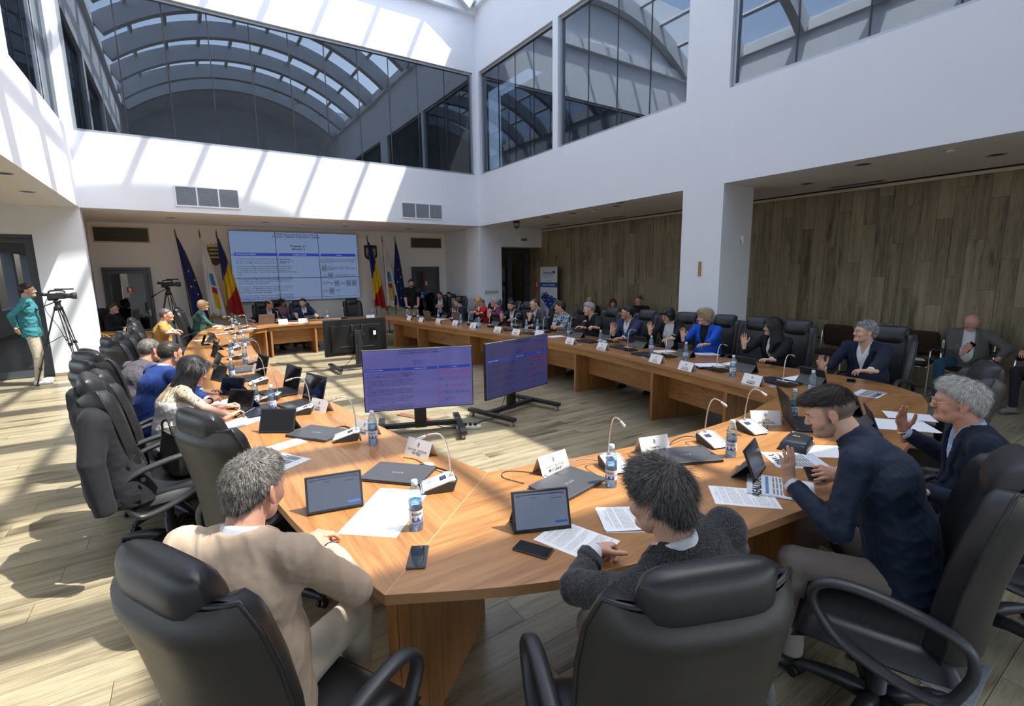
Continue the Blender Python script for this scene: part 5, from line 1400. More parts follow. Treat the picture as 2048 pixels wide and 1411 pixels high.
person('W5', 'person in dark trousers and open shoes at the right edge of the picture', (2120, 640), ('x', 8.9), D(160), mat=BLACKC, top='sweater', fem=1, hair='dark', style='bob', lean=0.0, legs=1, sw=0.165, shoe=cloth('grey_sandal', (0.20, 0.18, 0.17)))
SIT = dict(L1='carrying the man in the beige linen jacket', L2='under the woman in the patterned blouse', L3='under the man in bright navy blue', L4='under the man in the grey jacket', L5='behind the man in ochre',
           L6='under the blond woman in green', B1='behind the bald man with the laptop', B3='behind the man resting his chin', F1='behind the white-haired man', F2='of the young man in the bomber jacket', F3='of the man in tweed, its back to the camera',
           R1='behind the man at the far end', R2='behind the woman in scarlet', R3='behind the man in plum', R4='behind the smiling bearded man', R5='behind the balding man in grey', R6='behind the man in the checked jacket',
           R7='behind the heavy man in black', R8='behind the stout man in slate blue', R9='behind the black-haired woman in spectacles', R10='behind the woman in royal blue', R11='behind the woman with long black hair', R12='behind the man with curly grey hair')
BACKOFF = dict(F2=0.10, L3=0.12, L2=0.05, L1=0.02, F3=0.02)
for k, t in SIT.items():
    if k in ('L1', 'F3', 'F2'): continue
    i = PEOPLE[k]; f = Vector((math.cos(i['face']), math.sin(i['face']), 0)); p = i['loc']-f*(BACKOFF.get(k, 0.13 if k[0] == 'R' else 0.03))
    chair(p.x, p.y, i['face'], 'black leather executive chair '+t)
def chair_top(px, py, face, label, z=1.18):
    """an empty chair whose headrest the photo shows at this pixel"""
    p = P(px, py, z); f = Vector((math.cos(face), math.sin(face), 0)); c = Vector((p.x, p.y, 0))+f*0.33
    return chair(c.x, c.y, face, label)
chair(0.27, 2.92, D(24), 'empty black executive chair pulled up to the sunlit table, beige shell back')
JCH = chair(-0.25, 4.00, D(8), 'black executive chair with a charcoal jacket hung over its back'); JCH.scale = (1.05, 1.05, 1.05)
for px, py, a, z_, t in ((172, 708, 25, 1.17, 'empty black chair standing off the table behind the one with the jacket'), (214, 692, 22, 1.115, 'empty black chair left of the man in the grey jacket'), (240, 677, 15, 1.125, 'second empty black chair beyond the man in the grey jacket'), (262, 665, 10, 1.13, 'third empty black chair beyond the man in the grey jacket'),
                     (352, 620, -5, 1.145, 'tall empty black chair between the man in ochre and the woman in green')): chair_top(px, py, D(a), t, z_)
chair(3.96, 14.05, D(-90), 'empty black chair at the head table under the corner of the video wall')
chair_top(1985, 738, D(118), 'empty black chair behind the white-haired man, before the jeans', 1.17)
chair(6.62, 13.0, D(200), 'empty black chair at the far bend, half hidden by laptops')
chair(6.30, 3.72, D(180), 'empty black chair between the royal blue blazer and the frilled cuffs')
chair_top(306, 1135, D(28), 'black leather executive chair '+SIT['L1'], 1.19); chair_top(1428, 1158, D(68), 'black leather executive chair '+SIT['F3'], 1.19); chair_top(2055, 935, D(108), 'black leather executive chair '+SIT['F2'], 1.17)
# ================================================================ things on the tables
INNER = L_IN+B_IN+R_IN+F_IN
_CEN = Vector((2.9, 7.4))
def edge_dir(p):
    """direction from the inner edge towards the sitter at this spot of the ring"""
    best = None
    for ln in (L_IN, B_IN, R_IN, F_IN):
        for i in range(len(ln)-1):
            a, b_ = Vector(ln[i]), Vector(ln[i+1]); d = b_-a
            t = max(0, min(1, (Vector((p.x, p.y))-a).dot(d)/d.length_squared)); q = a+d*t
            e = (q-Vector((p.x, p.y))).length
            if best is None or e < best[0]:
                n = Vector((d.y, -d.x)).normalized()
                if n.dot(q-_CEN) < 0: n = -n
                if ln is F_IN: n = Vector((0.05, -1)).normalized() if False else n
                best = (e, n)
    return math.atan2(best[1].y, best[1].x)
M['bottle'] = glass_mat('blue_tinted_plastic', (0.76, 0.89, 0.98), 0.12, 0.08)
M['water'] = glass_mat('water_in_blue_plastic', (0.60, 0.81, 0.98), 0.06, 0.05)
def _dimple(m):
    nt = m.node_tree; v = _n(nt, 'ShaderNodeTexVoronoi'); v.inputs['Scale'].default_value = 110
    tc = _n(nt, 'ShaderNodeTexCoord'); nt.links.new(tc.outputs['Object'], v.inputs['Vector'])
    bp = _n(nt, 'ShaderNodeBump'); bp.inputs['Strength'].default_value = 0.9; bp.inputs['Distance'].default_value = 0.004
    nt.links.new(v.outputs['Distance'], bp.inputs['Height'])
    for n in nt.nodes:
        if n.type == 'BSDF_GLOSSY': nt.links.new(bp.outputs['Normal'], n.inputs['Normal'])
        if n.type == 'LAYER_WEIGHT': nt.links.new(bp.outputs['Normal'], n.inputs['Normal'])
_dimple(M['bottle'])
M['cap'] = pbr('pale_blue_cap', (0.62, 0.72, 0.82), 0.4)
M['lab_w'] = pbr('label_white', (0.66, 0.72, 0.82), 0.5); M['lab_b'] = pbr('label_blue', (0.05, 0.12, 0.42), 0.5); M['lab_r'] = pbr('label_red', (0.55, 0.08, 0.05), 0.5)
M['silver'] = pbr('silver_plastic', (0.50, 0.51, 0.53), 0.32, 0.35); M['mic_white'] = pbr('mic_panel', (0.74, 0.75, 0.77), 0.35)
M['mic_dark'] = pbr('mic_underside', (0.035, 0.033, 0.032), 0.45); M['lcd'] = emis('blue_lcd', (0.10, 0.16, 0.55), 0.6); M['neck'] = pbr('gooseneck', (0.62, 0.60, 0.58), 0.25, 0.75)
M['redring'] = pbr('red_ring', (0.55, 0.05, 0.05), 0.4)
M['lap'] = pbr('slate_grey_metal', (0.105, 0.108, 0.120), 0.38, 0.55); M['lap_dark'] = pbr('dark_blue_lid', (0.022, 0.027, 0.045), 0.35, 0.3); M['lap_brown'] = pbr('brown_grey_lid', (0.17, 0.135, 0.12), 0.4, 0.4)
M['key'] = pbr('key_caps', (0.02, 0.02, 0.022), 0.6); M['logo'] = pbr('silver_print', (0.55, 0.56, 0.60), 0.3, 0.5)
M['scr_off'] = pbr('dark_screen', (0.006, 0.006, 0.008), 0.06); M['scr_tab'] = emis('tablet_screen', (0.16, 0.20, 0.30), 0.75); M['scr_dim'] = emis('tablet_screen_dim', (0.045, 0.055, 0.085), 0.7)
M['folio'] = pbr('folio_cover', (0.085, 0.088, 0.080), 0.7); M['card'] = pbr('white_card', (0.80, 0.79, 0.78), 0.55)
M['em_b'] = pbr('emblem_blue', (0.05, 0.25, 0.60), 0.6); M['em_r'] = pbr('emblem_red', (0.60, 0.10, 0.06), 0.6); M['em_y'] = pbr('emblem_yellow', (0.75, 0.50, 0.05), 0.6)
M['screentxt'] = pbr('screen_text', (0.02, 0.02, 0.05), 0.6)
M['news_b'] = pbr('newsprint_blue', (0.10, 0.22, 0.42), 0.8); M['news'] = pbr('newsprint', (0.62, 0.66, 0.70), 0.8)
M['cable'] = pbr('black_cable', (0.012, 0.012, 0.012), 0.5); M['cable_g'] = pbr('grey_cable', (0.20, 0.20, 0.19), 0.5)

PROTO = {}
def place(kind, builder, label, cat, loc, rz, group, names=None):
    """first of a kind is built, the others are copied with their parts"""
    if kind not in PROTO:
        r = thing(names or kind, label, cat, loc, rz, group); builder(r); PROTO[kind] = r; return r
    return dup(PROTO[kind], label, loc, rz, group)
# --- bottle
def b_bottle(r):
    prof = [(0.001, 0.001), (0.027, 0.0), (0.031, 0.006), (0.031, 0.030), (0.0295, 0.034), (0.031, 0.040), (0.031, 0.098), (0.0290, 0.104), (0.0310, 0.112), (0.0305, 0.140), (0.027, 0.168), (0.019, 0.192), (0.0128, 0.202), (0.0125, 0.210)]
    MB().lathe(prof, 20, caps=False).build('bottle_body', M['bottle'], r)
    MB().lathe([(0.001, 0.004), (0.0285, 0.004), (0.0290, 0.10), (0.0285, 0.135), (0.001, 0.1351)], 16).build('water', M['water'], r)
    MB().lathe([(0.001, 0.206), (0.0142, 0.206), (0.0145, 0.209), (0.0142, 0.226), (0.0125, 0.228), (0.001, 0.228)], 16).build('cap', M['cap'], r)
    lb = MB()
    lb.lathe([(0.0314, 0.042), (0.0314, 0.096)], 24, caps=False)
    o = lb.build('label', M['lab_w'], r)
    for a0 in (0.0, PI):
        mt = MB(); n = 8
        for i in range(n):
            q0, q1 = a0-0.9+1.8*i/n, a0-0.9+1.8*(i+1)/n
            h0, h1 = 0.058+0.012*math.sin(i*1.9), 0.058+0.012*math.sin((i+1)*1.9)
            R_ = 0.0317
            mt.add([(R_*math.cos(q0), R_*math.sin(q0), 0.044), (R_*math.cos(q1), R_*math.sin(q1), 0.044), (R_*math.cos(q1), R_*math.sin(q1), h1), (R_*math.cos(q0), R_*math.sin(q0), h0)], [(0, 1, 2, 3)])
        mt.build('label_print', M['lab_b'], o)
        tm = text_mesh('BORSEC', 0.015, M['ink'], 'CENTER', 0.02, 1).copy()
        for v in tm.vertices:
            a = a0+v.co.x/0.0318; z = v.co.y+0.080; v.co = (0.0318*math.cos(a), 0.0318*math.sin(a), z)
        t = bpy.data.objects.new('lettering', tm); COL.objects.link(t); t.parent = o
def bottle(px, py, label, grp='water bottles on the tables', z=ZTAB, rz=None):
    p = P(px, py, z)
    return place('water_bottle', b_bottle, label, 'bottle', p, rnd.uniform(-0.5, 0.5)+math.atan2(-p.y, -p.x) if rz is None else rz, grp)
# --- conference microphone (local +X looks towards the sitter)
def b_mic(r):
    prof = [(-0.075, 0.0), (0.080, 0.0), (0.088, 0.010), (0.070, 0.018), (-0.055, 0.056), (-0.085, 0.056), (-0.090, 0.040)]
    rings = []
    for s, y in ((0.92, -0.064), (1.0, -0.058), (1.0, 0.058), (0.92, 0.064)):
        rings.append([(x*s, y, z*(1 if abs(y) < 0.06 else 0.94)+0.001) for x, z in prof])
    MB().loft(rings, True, 0, False).build('microphone_base', M['mic_dark'], r, 0.004)
    top = MB(); sl = (0.056-0.018)/(-0.055-0.070)
    def tz(x): return 0.018+(x-0.070)*sl
    top.add([(0.072, -0.056, tz(0.072)+0.002), (0.072, 0.056, tz(0.072)+0.002), (-0.056, 0.056, tz(-0.056)+0.002), (-0.056, -0.056, tz(-0.056)+0.002), (-0.084, 0.050, 0.0585), (-0.084, -0.050, 0.0585),
             (0.088, -0.056, 0.010), (0.088, 0.056, 0.010), (-0.056, 0.064, 0.020), (0.076, 0.064, 0.008), (-0.056, -0.064, 0.020), (0.076, -0.064, 0.008)],
            [(0, 1, 2, 3), (3, 2, 4, 5), (6, 7, 1, 0)])
    o = top.build('control_panel', M['mic_white'], r)
    MB().tube([(0.085, -0.060, 0.012), (0.072, -0.060, 0.022), (-0.055, -0.060, 0.059), (-0.085, -0.052, 0.058), (-0.085, 0.052, 0.058), (-0.055, 0.060, 0.059), (0.072, 0.060, 0.022), (0.085, 0.060, 0.012)], 0.005, 6).build('side_trim', M['silver'], r)
    n = Vector((-sl, 0, 1)).normalized(); tx = Vector((1, 0, sl)).normalized()
    def pan(c, w, h, nm, m, t=0.003):
        q = MB().box((c[0], c[1], tz(c[0])+0.003), (h, w, t), Matrix((tx, Vector((0, 1, 0)), n)).transposed().to_3x3()); return q.build(nm, m, o)
    pan((-0.028, -0.012), 0.046, 0.034, 'display_frame', M['black']); pan((-0.028, -0.012), 0.030, 0.020, 'display', M['lcd'], 0.0045)
    for i in range(3): pan((0.014, -0.03+0.03*i), 0.012, 0.008, 'button', M['silver'])
    pan((0.042, -0.02), 0.034, 0.018, 'talk_button', M['silver'])
    for i in range(3): pan((0.042, 0.012+0.014*i), 0.009, 0.008, 'button', M['silver'])
    pts = smooth3([(-0.070, 0.0, 0.056), (-0.068, 0.0, 0.12), (-0.060, 0.003, 0.20), (-0.045, 0.005, 0.262), (-0.015, 0.006, 0.298), (0.022, 0.006, 0.302), (0.045, 0.006, 0.297)], 4)
    g = MB().tube(pts, 0.0042, 8).lathe([(0.012, 0.054), (0.012, 0.062), (0.007, 0.074), (0.004, 0.078)], 12, (-0.070, 0, 0)); g.build('gooseneck', M['neck'], r)
    h = MB().tube([(0.050, 0.006, 0.296), (0.056, 0.006, 0.294), (0.098, 0.006, 0.281), (0.104, 0.006, 0.279)], [0.0055, 0.0080, 0.0078, 0.004], 10).build('microphone_head', M['neck'], r)
    MB().tube([(0.044, 0.006, 0.2975), (0.050, 0.006, 0.296)], 0.0068, 10).build('ring', M['redring'], h)
def mic(px, py, label, rz=None, z=ZTAB, j=0.0):
    p = P(px, py, z); a = edge_dir(p) if rz is None else rz
    return place('desk_microphone', b_mic, label, 'microphone', p, a+j, 'conference microphones on the tables')
# --- name card (a folded tent; both faces carry the same print)
def namecard(px, py, first, last, label, ang=None):
    p = P(px, py); a = (edge_dir(p) if ang is None else ang)
    r = MB(); W2, D2, Hh, t = 0.105, 0.044, 0.098, 0.0012
    for s in (-1, 1):
        r.add([(s*D2, -W2, 0), (s*D2, W2, 0), (s*0.001, W2, Hh), (s*0.001, -W2, Hh), (s*(D2-t), -W2, 0), (s*(D2-t), W2, 0), (s*0.0, W2, Hh-0.003), (s*0.0, -W2, Hh-0.003)],
              [(0, 1, 2, 3), (7, 6, 5, 4), (0, 3, 7, 4), (1, 5, 6, 2)])
    o = r.build('name_card', M['card']); o.location = p; o.rotation_euler = (0, 0, a); tag(o, label, 'name card', 'folded name cards on the tables')
    for s in (-1, 1):
        up = Vector((-s*(D2-0.001), 0, Hh)).normalized(); xd = Vector((0, s, 0)); nn = xd.cross(up)
        def at(h): return Vector((s*D2, 0, 0))+up*h+nn*0.0006
        if last:
            put_text(o, first, 0.017, M['ink'], frame(at(0.036), xd, up), bold=0.015); put_text(o, last, 0.024, M['ink'], frame(at(0.016), xd, up), bold=0.03)
        k = MB()
        c = at(0.070)
        def sh(pts): return [tuple(c+xd*x+up*y) for x, y in pts]
        k.add(sh([(-0.009, 0.000), (0.009, 0.000), (0.009, 0.010), (-0.009, 0.010)]), [(0, 1, 2, 3)], 0)
        k.add(sh([(-0.009, 0.0), (-0.0075, -0.008), (0, -0.014), (0, 0)]), [(0, 1, 2, 3)], 1); k.add(sh([(0.009, 0.0), (0, 0), (0, -0.014), (0.0075, -0.008)]), [(0, 1, 2, 3)], 2)
        k.add(sh([(-0.006, 0.012), (0.006, 0.012), (0.006, 0.017), (-0.006, 0.017)]), [(0, 1, 2, 3)], 0)
        k.build('emblem', [M['em_b'], M['em_r'], M['em_y']], o)
    return o
# --- laptops (local +X towards the sitter)
def b_lap_closed(mat):
    def f(r):
        MB().box((0, 0, 0.006), (0.245, 0.358, 0.010)).build('laptop_base', M['lap_dark'] if mat == 'lap_dark' else M['lap'], r, 0.004)
        o = MB().box((0, 0, 0.0155), (0.247, 0.360, 0.0065)).build('lid', M[mat], r, 0.003)
        put_text(o, 'ASUS', 0.026, M['logo'], frame((0.01, 0, 0.0190), (0, -1, 0), (1, 0, 0)), sx=1.2)
        for s in (-1, 1): MB().cyl((-0.118, s*0.12-0.03, 0.012), (-0.118, s*0.12+0.03, 0.012), 0.006, n=8).build('hinge', M['black'], r)
    return f
def b_lap_open(mat, scr):
    def f(r):
        b = MB().box((0, 0, 0.009), (0.245, 0.358, 0.016)).build('laptop_base', M[mat], r, 0.004)
        k = MB()
        for i in range(5):
            for j in range(14): k.box((-0.075+i*0.021, -0.15+j*0.0222+0.005*(i % 2), 0.0182), (0.017, 0.018, 0.003))
        k.build('keyboard', M['key'], r, kind='stuff')
        MB().box((0.080, 0, 0.0176), (0.062, 0.11, 0.001)).build('touchpad', M['grey_dark'], r)
        t = math.radians(105); d = Vector((math.cos(t), 0, math.sin(t))); nn = Vector((math.sin(t), 0, -math.cos(t)))
        h = Vector((-0.120, 0, 0.018)); c = h+d*0.120
        R_ = Matrix((nn, Vector((0, 1, 0)), d)).transposed().to_3x3()
        l = MB().box(c, (0.007, 0.358, 0.240), R_).build('lid', M[mat], r, 0.003)
        MB().box(c+nn*0.0040, (0.001, 0.335, 0.205), R_).build('screen', M[scr], l)
        put_text(l, 'ASUS', 0.024, M['logo'], frame(c-nn*0.0042, (0, -1, 0), d))
    return f
def laptop(kind, px, py, label, mat='lap', scr='scr_off', rz=None, j=0.0, z=ZTAB):
    p = P(px, py, z); a = (edge_dir(p) if rz is None else rz)+j
    return place('laptop_'+kind+mat, b_lap_closed(mat) if kind == 'closed' else b_lap_open(mat, scr), label, 'laptop', p, a, 'laptops on the tables', 'laptop')
# --- tablet in a folio stand (local +X towards the sitter)
def b_tablet(scr):
    def f(r):
        t = math.radians(112); d = Vector((math.cos(t), 0, math.sin(t))); nn = Vector((math.sin(t), 0, -math.cos(t)))
        h = Vector((0.0, 0, 0.006)); R_ = Matrix((nn, Vector((0, 1, 0)), d)).transposed().to_3x3()
        c = h+d*0.086
        b = MB().box(c, (0.011, 0.258, 0.174), R_).build('tablet_body', M['black'], r, 0.004)
        s = MB().box(c+nn*0.0060, (0.001, 0.236, 0.150), R_).build('screen', M[scr], b)
        if scr != 'scr_off':
            u = MB()
            for yy, zz, w in ((0.0, 0.066, 0.22), ):
                u.box(c+nn*0.0068+d*zz, (0.0004, w, 0.004), R_)
            for yy, zz, w in ((0.03, 0.052, 0.03), (-0.07, 0.046, 0.05), (-0.10, 0.060, 0.02), (0.10, 0.060, 0.02)): u.box(c+nn*0.0068+d*zz+Vector((0, -yy, 0)), (0.0004, w, 0.0022), R_)
            u.build('screen_text', M['screentxt'], s); MB().box(c+nn*0.0068-d*0.055+Vector((0, 0.085, 0)), (0.0004, 0.055, 0.010), R_).build('screen_button', M['lab_b'], s)
        # folio: flap from the middle of the back down to the table
        m = h+d*0.092-nn*0.006; e = Vector((-0.118, 0, 0.003))
        ax = (m-e).normalized(); nf = ax.cross(Vector((0, 1, 0))).normalized()
        Rf = Matrix((nf, Vector((0, 1, 0)), ax)).transposed().to_3x3()
        MB().box((m+e)/2, (0.003, 0.256, (m-e).length), Rf).box(Vector((-0.055, 0, 0.0025)), (0.115, 0.256, 0.003)).build('folio_stand', M['folio'], r)
    return f
def tablet(px, py, label, scr='scr_off', rz=None, j=0.0):
    p = P(px, py); a = (edge_dir(p) if rz is None else rz)+j
    return place('tablet_'+scr, b_tablet(scr), label, 'tablet', p, a, 'tablets in folio stands', 'tablet')
# --- papers
DOC = ['HOTARARE', 'privind aprobarea finantarii nerambursabile', '', 'Avand in vedere raportul de specialitate al directiei si avizul', 'comisiilor de specialitate ale consiliului local al municipiului;', 'In temeiul art. 129 alin. (2) lit. b) din Codul administrativ,', '',
       'Art. 1. Se aproba acordarea finantarii de la bugetul local', 'pentru activitatile de dezvoltare a comunitatii locale, din', 'cadrul proiectului depus spre finantare in anul 2025.', 'Art. 2. Primarul municipiului va incheia contractul de', 'finantare si va lua masurile necesare pentru aducerea', 'la indeplinire a prezentei hotarari.', '',
       'Art. 3. Se imputerniceste directia economica sa asigure', 'plata sumelor prevazute la art. 1 din bugetul local.', 'Art. 4. Secretarul general va comunica hotararea in', 'termenul legal tuturor celor interesati.', '', 'Presedinte de sedinta,']
def paper(px, py, label, rz, w=0.21, l=0.297, text=True, n=1, z=ZTAB, mat='paper', name='paper_sheet', curl=0.0):
    p = P(px, py, z); m = MB()
    for k in range(n):
        dx, dy, da = (0, 0, 0) if k == n-1 else (rnd.uniform(-.008, .008), rnd.uniform(-.008, .008), rnd.uniform(-.08, .08))
        R_ = rotz(da); z0 = 0.0008+k*0.0016
        def fn(i, j): 
            v = R_ @ Vector(((j-0.5)*l+dx, (i-0.5)*w+dy, 0)); return Vector((v.x, v.y, z0+curl*(j**3)*0.03+0.0006*math.sin(9*j+k)))
        m.grid(fn, 4, 10)
        m.quad(*[(R_ @ Vector((x*l/2+dx, y*w/2+dy, 0)))+Vector((0, 0, z0-0.0007)) for x, y in ((-1, -1), (-1, 1), (1, 1), (1, -1))])
    o = m.build(name, M[mat]); o.location = p; o.rotation_euler = (0, 0, rz); tag(o, label, 'paper')
    zt = n*0.0016+0.0012+curl*0.004
    if text == 'doc':
        its = []
        for i, s in enumerate(DOC+DOC[6:16]):
            if s: its.append((text_mesh(s, 0.0066, M['ink'], 'CENTER' if i < 2 else 'LEFT', 0.0, 1), Matrix.Translation((0 if i < 2 else -0.085, 0.128-i*0.0088, 0)) @ Matrix.Scale(1.25, 4, (1, 0, 0)), 0))
        me = merge_meshes('lettering', its, [M['ink']])
        t = bpy.data.objects.new('lettering', me); COL.objects.link(t); t.parent = o; t.matrix_local = Matrix.Translation((0, 0, zt)) @ Matrix.Rotation(PI/2, 4, 'Z'); t['kind'] = 'stuff'
    elif isinstance(text, str) and text:
        b = MB()
        b.box((-l*0.20, 0, zt), (l*0.05, w*0.86, 0.0003), None, 0)
        for i in range(3):
            for j in range(7): b.box((-l*0.10+j*l*0.055, -w*0.30+i*w*0.30, zt), (l*0.026, w*0.25, 0.0003), None, 1)
        b.build('newsprint_columns', [M['news_b'], M['cable_g']], o, kind='stuff')
        put_text(o, text, w*0.22, M['ink'], Matrix.Translation((-l*0.35, 0, zt)) @ Matrix.Rotation(PI/2, 4, 'Z'), bold=0.02)
    return o
def phone(px, py, label, rz, mat='black_gloss', z=ZTAB, R_=None):
    r = thing('phone', label, 'phone', P(px, py, z), rz); MB().box((0, 0, 0.0045), (0.155, 0.074, 0.0085)).build('phone_body', M[mat if mat != 'black_gloss' else 'grey_dark'], r, 0.004)
    MB().box((0, 0, 0.0090), (0.149, 0.069, 0.0006)).build('screen', M['scr_off'], r); return r
def grommet(px, py, label):
    p = P(px, py); r = MB().lathe([(0.001, 0.0), (0.040, 0.0), (0.041, 0.002), (0.038, 0.0035), (0.001, 0.0035)], 24).build('cable_grommet', M['silver']); r.location = p; tag(r, label, 'cable outlet', 'cable outlets in the table tops')
def cable(pts, label, r=0.0028, mat='cable', zs=None):
    q = [P(x, y, ZTAB+0.004+(z or 0)) for x, y, z in pts]; o = MB().tube(smooth3(q, 5), r, 6).build('cable', M[mat]); tag(o, label, 'cable'); return o

REF = dict(L1='the man in beige linen', L2='the woman in the patterned blouse', L3='the man in bright navy blue', L5='the man in ochre', L6='the blond woman in green', B1='the bald man with spectacles', B3='the man resting his chin',
           R1='the spectacled man at the far end', R2='the woman in scarlet', R3='the man in plum', R4='the smiling bearded man', R5='the balding man in grey', R6='the man in the checked jacket', R7='the heavy man in black',
           R8='the stout man in slate blue', R9='the woman in black and white', R10='the woman in royal blue', R11='the woman with frilled cuffs', R12='the man with curly grey hair', F1='the white-haired man', F2='the young man in the bomber jacket', F3='the man in tweed')
# ---- bottles
for k, px, py in (('L1', 833, 1056), ('F3', 1222, 971), ('F2', 1461, 912), ('F1', 1586, 836), ('R12', 1623, 790), ('R11', 1465, 752), ('R10', 1371, 719), ('R9', 1302, 703), ('R8', 1201, 689), ('R7', 1137, 671), ('R6', 1075, 662),
                  ('R5', 1053, 662), ('R4', 1024, 655), ('R3', 958, 656), ('R2', 922, 649), ('R1', 877, 636), ('B3', 654.5, 637)):
    bottle(px, py, 'blue plastic water bottle standing near '+REF[k])
for px, py, t in ((747, 887, 'lone blue water bottle beside the silver microphone at the empty seat'), (512, 811, 'blue water bottle between the open laptop and the slanted tablet by the patterned blouse'), (546, 822, 'half-hidden blue water bottle behind the tablet with the shiny reflection'),
                  (465, 757, 'blue water bottle right behind the head of the woman with long hair'), (491, 727, 'blue water bottle on the inner edge of the sunlit table, nearer of two'), (489, 697, 'blue water bottle on the inner edge of the sunlit table, farther of two'),
                  (473, 697, 'blue water bottle among the microphones past the man in bright navy'), (463, 712, 'blue water bottle beside the small black tablet on the sunlit table'), (481, 669, 'clear water bottle at the rounded corner of the ring, near the bald man'), (472, 650, 'blue water bottle on the head table beside the bald man, farther'),
                  (466, 657, 'water bottle in front of the blond woman in green'), (746, 635, 'blue water bottle on the head table at the empty chair'), (814.7, 635, 'first blue water bottle at the far bend of the long side'), (836, 637, 'second blue water bottle at the far bend of the long side')):
    bottle(px, py, t)
# ---- microphones
for k, px, py, j in (('L1', 876, 976, -0.55), ('F3', 1228, 936, -0.15), ('F2', 1424, 888, -0.2), ('F1', 1503, 862, -0.3), ('R12', 1574, 771, 0.1), ('R11', 1441, 742, 0.1), ('R10', 1339, 714, 0), ('R9', 1262, 701, 0.1), ('R8', 1226, 684, 0.1), ('R7', 1146, 667, 0),
                     ('R6', 1092, 665, 0), ('R5', 1036, 655, 0), ('R4', 984, 654, 0), ('R3', 943, 650, 0), ('R2', 909, 641, 0), ('R1', 832, 633, 0), ('B3', 641, 637, 0), ('B1', 556, 646, 0)):
    mic(px, py, 'gooseneck desk microphone pointing at '+REF[k], j=j)
mic(693, 878, 'silver gooseneck microphone at the empty seat before the empty chair', j=-0.4)
for px, py, t in ((604, 826, 'gooseneck microphone beside the open laptops, with the nearest folded card behind it'), (688, 637, 'gooseneck microphone before the empty chair of the head table'), (489, 657, 'gooseneck microphone at the rounded corner, closest to the head table'), (472, 668, 'gooseneck microphone in front of the blond woman in green'),
                  (459, 660, 'gooseneck microphone beside the papers of the blond woman in green'), (468, 700, 'gooseneck microphone in front of the man in ochre'), (458, 692, 'gooseneck microphone just past the tablets of the man in ochre'), (512, 727, 'gooseneck microphone beside the small upright laptop'), (517, 768, 'gooseneck microphone by the inner edge between laptop and white card'),
                  (470, 718, 'gooseneck microphone beside the closed grey laptop in the middle of the sunlit table'), (540, 800, 'gooseneck microphone partly hidden behind the larger open laptop')):
    mic(px, py, t, j=rnd.uniform(-0.5, 0.3))
# ---- name cards
CARDS = [('F3', 1103, 938, 'IONUT - RĂZVAN', 'MOCANU'), ('F2', 1305, 901, 'DUMITRU', 'POALELUNGI'), ('F1', 1528, 846, 'DORIN', 'OTROCOL'), ('R12', 1506, 768, 'GHEORGHE', 'BEZMAN'), ('R11', 1374, 740, 'SILVIA ELENA', 'ATANASIU'), ('R10', 1314, 724, 'MONICA', 'CIUCA'),
         ('R8', 1206, 698, 'NICUSOR', 'CIUMACENCU'), ('R7', 1142, 687, 'CLAUDIU IONUT', 'MANEA'), ('R6', 1080, 671, '', ''), ('R5', 1034, 668, 'MARIN DANIEL', 'SIMION'), ('R4', 997, 663, 'LUCIAN ANDREI', 'DIMITRIU'), ('R3', 948, 655, 'ADRIAN', 'NEAGU'), ('R2', 912, 649, 'NICOLAE', 'PUSCAS'), ('R1', 878, 645, 'IONEL MARIAN', 'BARBU'),
         ('L1', 842, 908, 'NICOLAE - PETRIȘOR', 'POTEC'), ('B1', 566, 646, '', ''), ('B3', 606, 644.5, '', '')]
for k, px, py, a, b_ in CARDS: namecard(px, py, a, b_, 'white folded name card with city crest facing '+REF[k], ang={'F3': D(-86), 'F2': D(-104), 'F1': D(-128), 'L1': D(200)}.get(k))
namecard(734, 866, 'DANIELA - ANDREEA', 'SARPE', 'white name card beside the lone bottle at the empty sunlit seat', ang=D(202))
namecard(643, 820, 'SORIN', 'RUSU', 'white name card at the inner edge behind the open laptops', ang=D(205))
namecard(516, 744, '', '', 'white name card seen almost edge-on in the middle of the sunlit table', ang=D(190))
namecard(741, 637, '', '', 'white name card before the empty chair of the head table')
namecard(820, 639, '', '', 'first white name card at the far bend of the long side'); namecard(844, 642.5, '', '', 'second white name card at the far bend of the long side')
# ---- laptops
laptop('closed', 798, 949, 'closed slate grey laptop in front of the man in beige linen', rz=D(223)); laptop('closed', 1136, 969, 'closed slate grey laptop behind the tablet with the reflected hand', rz=D(-78)); laptop('closed', 1370, 913, 'closed slate grey laptop between the tweed and the bomber jacket', rz=D(-118), j=0.05)
laptop('closed', 636, 868, 'closed slate grey laptop at the empty sunlit seat', rz=D(215)); laptop('closed', 520, 822, 'closed dark laptop behind the bottle of the woman in the patterned blouse', mat='lap_dark'); laptop('closed', 487, 740, 'closed grey laptop halfway along the sunlit table')
laptop('open', 598, 812, 'open black laptop closest to the photographer on the sunlit side', mat='black', rz=D(196)); laptop('open', 555, 787, 'open black laptop behind the closest open one on the sunlit side', mat='black', rz=D(192)); laptop('open', 497, 757, 'small open laptop farther along the sunlit side', mat='black', rz=D(190))
laptop('open', 1615, 850, 'open dark laptop with lit keyboard between bag and bomber jacket', mat='black', rz=D(-50))
laptop('open', 530, 648, 'open brown-grey laptop with its lid to the room, head table', mat='lap_brown'); laptop('open', 866, 640, 'open brown laptop at the far bend of the long side', mat='lap_brown'); laptop('open', 925, 644, 'open brown laptop beside the woman in scarlet', mat='lap_brown')
for k, px, py in (('R12', 1556, 764), ('R11', 1420, 735), ('R10', 1293, 710), ('R8', 1243, 695), ('R7', 1176, 683), ('R5', 1066, 667), ('R4', 1012, 660)): laptop('closed', px, py, 'closed dark laptop lying before '+REF[k], mat='lap_dark')
laptop('closed', 492, 680, 'closed laptop at the rounded end of the sunlit table', mat='lap')
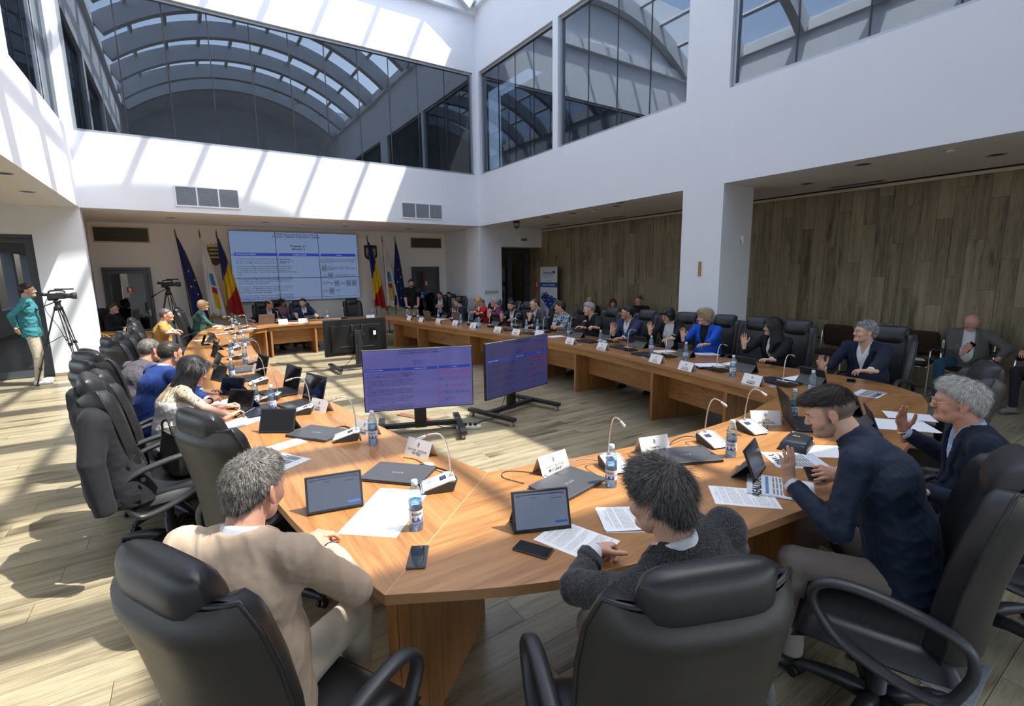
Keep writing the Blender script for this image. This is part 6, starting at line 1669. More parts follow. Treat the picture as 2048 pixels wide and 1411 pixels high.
# ---- tablets
tablet(672, 1022, 'tablet with a lit screen propped before the man in beige linen', 'scr_tab', rz=D(258)); tablet(1086, 1062, 'tablet propped before the man in tweed, a raised hand mirrored in it', 'scr_tab', rz=D(247)); tablet(1520, 950, 'tablet beside the raised hand of the young man in the bomber jacket', 'scr_dim', rz=D(-72))
tablet(553, 866, 'slanted tablet mirroring the roof beams at the empty sunlit seat', rz=D(235)); tablet(478, 820, 'tablet before the woman in the patterned blouse', rz=D(222)); tablet(461, 791, 'tablet before the man in bright navy blue', rz=D(222)); tablet(434, 762, 'black tablet before the man in the grey jacket', rz=D(205))
tablet(430, 736, 'black tablet lying low past the man in the grey jacket', rz=D(190)); tablet(426, 714, 'small black tablet by an empty seat of the sunlit side', rz=D(190)); tablet(428, 699, 'brown tablet beside the folded grey one, sunlit side', rz=D(190)); tablet(404, 690, 'tablet under the eyes of the man in ochre', rz=D(184)); tablet(431, 683, 'grey tablet seen from behind next to the man in ochre', rz=D(200)+PI)
for k, px, py in (('R12', 1629, 768), ('R11', 1497, 742), ('R10', 1376, 712), ('R9', 1286, 694), ('R8', 1214, 679), ('R7', 1160, 674), ('R5', 1040, 654), ('R4', 996, 650), ('R3', 961, 643), ('R1', 893, 636)): tablet(px, py, 'black tablet in folio stand before '+REF[k])
tablet(1752, 862, 'black tablet before the white-haired man, behind the bomber jacket', rz=D(-60)); tablet(1708, 826, 'black tablet stand leaning beside the newspaper, behind the bomber jacket', rz=D(-40)); tablet(618, 637, 'dark tablet before the man resting his chin')
# ---- papers
paper(1153, 1080, 'printed white sheet under the hand of the man in tweed', D(-72), text='doc'); paper(1487, 993, 'printed white sheet beside the young man in the bomber jacket', D(-46), text='doc')
paper(775, 1020, 'large white folded sheet glaring in the sun before the man in beige', D(48), 0.27, 0.46, text=''); paper(562, 892, 'blank white sheet at the empty sunlit seat', D(20), 0.13, 0.30, text=''); paper(566, 922, 'blue and white newspaper behind the head of the man in beige', D(-60), 0.20, 0.26, text='ZIARUL', mat='news')
paper(487, 842, 'white sheet under the hands of the woman in the patterned blouse', D(40), 0.21, 0.36, text=''); paper(458, 802, 'white paper beside the hands of the man in bright navy blue', D(30), text='')
paper(1268, 1038, 'stack of printed papers half hidden by the head of the man in tweed', D(-30), text='doc', n=5); paper(1560, 975, 'newspaper under the phone of the young man in the bomber jacket', D(-60), 0.26, 0.30, text='REALITATEA', mat='news', n=4); paper(1590, 920, 'open newspaper with blue print in front of the black leather bag', D(-40), 0.24, 0.30, text='ZIARUL', mat='news', n=2)
paper(1650, 902, 'white note pad beside the chin of the young man in the bomber jacket', D(-40), text=''); paper(1738, 787, 'newspaper headed Realitatea lying upside down near the curly grey hair', D(95), 0.29, 0.20, text='Realitatea', mat='news'); paper(1800, 850, 'loose papers under the raised hand of the white-haired man', D(-50), 0.28, 0.38, text='', n=3)
paper(1818, 832, 'printed sheet farther under the raised hand of the white-haired man', D(-60), text='', n=1, z=ZTAB+0.006)
for k, px, py, n in (('R12', 1598, 757, 2), ('R11', 1470, 727, 1), ('R10', 1418, 731, 8), ('R9', 1327, 702, 1), ('R8', 1196, 682, 1), ('R6', 1112, 673, 4), ('R5', 1070, 664, 3), ('R3', 948, 646, 3), ('R1', 885, 638, 3)):
    paper(px, py, ('pile of white papers before ' if n > 2 else 'white paper before ')+REF[k], edge_dir(P(px, py))+rnd.uniform(-0.4, 0.4), text='', n=n, z=ZTAB+(0.020 if k == 'R10' else 0.0))
paper(1412, 708, 'white sheet under the hand of the woman in royal blue', D(150), text='', curl=0.3)
for px, py, t in ((407, 680, 'white papers before the man in ochre'), (440, 668, 'white papers halfway to the blond woman in green'), (450, 656, 'white paper under the hands of the blond woman in green'), (500, 657, 'white paper at the rounded corner of the ring'), (676, 640, 'flat papers before the empty chair of the head table'), (590, 645, 'flat dark folder with papers on the head table')):
    paper(px, py, t, rnd.uniform(-0.3, 0.3), text='', n=2)
# ---- phones
phone(836, 1115, 'black phone with mint edge mirroring a bottle, near table corner', D(60)); phone(1066, 1100, 'black phone lying before the man in tweed', D(118)); phone(1702, 762, 'dark pen-slim phone beside the curly-haired man', D(20))
# ---- black leather handbag lying open-flapped
def handbag():
    p = P(1592, 893); r = thing('clutch_bag', 'black leather clutch bag with gold clasp lying on the curved table', 'bag', p, D(14))
    ml = pbr('bag_leather', (0.014, 0.018, 0.026), 0.28, bump=0.05, bscale=300)
    MB().grid(lambda i, j: Vector(((i-0.5)*0.25, (j-0.5)*0.16, 0.004+0.055*(1-abs(2*i-1)**6)**0.5*(1-abs(2*j-1)**6)**0.5)), 18, 14).bx(-0.125, 0.125, -0.08, 0.08, 0.001, 0.006).build('bag_body', ml, r)
    MB().grid(lambda i, j: Vector(((i-0.5)*0.245*(1-0.10*(1-j)**3), -0.070+j*0.145, 0.012+0.055*(1-abs(2*i-1)**6)**0.5*(1-abs(1.6*j-0.6)**6)**0.5)), 18, 12).build('flap', ml, r)
    g = pbr('brass_clasp', (0.75, 0.58, 0.28), 0.25, 1.0)
    MB().box((0, 0.012, 0.072), (0.034, 0.022, 0.008)).box((0, -0.008, 0.071), (0.022, 0.020, 0.006)).build('clasp', g, r, 0.002)
    MB().tube(smooth3([(0.12, 0.05, 0.03), (0.16, 0.06, 0.045), (0.175, 0.0, 0.04), (0.16, -0.05, 0.03), (0.12, -0.06, 0.02)], 4), 0.008, 8, flat=0.5).build('wrist_strap', ml, r)
    MB().tube([(0.10+0.016*math.cos(t), -0.075, 0.018+0.016*math.sin(t)) for t in [2*PI*i/12 for i in range(12)]], 0.003, 6, wrap=True).build('ring', g, r)
handbag()
# ---- grommets and cables
for px, py, t in ((855, 929, 'round silver cable outlet behind the laptop of the man in beige'), (1100, 952, 'round silver cable outlet behind the tweed man\'s laptop'), (1338, 897, 'round silver cable outlet beside the middle grey laptop'), (1289, 714, 'flat cable outlet before the woman in black and white'), (1545, 772, 'flat cable outlet beside the card before the curly grey hair'), (1160, 688, 'flat cable outlet before the heavy man in black')): grommet(px, py, t)
cable([(840, 928, 0), (870, 934, 0.01), (900, 944, 0.012), (913, 958, 0.01), (905, 972, 0)], 'thick black cable curling behind the sunny microphone', 0.005)
cable([(806, 914, 0), (830, 918, 0), (848, 927, 0)], 'thin black cable from the sunny laptop to its outlet', 0.0022)
cable([(1098, 952, 0), (1125, 938, 0.03), (1160, 918, 0.035), (1205, 922, 0)], 'grey microphone cable arching behind the bottle of the tweed man', 0.0035, 'cable_g')
cable([(1100, 953, 0), (1060, 944, 0), (1012, 942, 0), (1006, 954, 0), (1048, 966, 0)], 'thin black cable looping left of the tweed man\'s laptop', 0.0022)
cable([(1338, 896, 0), (1345, 882, 0.02), (1372, 872, 0.02), (1400, 875, 0)], 'black microphone cable arching beside the middle grey laptop', 0.0035)
cable([(1480, 854, 0), (1490, 845, 0.02), (1505, 842, 0.02), (1515, 850, 0), (1532, 858, 0), (1536, 850, 0)], 'black cable curling behind the microphone of the white-haired man', 0.003)
cable([(660, 858, 0), (690, 852, 0), (716, 866, 0.01), (722, 880, 0)], 'black cable between laptop and microphone at the empty sunlit seat', 0.004)
# ================================================================ screens, flags, cameras, fittings
M['bezel'] = pbr('black_bezel', (0.010, 0.010, 0.011), 0.3)
def screen_mat(name, col, st, rough):
    m = pbr(name, (0.01, 0.01, 0.012), rough, emit=col, estr=st); return m
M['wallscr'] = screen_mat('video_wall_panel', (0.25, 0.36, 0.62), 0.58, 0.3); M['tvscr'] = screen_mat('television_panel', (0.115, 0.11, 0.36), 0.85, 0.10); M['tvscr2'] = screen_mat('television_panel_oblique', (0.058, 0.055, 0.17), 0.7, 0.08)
M['sblue'] = emis('screen_blue', (0.01, 0.03, 0.30), 0.9); M['sred'] = pbr('screen_red', (0.42, 0.02, 0.05), 0.5); M['sgreen'] = pbr('screen_green', (0.05, 0.22, 0.05), 0.5); M['sind'] = pbr('screen_indigo', (0.03, 0.04, 0.30), 0.5); M['sblk'] = emis('screen_black', (0.035, 0.045, 0.12), 0.35); M['sgrey'] = emis('screen_grey', (0.17, 0.23, 0.36), 0.55); M['swht'] = emis('screen_white', (0.5, 0.6, 0.8), 0.9)
LIST = [['13. Proiect de hotărâre privind aprobarea proiectului „Consolidarea', 'și creșterea eficienței energetice a locuințelor” cu Programul Prelungit', 'Nr. 67 – Cod SMIS 157098 și a indicatorilor legați de acesta.'],
        ['14. Proiect de hotărâre privind aprobarea finanțării nerambursabile', 'de la bugetul local al Municipiului Galați a activităților de dezvoltare', 'a comunității locale din cadrul proiectului Concursul Național de', 'Tenis „CUPA DUNĂRII” GALAȚI 2025, inițiat de CLUB SPORTIV ATLAS', 'Galați'],
        ['15. Proiect de hotărâre privind aprobarea finanțării nerambursabile', 'de la bugetul local al Municipiului Galați a activităților de dezvoltare', 'a comunității locale din cadrul proiectului Comunitatea Noastră,', 'inițiat de Fundația Comunitară Galați'],
        ['16. Proiect de hotărâre privind aprobarea finanțării nerambursabile', 'de la bugetul local al Municipiului Galați a activităților de dezvoltare', 'a comunității locale din cadrul proiectului Gala Excelenței în', 'Educație, inițiat de Asociația Timp Magic'],
        ['17. Proiect de hotărâre privind aprobarea finanțării nerambursabile', 'de la bugetul local al Municipiului Galați a activităților de dezvoltare', 'a comunității locale din cadrul proiectului Urban Playfield, inițiat de', 'Asociația Playfield']]
NAMES = ['POTEC NICOLAE PETRIȘOR', 'MOCANU IONUȚ RĂZVAN', 'POALELUNGI DUMITRU', 'OTROCOL DORIN', 'BEZMAN GHEORGHE', 'ATANASIU SILVIA ELENA', 'CIUCA MONICA', 'SARPE DANIELA ANDREEA', 'MANEA CLAUDIU', 'SIMION DANIEL', 'DIMITRIU ANDREI', 'NEAGU ADRIAN', 'PUSCAS NICOLAE', 'BARBU IONEL', 'RUSU SORIN', 'CIUMACENCU NICUSOR',
         'SERBAN ALEXANDRU', 'STAN IOANA', 'ENACHE RADU', 'MUNTEANU LIVIA', 'TOMA PETRU', 'DRAGAN VASILE', 'LUPU ELENA', 'ILIE MARIUS', 'POPA CRISTINA', 'NISTOR PAVEL', 'GRIGORE ANA']
NCOL = 'rrrrrr' 'igrirr' 'rsrrrg' 'rirbir' 'rig'
def screen_content(parent, W, H, Mx, boxes=True):
    """everything the screens show; Mx maps the picture plane (x right, y up, centre origin) onto the screen"""
    eps = 0.0
    def rect(x0, x1, y0, y1, z=0.0008):
        return [tuple(Mx @ Vector((x, y, z))) for x, y in ((x0, y0), (x1, y0), (x1, y1), (x0, y1))]
    cx = [-0.485*W, -0.155*W, 0.180*W, 0.492*W]; hy = 0.155*H
    b = MB()
    for i in range(3): b.add(rect(cx[i]+0.004*W, cx[i+1]-0.008*W, hy, hy+0.045*H), [(0, 1, 2, 3)], 0)
    for i in range(3):
        b.add(rect(cx[i+1]-0.0045*W, cx[i+1]-0.003*W, -0.47*H, hy), [(0, 1, 2, 3)], 2)
        b.add(rect(cx[i]+0.004*W, cx[i+1]-0.008*W, -0.472*H, -0.468*H), [(0, 1, 2, 3)], 2)
    for k in ((6, 13, 20, 22, 23, 25) if boxes else ()):
        c, r = k % 6, k//6; x = cx[2]+(0.022+0.0505*c+0.004)*W; y = hy-(0.065+0.118*r)*H
        b.add(rect(x-0.022*W, x+0.022*W, y-0.05*H, y+0.05*H, 0.0004), [(0, 1, 2, 3)], 1)
    b.build('table_frames', [M['sblue'], M['sgrey'], M['sind']], parent)
    T = lambda x, y: Mx @ Matrix.Translation((x, y, 0.0015))
    put_text(parent, 'Ședință Extraordinară din data 13.05.2025', 0.036*H, M['sblk'], T(0.0, 0.475*H), bold=0.02); put_text(parent, 'Președinte: ȘERBAN ALEXANDRU GABRIEL', 0.036*H, M['sblk'], T(0.0, 0.440*H), bold=0.02)
    put_text(parent, 'Prezenti: 21', 0.046*H, M['sind'], T(0.005*W, 0.305*H), bold=0.025); put_text(parent, 'Absenti: 6', 0.046*H, M['sind'], T(0.005*W, 0.262*H), bold=0.025)
    put_text(parent, 'PROIECTE DE HOTĂRÂRE', 0.022*H, M['swht'], T(cx[0]+0.015*W, hy+0.022*H), align='LEFT'); put_text(parent, 'Desfășurare ședință', 0.022*H, M['swht'], T((cx[1]+cx[2])/2, hy+0.022*H)); put_text(parent, 'Consilieri', 0.022*H, M['swht'], T((cx[2]+cx[3])/2, hy+0.022*H))
    put_text(parent, 'Prezenti: 21', 0.030*H, M['sblk'], T(cx[1]+0.008*W, hy-0.05*H), align='LEFT', bold=0.02); put_text(parent, 'Absenti: 6', 0.030*H, M['sblk'], T(cx[1]+0.008*W, hy-0.09*H), align='LEFT', bold=0.02)
    its = []; y = hy-0.045*H
    for para in LIST:
        for ln in para:
            its.append((text_mesh(ln, 0.0268*H, M['sblk'], 'LEFT', 0.012, 1), Matrix.Translation((cx[0]+0.012*W, y, 0.0015)), 0)); y -= 0.0292*H
        y -= 0.016*H
    def addm(nm, its, mats):
        me = merge_meshes(nm, its, mats); o = bpy.data.objects.new(nm, me); COL.objects.link(o); o.parent = parent; o.matrix_local = Mx; o['kind'] = 'stuff'
    addm('agenda_lettering', its, [M['sblk']])
    its = []; mm = dict(r=0, i=1, g=2, s=1, b=1)
    for k, nm in enumerate(NAMES):
        c, r = k % 6, k//6; x = cx[2]+(0.022+0.0505*c+0.004)*W; y = hy-(0.065+0.118*r)*H; p = nm.split()
        for q, w in enumerate(p): its.append((text_mesh(w[:10], 0.022*H, M['sred'], 'CENTER', 0.015, 1), Matrix.Translation((x, y+((len(p)-1)/2-q)*0.024*H, 0.0015)), mm[NCOL[k]]))
    addm('councillor_lettering', its, [M['sred'], M['sind'], M['sgreen']])
# --- video wall: nine panels
vw = thing('video_wall', 'video wall of nine panels showing the pale blue agenda on the stage wall', 'screen', (2.82, YA-0.06, 2.145))
VW, VH = 3.44, 1.93
for i in range(3):
    for j in range(3):
        x, z = (i-1)*VW/3, (j-1)*VH/3
        p = MB().box((x, 0, z), (VW/3-0.002, 0.10, VH/3-0.002)).build('panel', M['bezel'], vw)
        MB().quad(*[(x+sx*(VW/6-0.007), -0.0508, z+sz*(VH/6-0.007)) for sx, sz in ((-1, -1), (1, -1), (1, 1), (-1, 1))]).build('screen', M['wallscr'], p)
screen_content(vw, VW*0.985, VH*0.985, frame((0, -0.0515, 0), (1, 0, 0), (0, 0, 1)))
# --- televisions on rolling stands
def tv(label, c, yaw, front, scr):
    r = thing('television_stand', label, 'television', (c[0], c[1], 0), yaw); z = c[2]; W, H = 1.25, 0.718; s = -1
    t = MB().box((0, 0, z), (W, 0.035, H)).box((0, 0.04, z-0.02), (W*0.80, 0.05, H*0.72)).build('television_body', M['bezel'], r, 0.006)
    MB().box((0, -0.019, z+H/2-0.004), (W-0.004, 0.001, 0.006)).build('trim_strip', M['silver'], t)
    if front:
        MB().quad(*[(sx*(W/2-0.010), -0.0181, z+sz*(H/2-0.012)) for sx, sz in ((-1, -1), (1, -1), (1, 1), (-1, 1))]).build('screen', M[scr], t)
        screen_content(t, W-0.02, H-0.024, frame((0, -0.0188, z), (1, 0, 0), (0, 0, 1)), False)
    yb = 0.10
    MB().box((0, yb+0.03, 0.42), (0.14, 0.05, 0.74)).box((0, yb+0.058, 0.40), (0.035, 0.012, 0.66)).build('column', M['black'], r, 0.004)
    for sx in (-1, 1):
        MB().box((sx*0.10, 0.075, z+0.02), (0.028, 0.022, 0.46)).tube([(sx*0.10, 0.088, z+0.26), (sx*0.10, 0.125, z+0.22), (sx*0.11, 0.12, z+0.10), (sx*0.06, 0.13, z+0.06)], 0.008, 6).build('mount_bracket', M['black'], r)
    MB().box((0, yb, z+0.05), (0.30, 0.02, 0.05)).build('mount_plate', M['black'], r)
    rc = MB().box((-0.33, 0.068, z+0.03), (0.15, 0.006, 0.26)).build('socket_recess', M['black_gloss'], r)
    MB().box((-0.36, 0.074, z+0.06), (0.055, 0.006, 0.085)).build('rating_label', M['white_plastic'], rc)
    MB().box((-0.20, 0.070, z-0.20), (0.26, 0.008, 0.014)).box((0.22, 0.070, z-0.18), (0.24, 0.008, 0.014)).build('vent_slots', M['grey_dark'], rc)
    MB().box((0, yb+0.03, 0.085), (0.92, 0.075, 0.05)).build('cross_bar', M['black'], r, 0.004)
    for sx in (-1, 1):
        lg = MB().box((sx*0.46, 0.06, 0.085), (0.075, 0.80, 0.045)).build('foot_bar', M['black'], r, 0.005)
        for sy in (-1, 1):
            q = MB(); x, y = sx*0.46, 0.06+sy*0.355
            for k in (-1, 1): q.cyl((x+k*0.008, y, 0.030), (x+k*0.022, y, 0.030), 0.030, n=16)
            q.cyl((x, y, 0.05), (x, y, 0.066), 0.012, n=8); q.build('caster', M['silver'], lg)
    return r
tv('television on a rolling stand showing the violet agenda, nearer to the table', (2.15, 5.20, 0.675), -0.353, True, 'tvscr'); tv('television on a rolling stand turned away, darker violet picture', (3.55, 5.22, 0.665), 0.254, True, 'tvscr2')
tv('television on a rolling stand showing its black back', (2.76, 9.85, 0.65), PI+0.02, False, None)
def cord(pts, label, r=0.005, mat='cable'):
    o = MB().tube(smooth3([Vector(p) for p in pts], 5), r, 6).build('cable', M[mat]); tag(o, label, 'cable'); return o
cord([(2.75, 9.95, 0.32), (2.65, 10.1, 0.10), (2.5, 10.2, 0.006), (2.1, 10.4, 0.006), (1.7, 10.9, 0.006), (1.5, 11.6, 0.006)], 'thin black cable trailing from the turned television to the head table')
cord([(3.45, 5.35, 0.35), (3.35, 5.3, 0.14), (3.2, 5.25, 0.008), (2.95, 5.2, 0.008), (2.78, 5.08, 0.02)], 'black cable from the darker television to the power strip')
cord([(2.2, 5.32, 0.35), (2.3, 5.4, 0.12), (2.45, 5.3, 0.008), (2.62, 5.1, 0.02)], 'black cable from the nearer television to the power strip')
ps = thing('power_strip', 'white power strip with black plugs between the two television stands', 'power strip', (2.70, 5.05, 0), -0.5)
MB().box((0, 0, 0.022), (0.30, 0.06, 0.040)).build('strip_body', M['white_plastic'], ps, 0.008)
for k in range(4): MB().box((-0.10+k*0.06, 0, 0.058), (0.036, 0.036, 0.036)).build('plug', M['black'], ps, 0.006)
o = MB().box((0, 0, 0.006), (0.9, 0.10, 0.010)).build('cable_ramp', pbr('brown_cable_cover', (0.20, 0.085, 0.05), 0.6), bevel=0.004); o.location = (2.42, 5.75, 0.0); o.rotation_euler = (0, 0, 2.0); tag(o, 'reddish brown cable cover on the floor behind the nearer television', 'cable cover')
# --- flags
def fcol(name, c): return cloth(name, c, rough=0.6, sheen=0.3)
FB, FY, FR, FW = fcol('flag_blue', (0.008, 0.022, 0.16)), fcol('flag_yellow', (0.70, 0.46, 0.012)), fcol('flag_red', (0.40, 0.008, 0.015)), fcol('flag_white', (0.68, 0.69, 0.72)); FG = pbr('gold_fringe', (0.62, 0.43, 0.05), 0.5, 0.2); FC = fcol('flag_cyan', (0.03, 0.22, 0.52))
BR = pbr('finial_brass', (0.20, 0.13, 0.05), 0.35, 0.8); PW_ = pbr('pole_wood', (0.30, 0.17, 0.075), 0.5)
def flag(kind, tip, foot, label, side):
    r = thing('flag', label, 'flag', (foot[0], foot[1], 0)); tp = Vector((tip[0]-foot[0], tip[1]-foot[1], tip[2])); ax = tp.normalized()
    MB().cyl((0, 0, 0.02), tp*0.94, 0.016, 0.013, 10).build('pole', PW_, r); MB().lathe([(0.001, 0), (0.17, 0), (0.17, 0.02), (0.05, 0.045), (0.025, 0.06), (0.001, 0.06)], 20).build('pole_base', M['chrome'], r)
    R_ = ax.to_track_quat('Z', 'Y').to_matrix(); L = tp.length
    MB().lathe([(0.001, 0.93*L), (0.020, 0.935*L), (0.024, 0.945*L), (0.012, 0.955*L), (0.020, 0.965*L), (0.014, 0.98*L), (0.001, L)], 12, R=R_).build('finial', BR, r)
    NU, NV = 44, 40; top, bot = 0.93*L, 0.30*L; ph = rnd.uniform(0, 6)
    def pt(i, j):
        zz = top-(top-bot)*j; w = 0.03+0.44*j**0.8*(1-0.12*j); u = i-0.18
        droop = 0.10*j*math.sin(i*PI)*0.0-0.20*abs(i-0.25)*j
        base = ax*zz if j < 0.5 else ax*zz
        fold = (0.012+0.045*j)*math.sin(i*17+ph+2.2*j)+0.02*j*math.sin(i*31+ph)
        return Vector((base.x*(1-0.4*j)+side*u*w, base.y-0.02+fold, base.z+droop))
    m = MB(); m.grid(pt, NU, NV)
    st = len(m.f)
    for k in range(NU*NV):
        i, j = (k % NU)/NU, (k//NU)/NV
        if kind == 'eu': c = 0
        elif kind == 'ro':
            t = j*1.0+0.30*(i-0.5); c = 0 if t < 0.40 else (1 if t < 0.72 else 2)
        else:
            c = 3; x, y = (i-0.62)/0.17, (j-0.66)/0.22
            if abs(x) < 1 and -1 < y < 1-0.0: c = 4 if y < -0.35 else (3 if y < -0.2 else (2 if y < 0.15 else 1))
        m.m[k] = c
    f = m.build('flag_cloth', [FB, FY, FR, FW, FC], r)
    s = f.modifiers.new('thick', 'SOLIDIFY'); s.thickness = 0.004
    fr = MB(); fr.tube([pt(i/NU, 1.0)+Vector((0, -0.004, -0.012)) for i in range(NU+1)], 0.014, 5, flat=1.8); fr.tube([pt(1.0, j/NV)+Vector((side*0.006, -0.004, 0)) for j in range(6, NV+1)], 0.008, 5)
    fr.build('fringe', FG, r)
    if kind == 'eu':
        for (i, j) in ((0.55, 0.42), (0.82, 0.52), (0.40, 0.62), (0.72, 0.70), (0.58, 0.86), (0.90, 0.80)):
            c = pt(i, j)+Vector((0, -0.035, 0)); k = MB(); pp = []
            for q in range(10):
                a = PI/2+q*PI/5; rr = 0.042 if q % 2 == 0 else 0.017; pp.append((c.x+rr*math.cos(a)*0.8, c.y, c.z+rr*math.sin(a)))
            k.add(pp+[(c.x, c.y-0.004, c.z)], [(10, (q+1) % 10, q) for q in range(10)]); k.build('star', FY, f)
Yf = 15.0
for kind, tx, fx, lab, sd in (('eu', -0.09, 0.16, 'blue flag with gold stars and fringe, left group by the tripod camera', 1), ('city', 0.43, 0.52, 'white city flag with coloured crest and gold fringe, left of the video wall', 1), ('ro', 0.80, 0.95, 'blue, yellow and red flag beside the left edge of the video wall', 1),
                              ('ro', 4.72, 4.95, 'blue, yellow and red flag beside the right edge of the video wall', 1), ('city', 5.19, 5.28, 'white city flag with coloured crest, right of the video wall', 1), ('eu', 5.61, 5.50, 'blue flag with gold stars, next to the man standing in black', 1)):
    flag(kind, (tx, Yf, 3.09), (fx, Yf, 0), lab, sd)
# --- crests on the stage wall
def crest(x, z, w, h, crowned, label):
    r = thing('wall_crest', label, 'crest', (x, YA, z)); dk = pbr('crest_wood', (0.035, 0.022, 0.014), 0.4); gd = pbr('crest_gold', (0.45, 0.32, 0.13), 0.35, 0.7)
    poly = [(-w/2, h/2), (w/2, h/2), (w/2, -h*0.18), (w*0.36, -h*0.34), (0, -h/2), (-w*0.36, -h*0.34), (-w/2, -h*0.18)]
    Mx = frame((0, 0, 0), (1, 0, 0), (0, 0, 1)); MB().prism(poly[::-1], 0.002, 0.03, 0, Mx).build('shield', dk, r, 0.004)
    if crowned:
        MB().prism([(-w/2, h/2), (-w*0.55, h*0.68), (-w*0.35, h*0.60), (-w*0.2, h*0.74), (0, h*0.62), (w*0.2, h*0.74), (w*0.35, h*0.60), (w*0.55, h*0.68), (w/2, h/2)][::-1], 0.002, 0.03, 0, Mx).build('crown', gd, r)
        for k in range(3): MB().prism([(-w*0.40, -0.04+k*0.10), (w*0.40, -0.04+k*0.10), (w*0.34, 0.0+k*0.10), (-w*0.34, 0.0+k*0.10)], 0.03, 0.042, 0, Mx).build('relief_band', gd, r, 0.003)
    else:
        for s in (-1, 1): MB().prism([(s*q, v) for q, v in ((0.05, 0.12), (0.12, 0.17), (0.16, 0.10), (0.15, -0.04), (0.11, -0.10), (0.10, 0.02), (0.06, 0.05))][::s], 0.03, 0.042, 0, Mx).build('relief_wing', gd, r)
        MB().prism([(0.02*math.cos(t), 0.14+0.035*math.sin(t)) for t in [2*PI*i/12 for i in range(12)]], 0.03, 0.044, 0, Mx).prism([(-0.035, 0.08), (-0.045, -0.02), (0, -0.09), (0.045, -0.02), (0.035, 0.08)], 0.03, 0.044, 0, Mx).build('relief_body', gd, r)
        MB().prism([(0.05*math.cos(t), -0.13+0.035*math.sin(t)) for t in [2*PI*i/12 for i in range(12)]], 0.03, 0.042, 0, Mx).build('relief_medal', gd, r)
crest(0.74, 2.42, 0.32, 0.50, True, 'dark crowned shield on the wall between the left flags'); crest(4.98, 2.55, 0.40, 0.50, False, 'black shield with gold bird behind the right flags')
# --- doors
def door(idx, x0, x1, z1, y, leafs, sign, glass=True):
    r = bpy.data.objects.new('door_%d' % idx, None); COL.objects.link(r); structure(r); w = 0.07
    MB().bx(x0, x0+w, y-0.06, y+0.04, 0, z1).bx(x1-w, x1, y-0.06, y+0.04, 0, z1).bx(x0+w, x1-w, y-0.06, y+0.04, z1-w, z1).build('door_frame', M['alu_dark'], r, 0.003)
    n = leafs; lw = (x1-x0-2*w)/n
    for i in range(n):
        a, b_ = x0+w+i*lw, x0+w+(i+1)*lw; e = 0.085
        l = MB().bx(a+0.004, a+e, y-0.03, y+0.02, 0.008, z1-w-0.004).bx(b_-e, b_-0.004, y-0.03, y+0.02, 0.008, z1-w-0.004).bx(a+e, b_-e, y-0.03, y+0.02, 0.008, 0.14).bx(a+e, b_-e, y-0.03, y+0.02, z1-w-e, z1-w-0.004).build('door_leaf', M['alu_dark'], r, 0.003)
        MB().bx(a+e, b_-e, y-0.012, y+0.004, 0.14, z1-w-e).build('pane', M['glass_door'], l)
        hx = b_-0.045 if i == 0 else a+0.045
        MB().cyl((hx, y-0.03, 1.03), (hx, y-0.075, 1.03), 0.010, n=8).tube([(hx, y-0.075, 1.03), (hx-0.13, y-0.075, 1.03)], 0.009, 8).box((hx, y-0.032, 1.0), (0.035, 0.006, 0.16)).build('door_handle', M['silver'], l)
    MB().bx(x0+0.03, x1-0.03, y+0.10, y+0.12, 0, z1).build('backing', M['alu_dark'], r)
    if sign:
        sx = (x0+x1)/2+0.02; s = MB().box((sx, y-0.014, 1.58), (0.13, 0.003, 0.15)).build('fire_sign', M['red'], r); MB().box((sx, y-0.0162, 1.595), (0.05, 0.001, 0.08)).box((sx, y-0.0162, 1.525), (0.09, 0.001, 0.014)).build('sign_symbol', M['paper'], s)
door(2, -1.66, -0.70, 2.14, YA, 1, True); door(3, 6.32, 7.30, 2.13, YA, 1, True)
door(1, -4.30, DX, DZ, YB+0.20, 2, False)
door(4, ox, XW-0.02, oz, YB+0.70, 2, False)
# --- ventilation grilles
def vent(x0, x1, z0, z1, y, n, dark, label):
    r = thing('ventilation_grille', label, 'vent', ((x0+x1)/2, y, (z0+z1)/2)); w, h = x1-x0, z1-z0; m = M['wall'] if not dark else M['cream']
    f = MB().bx(-w/2, w/2, -0.018, 0, h/2-0.03, h/2).bx(-w/2, w/2, -0.018, 0, -h/2, -h/2+0.03).bx(-w/2, -w/2+0.03, -0.018, 0, -h/2+0.03, h/2-0.03).bx(w/2-0.03, w/2, -0.018, 0, -h/2+0.03, h/2-0.03)
    for k in range(1, n): f.bx(-w/2+w*k/n-0.014, -w/2+w*k/n+0.014, -0.018, 0, -h/2+0.03, h/2-0.03)
    f.build('grille_frame', m, r); MB().bx(-w/2+0.03, w/2-0.03, -0.003, -0.001, -h/2+0.03, h/2-0.03).build('grille_backing', M['mullion'], r)
    g = MB()
    if dark:
        k = 0; z = -h/2+0.04
        while z < h/2-0.03: g.box((0, -0.010, z), (w-0.06, 0.012, 0.010), rotx(0.5)); z += 0.022
        g.build('louver_slats', pbr('bronze_slats', (0.16, 0.14, 0.11), 0.5, 0.3), r, kind='stuff')
    else:
        x = -w/2+0.04
        while x < w/2-0.03: g.bx(x, x+0.007, -0.014, -0.006, -h/2+0.03, h/2-0.03); x += 0.019
        z = -h/2+0.04
        while z < h/2-0.03: g.bx(-w/2+0.03, w/2-0.03, -0.012, -0.004, z, z+0.007); z += 0.019
        g.build('grille_mesh', M['alu'], r, kind='stuff')
vent(0.0, 1.20, 3.35, 3.78, YB, 3, False, 'wide white air grille left on the band below the long upper window'); vent(4.95, 6.15, 3.35, 3.77, YB, 3, False, 'wide white air grille right on the band below the long upper window')
vent(-1.74, -0.62, 2.74, 3.13, YA, 1, True, 'dark louvred air grille above the door left of the flags'); vent(6.32, 7.46, 2.73, 3.09, YA, 1, True, 'dark louvred air grille above the door right of the flags')
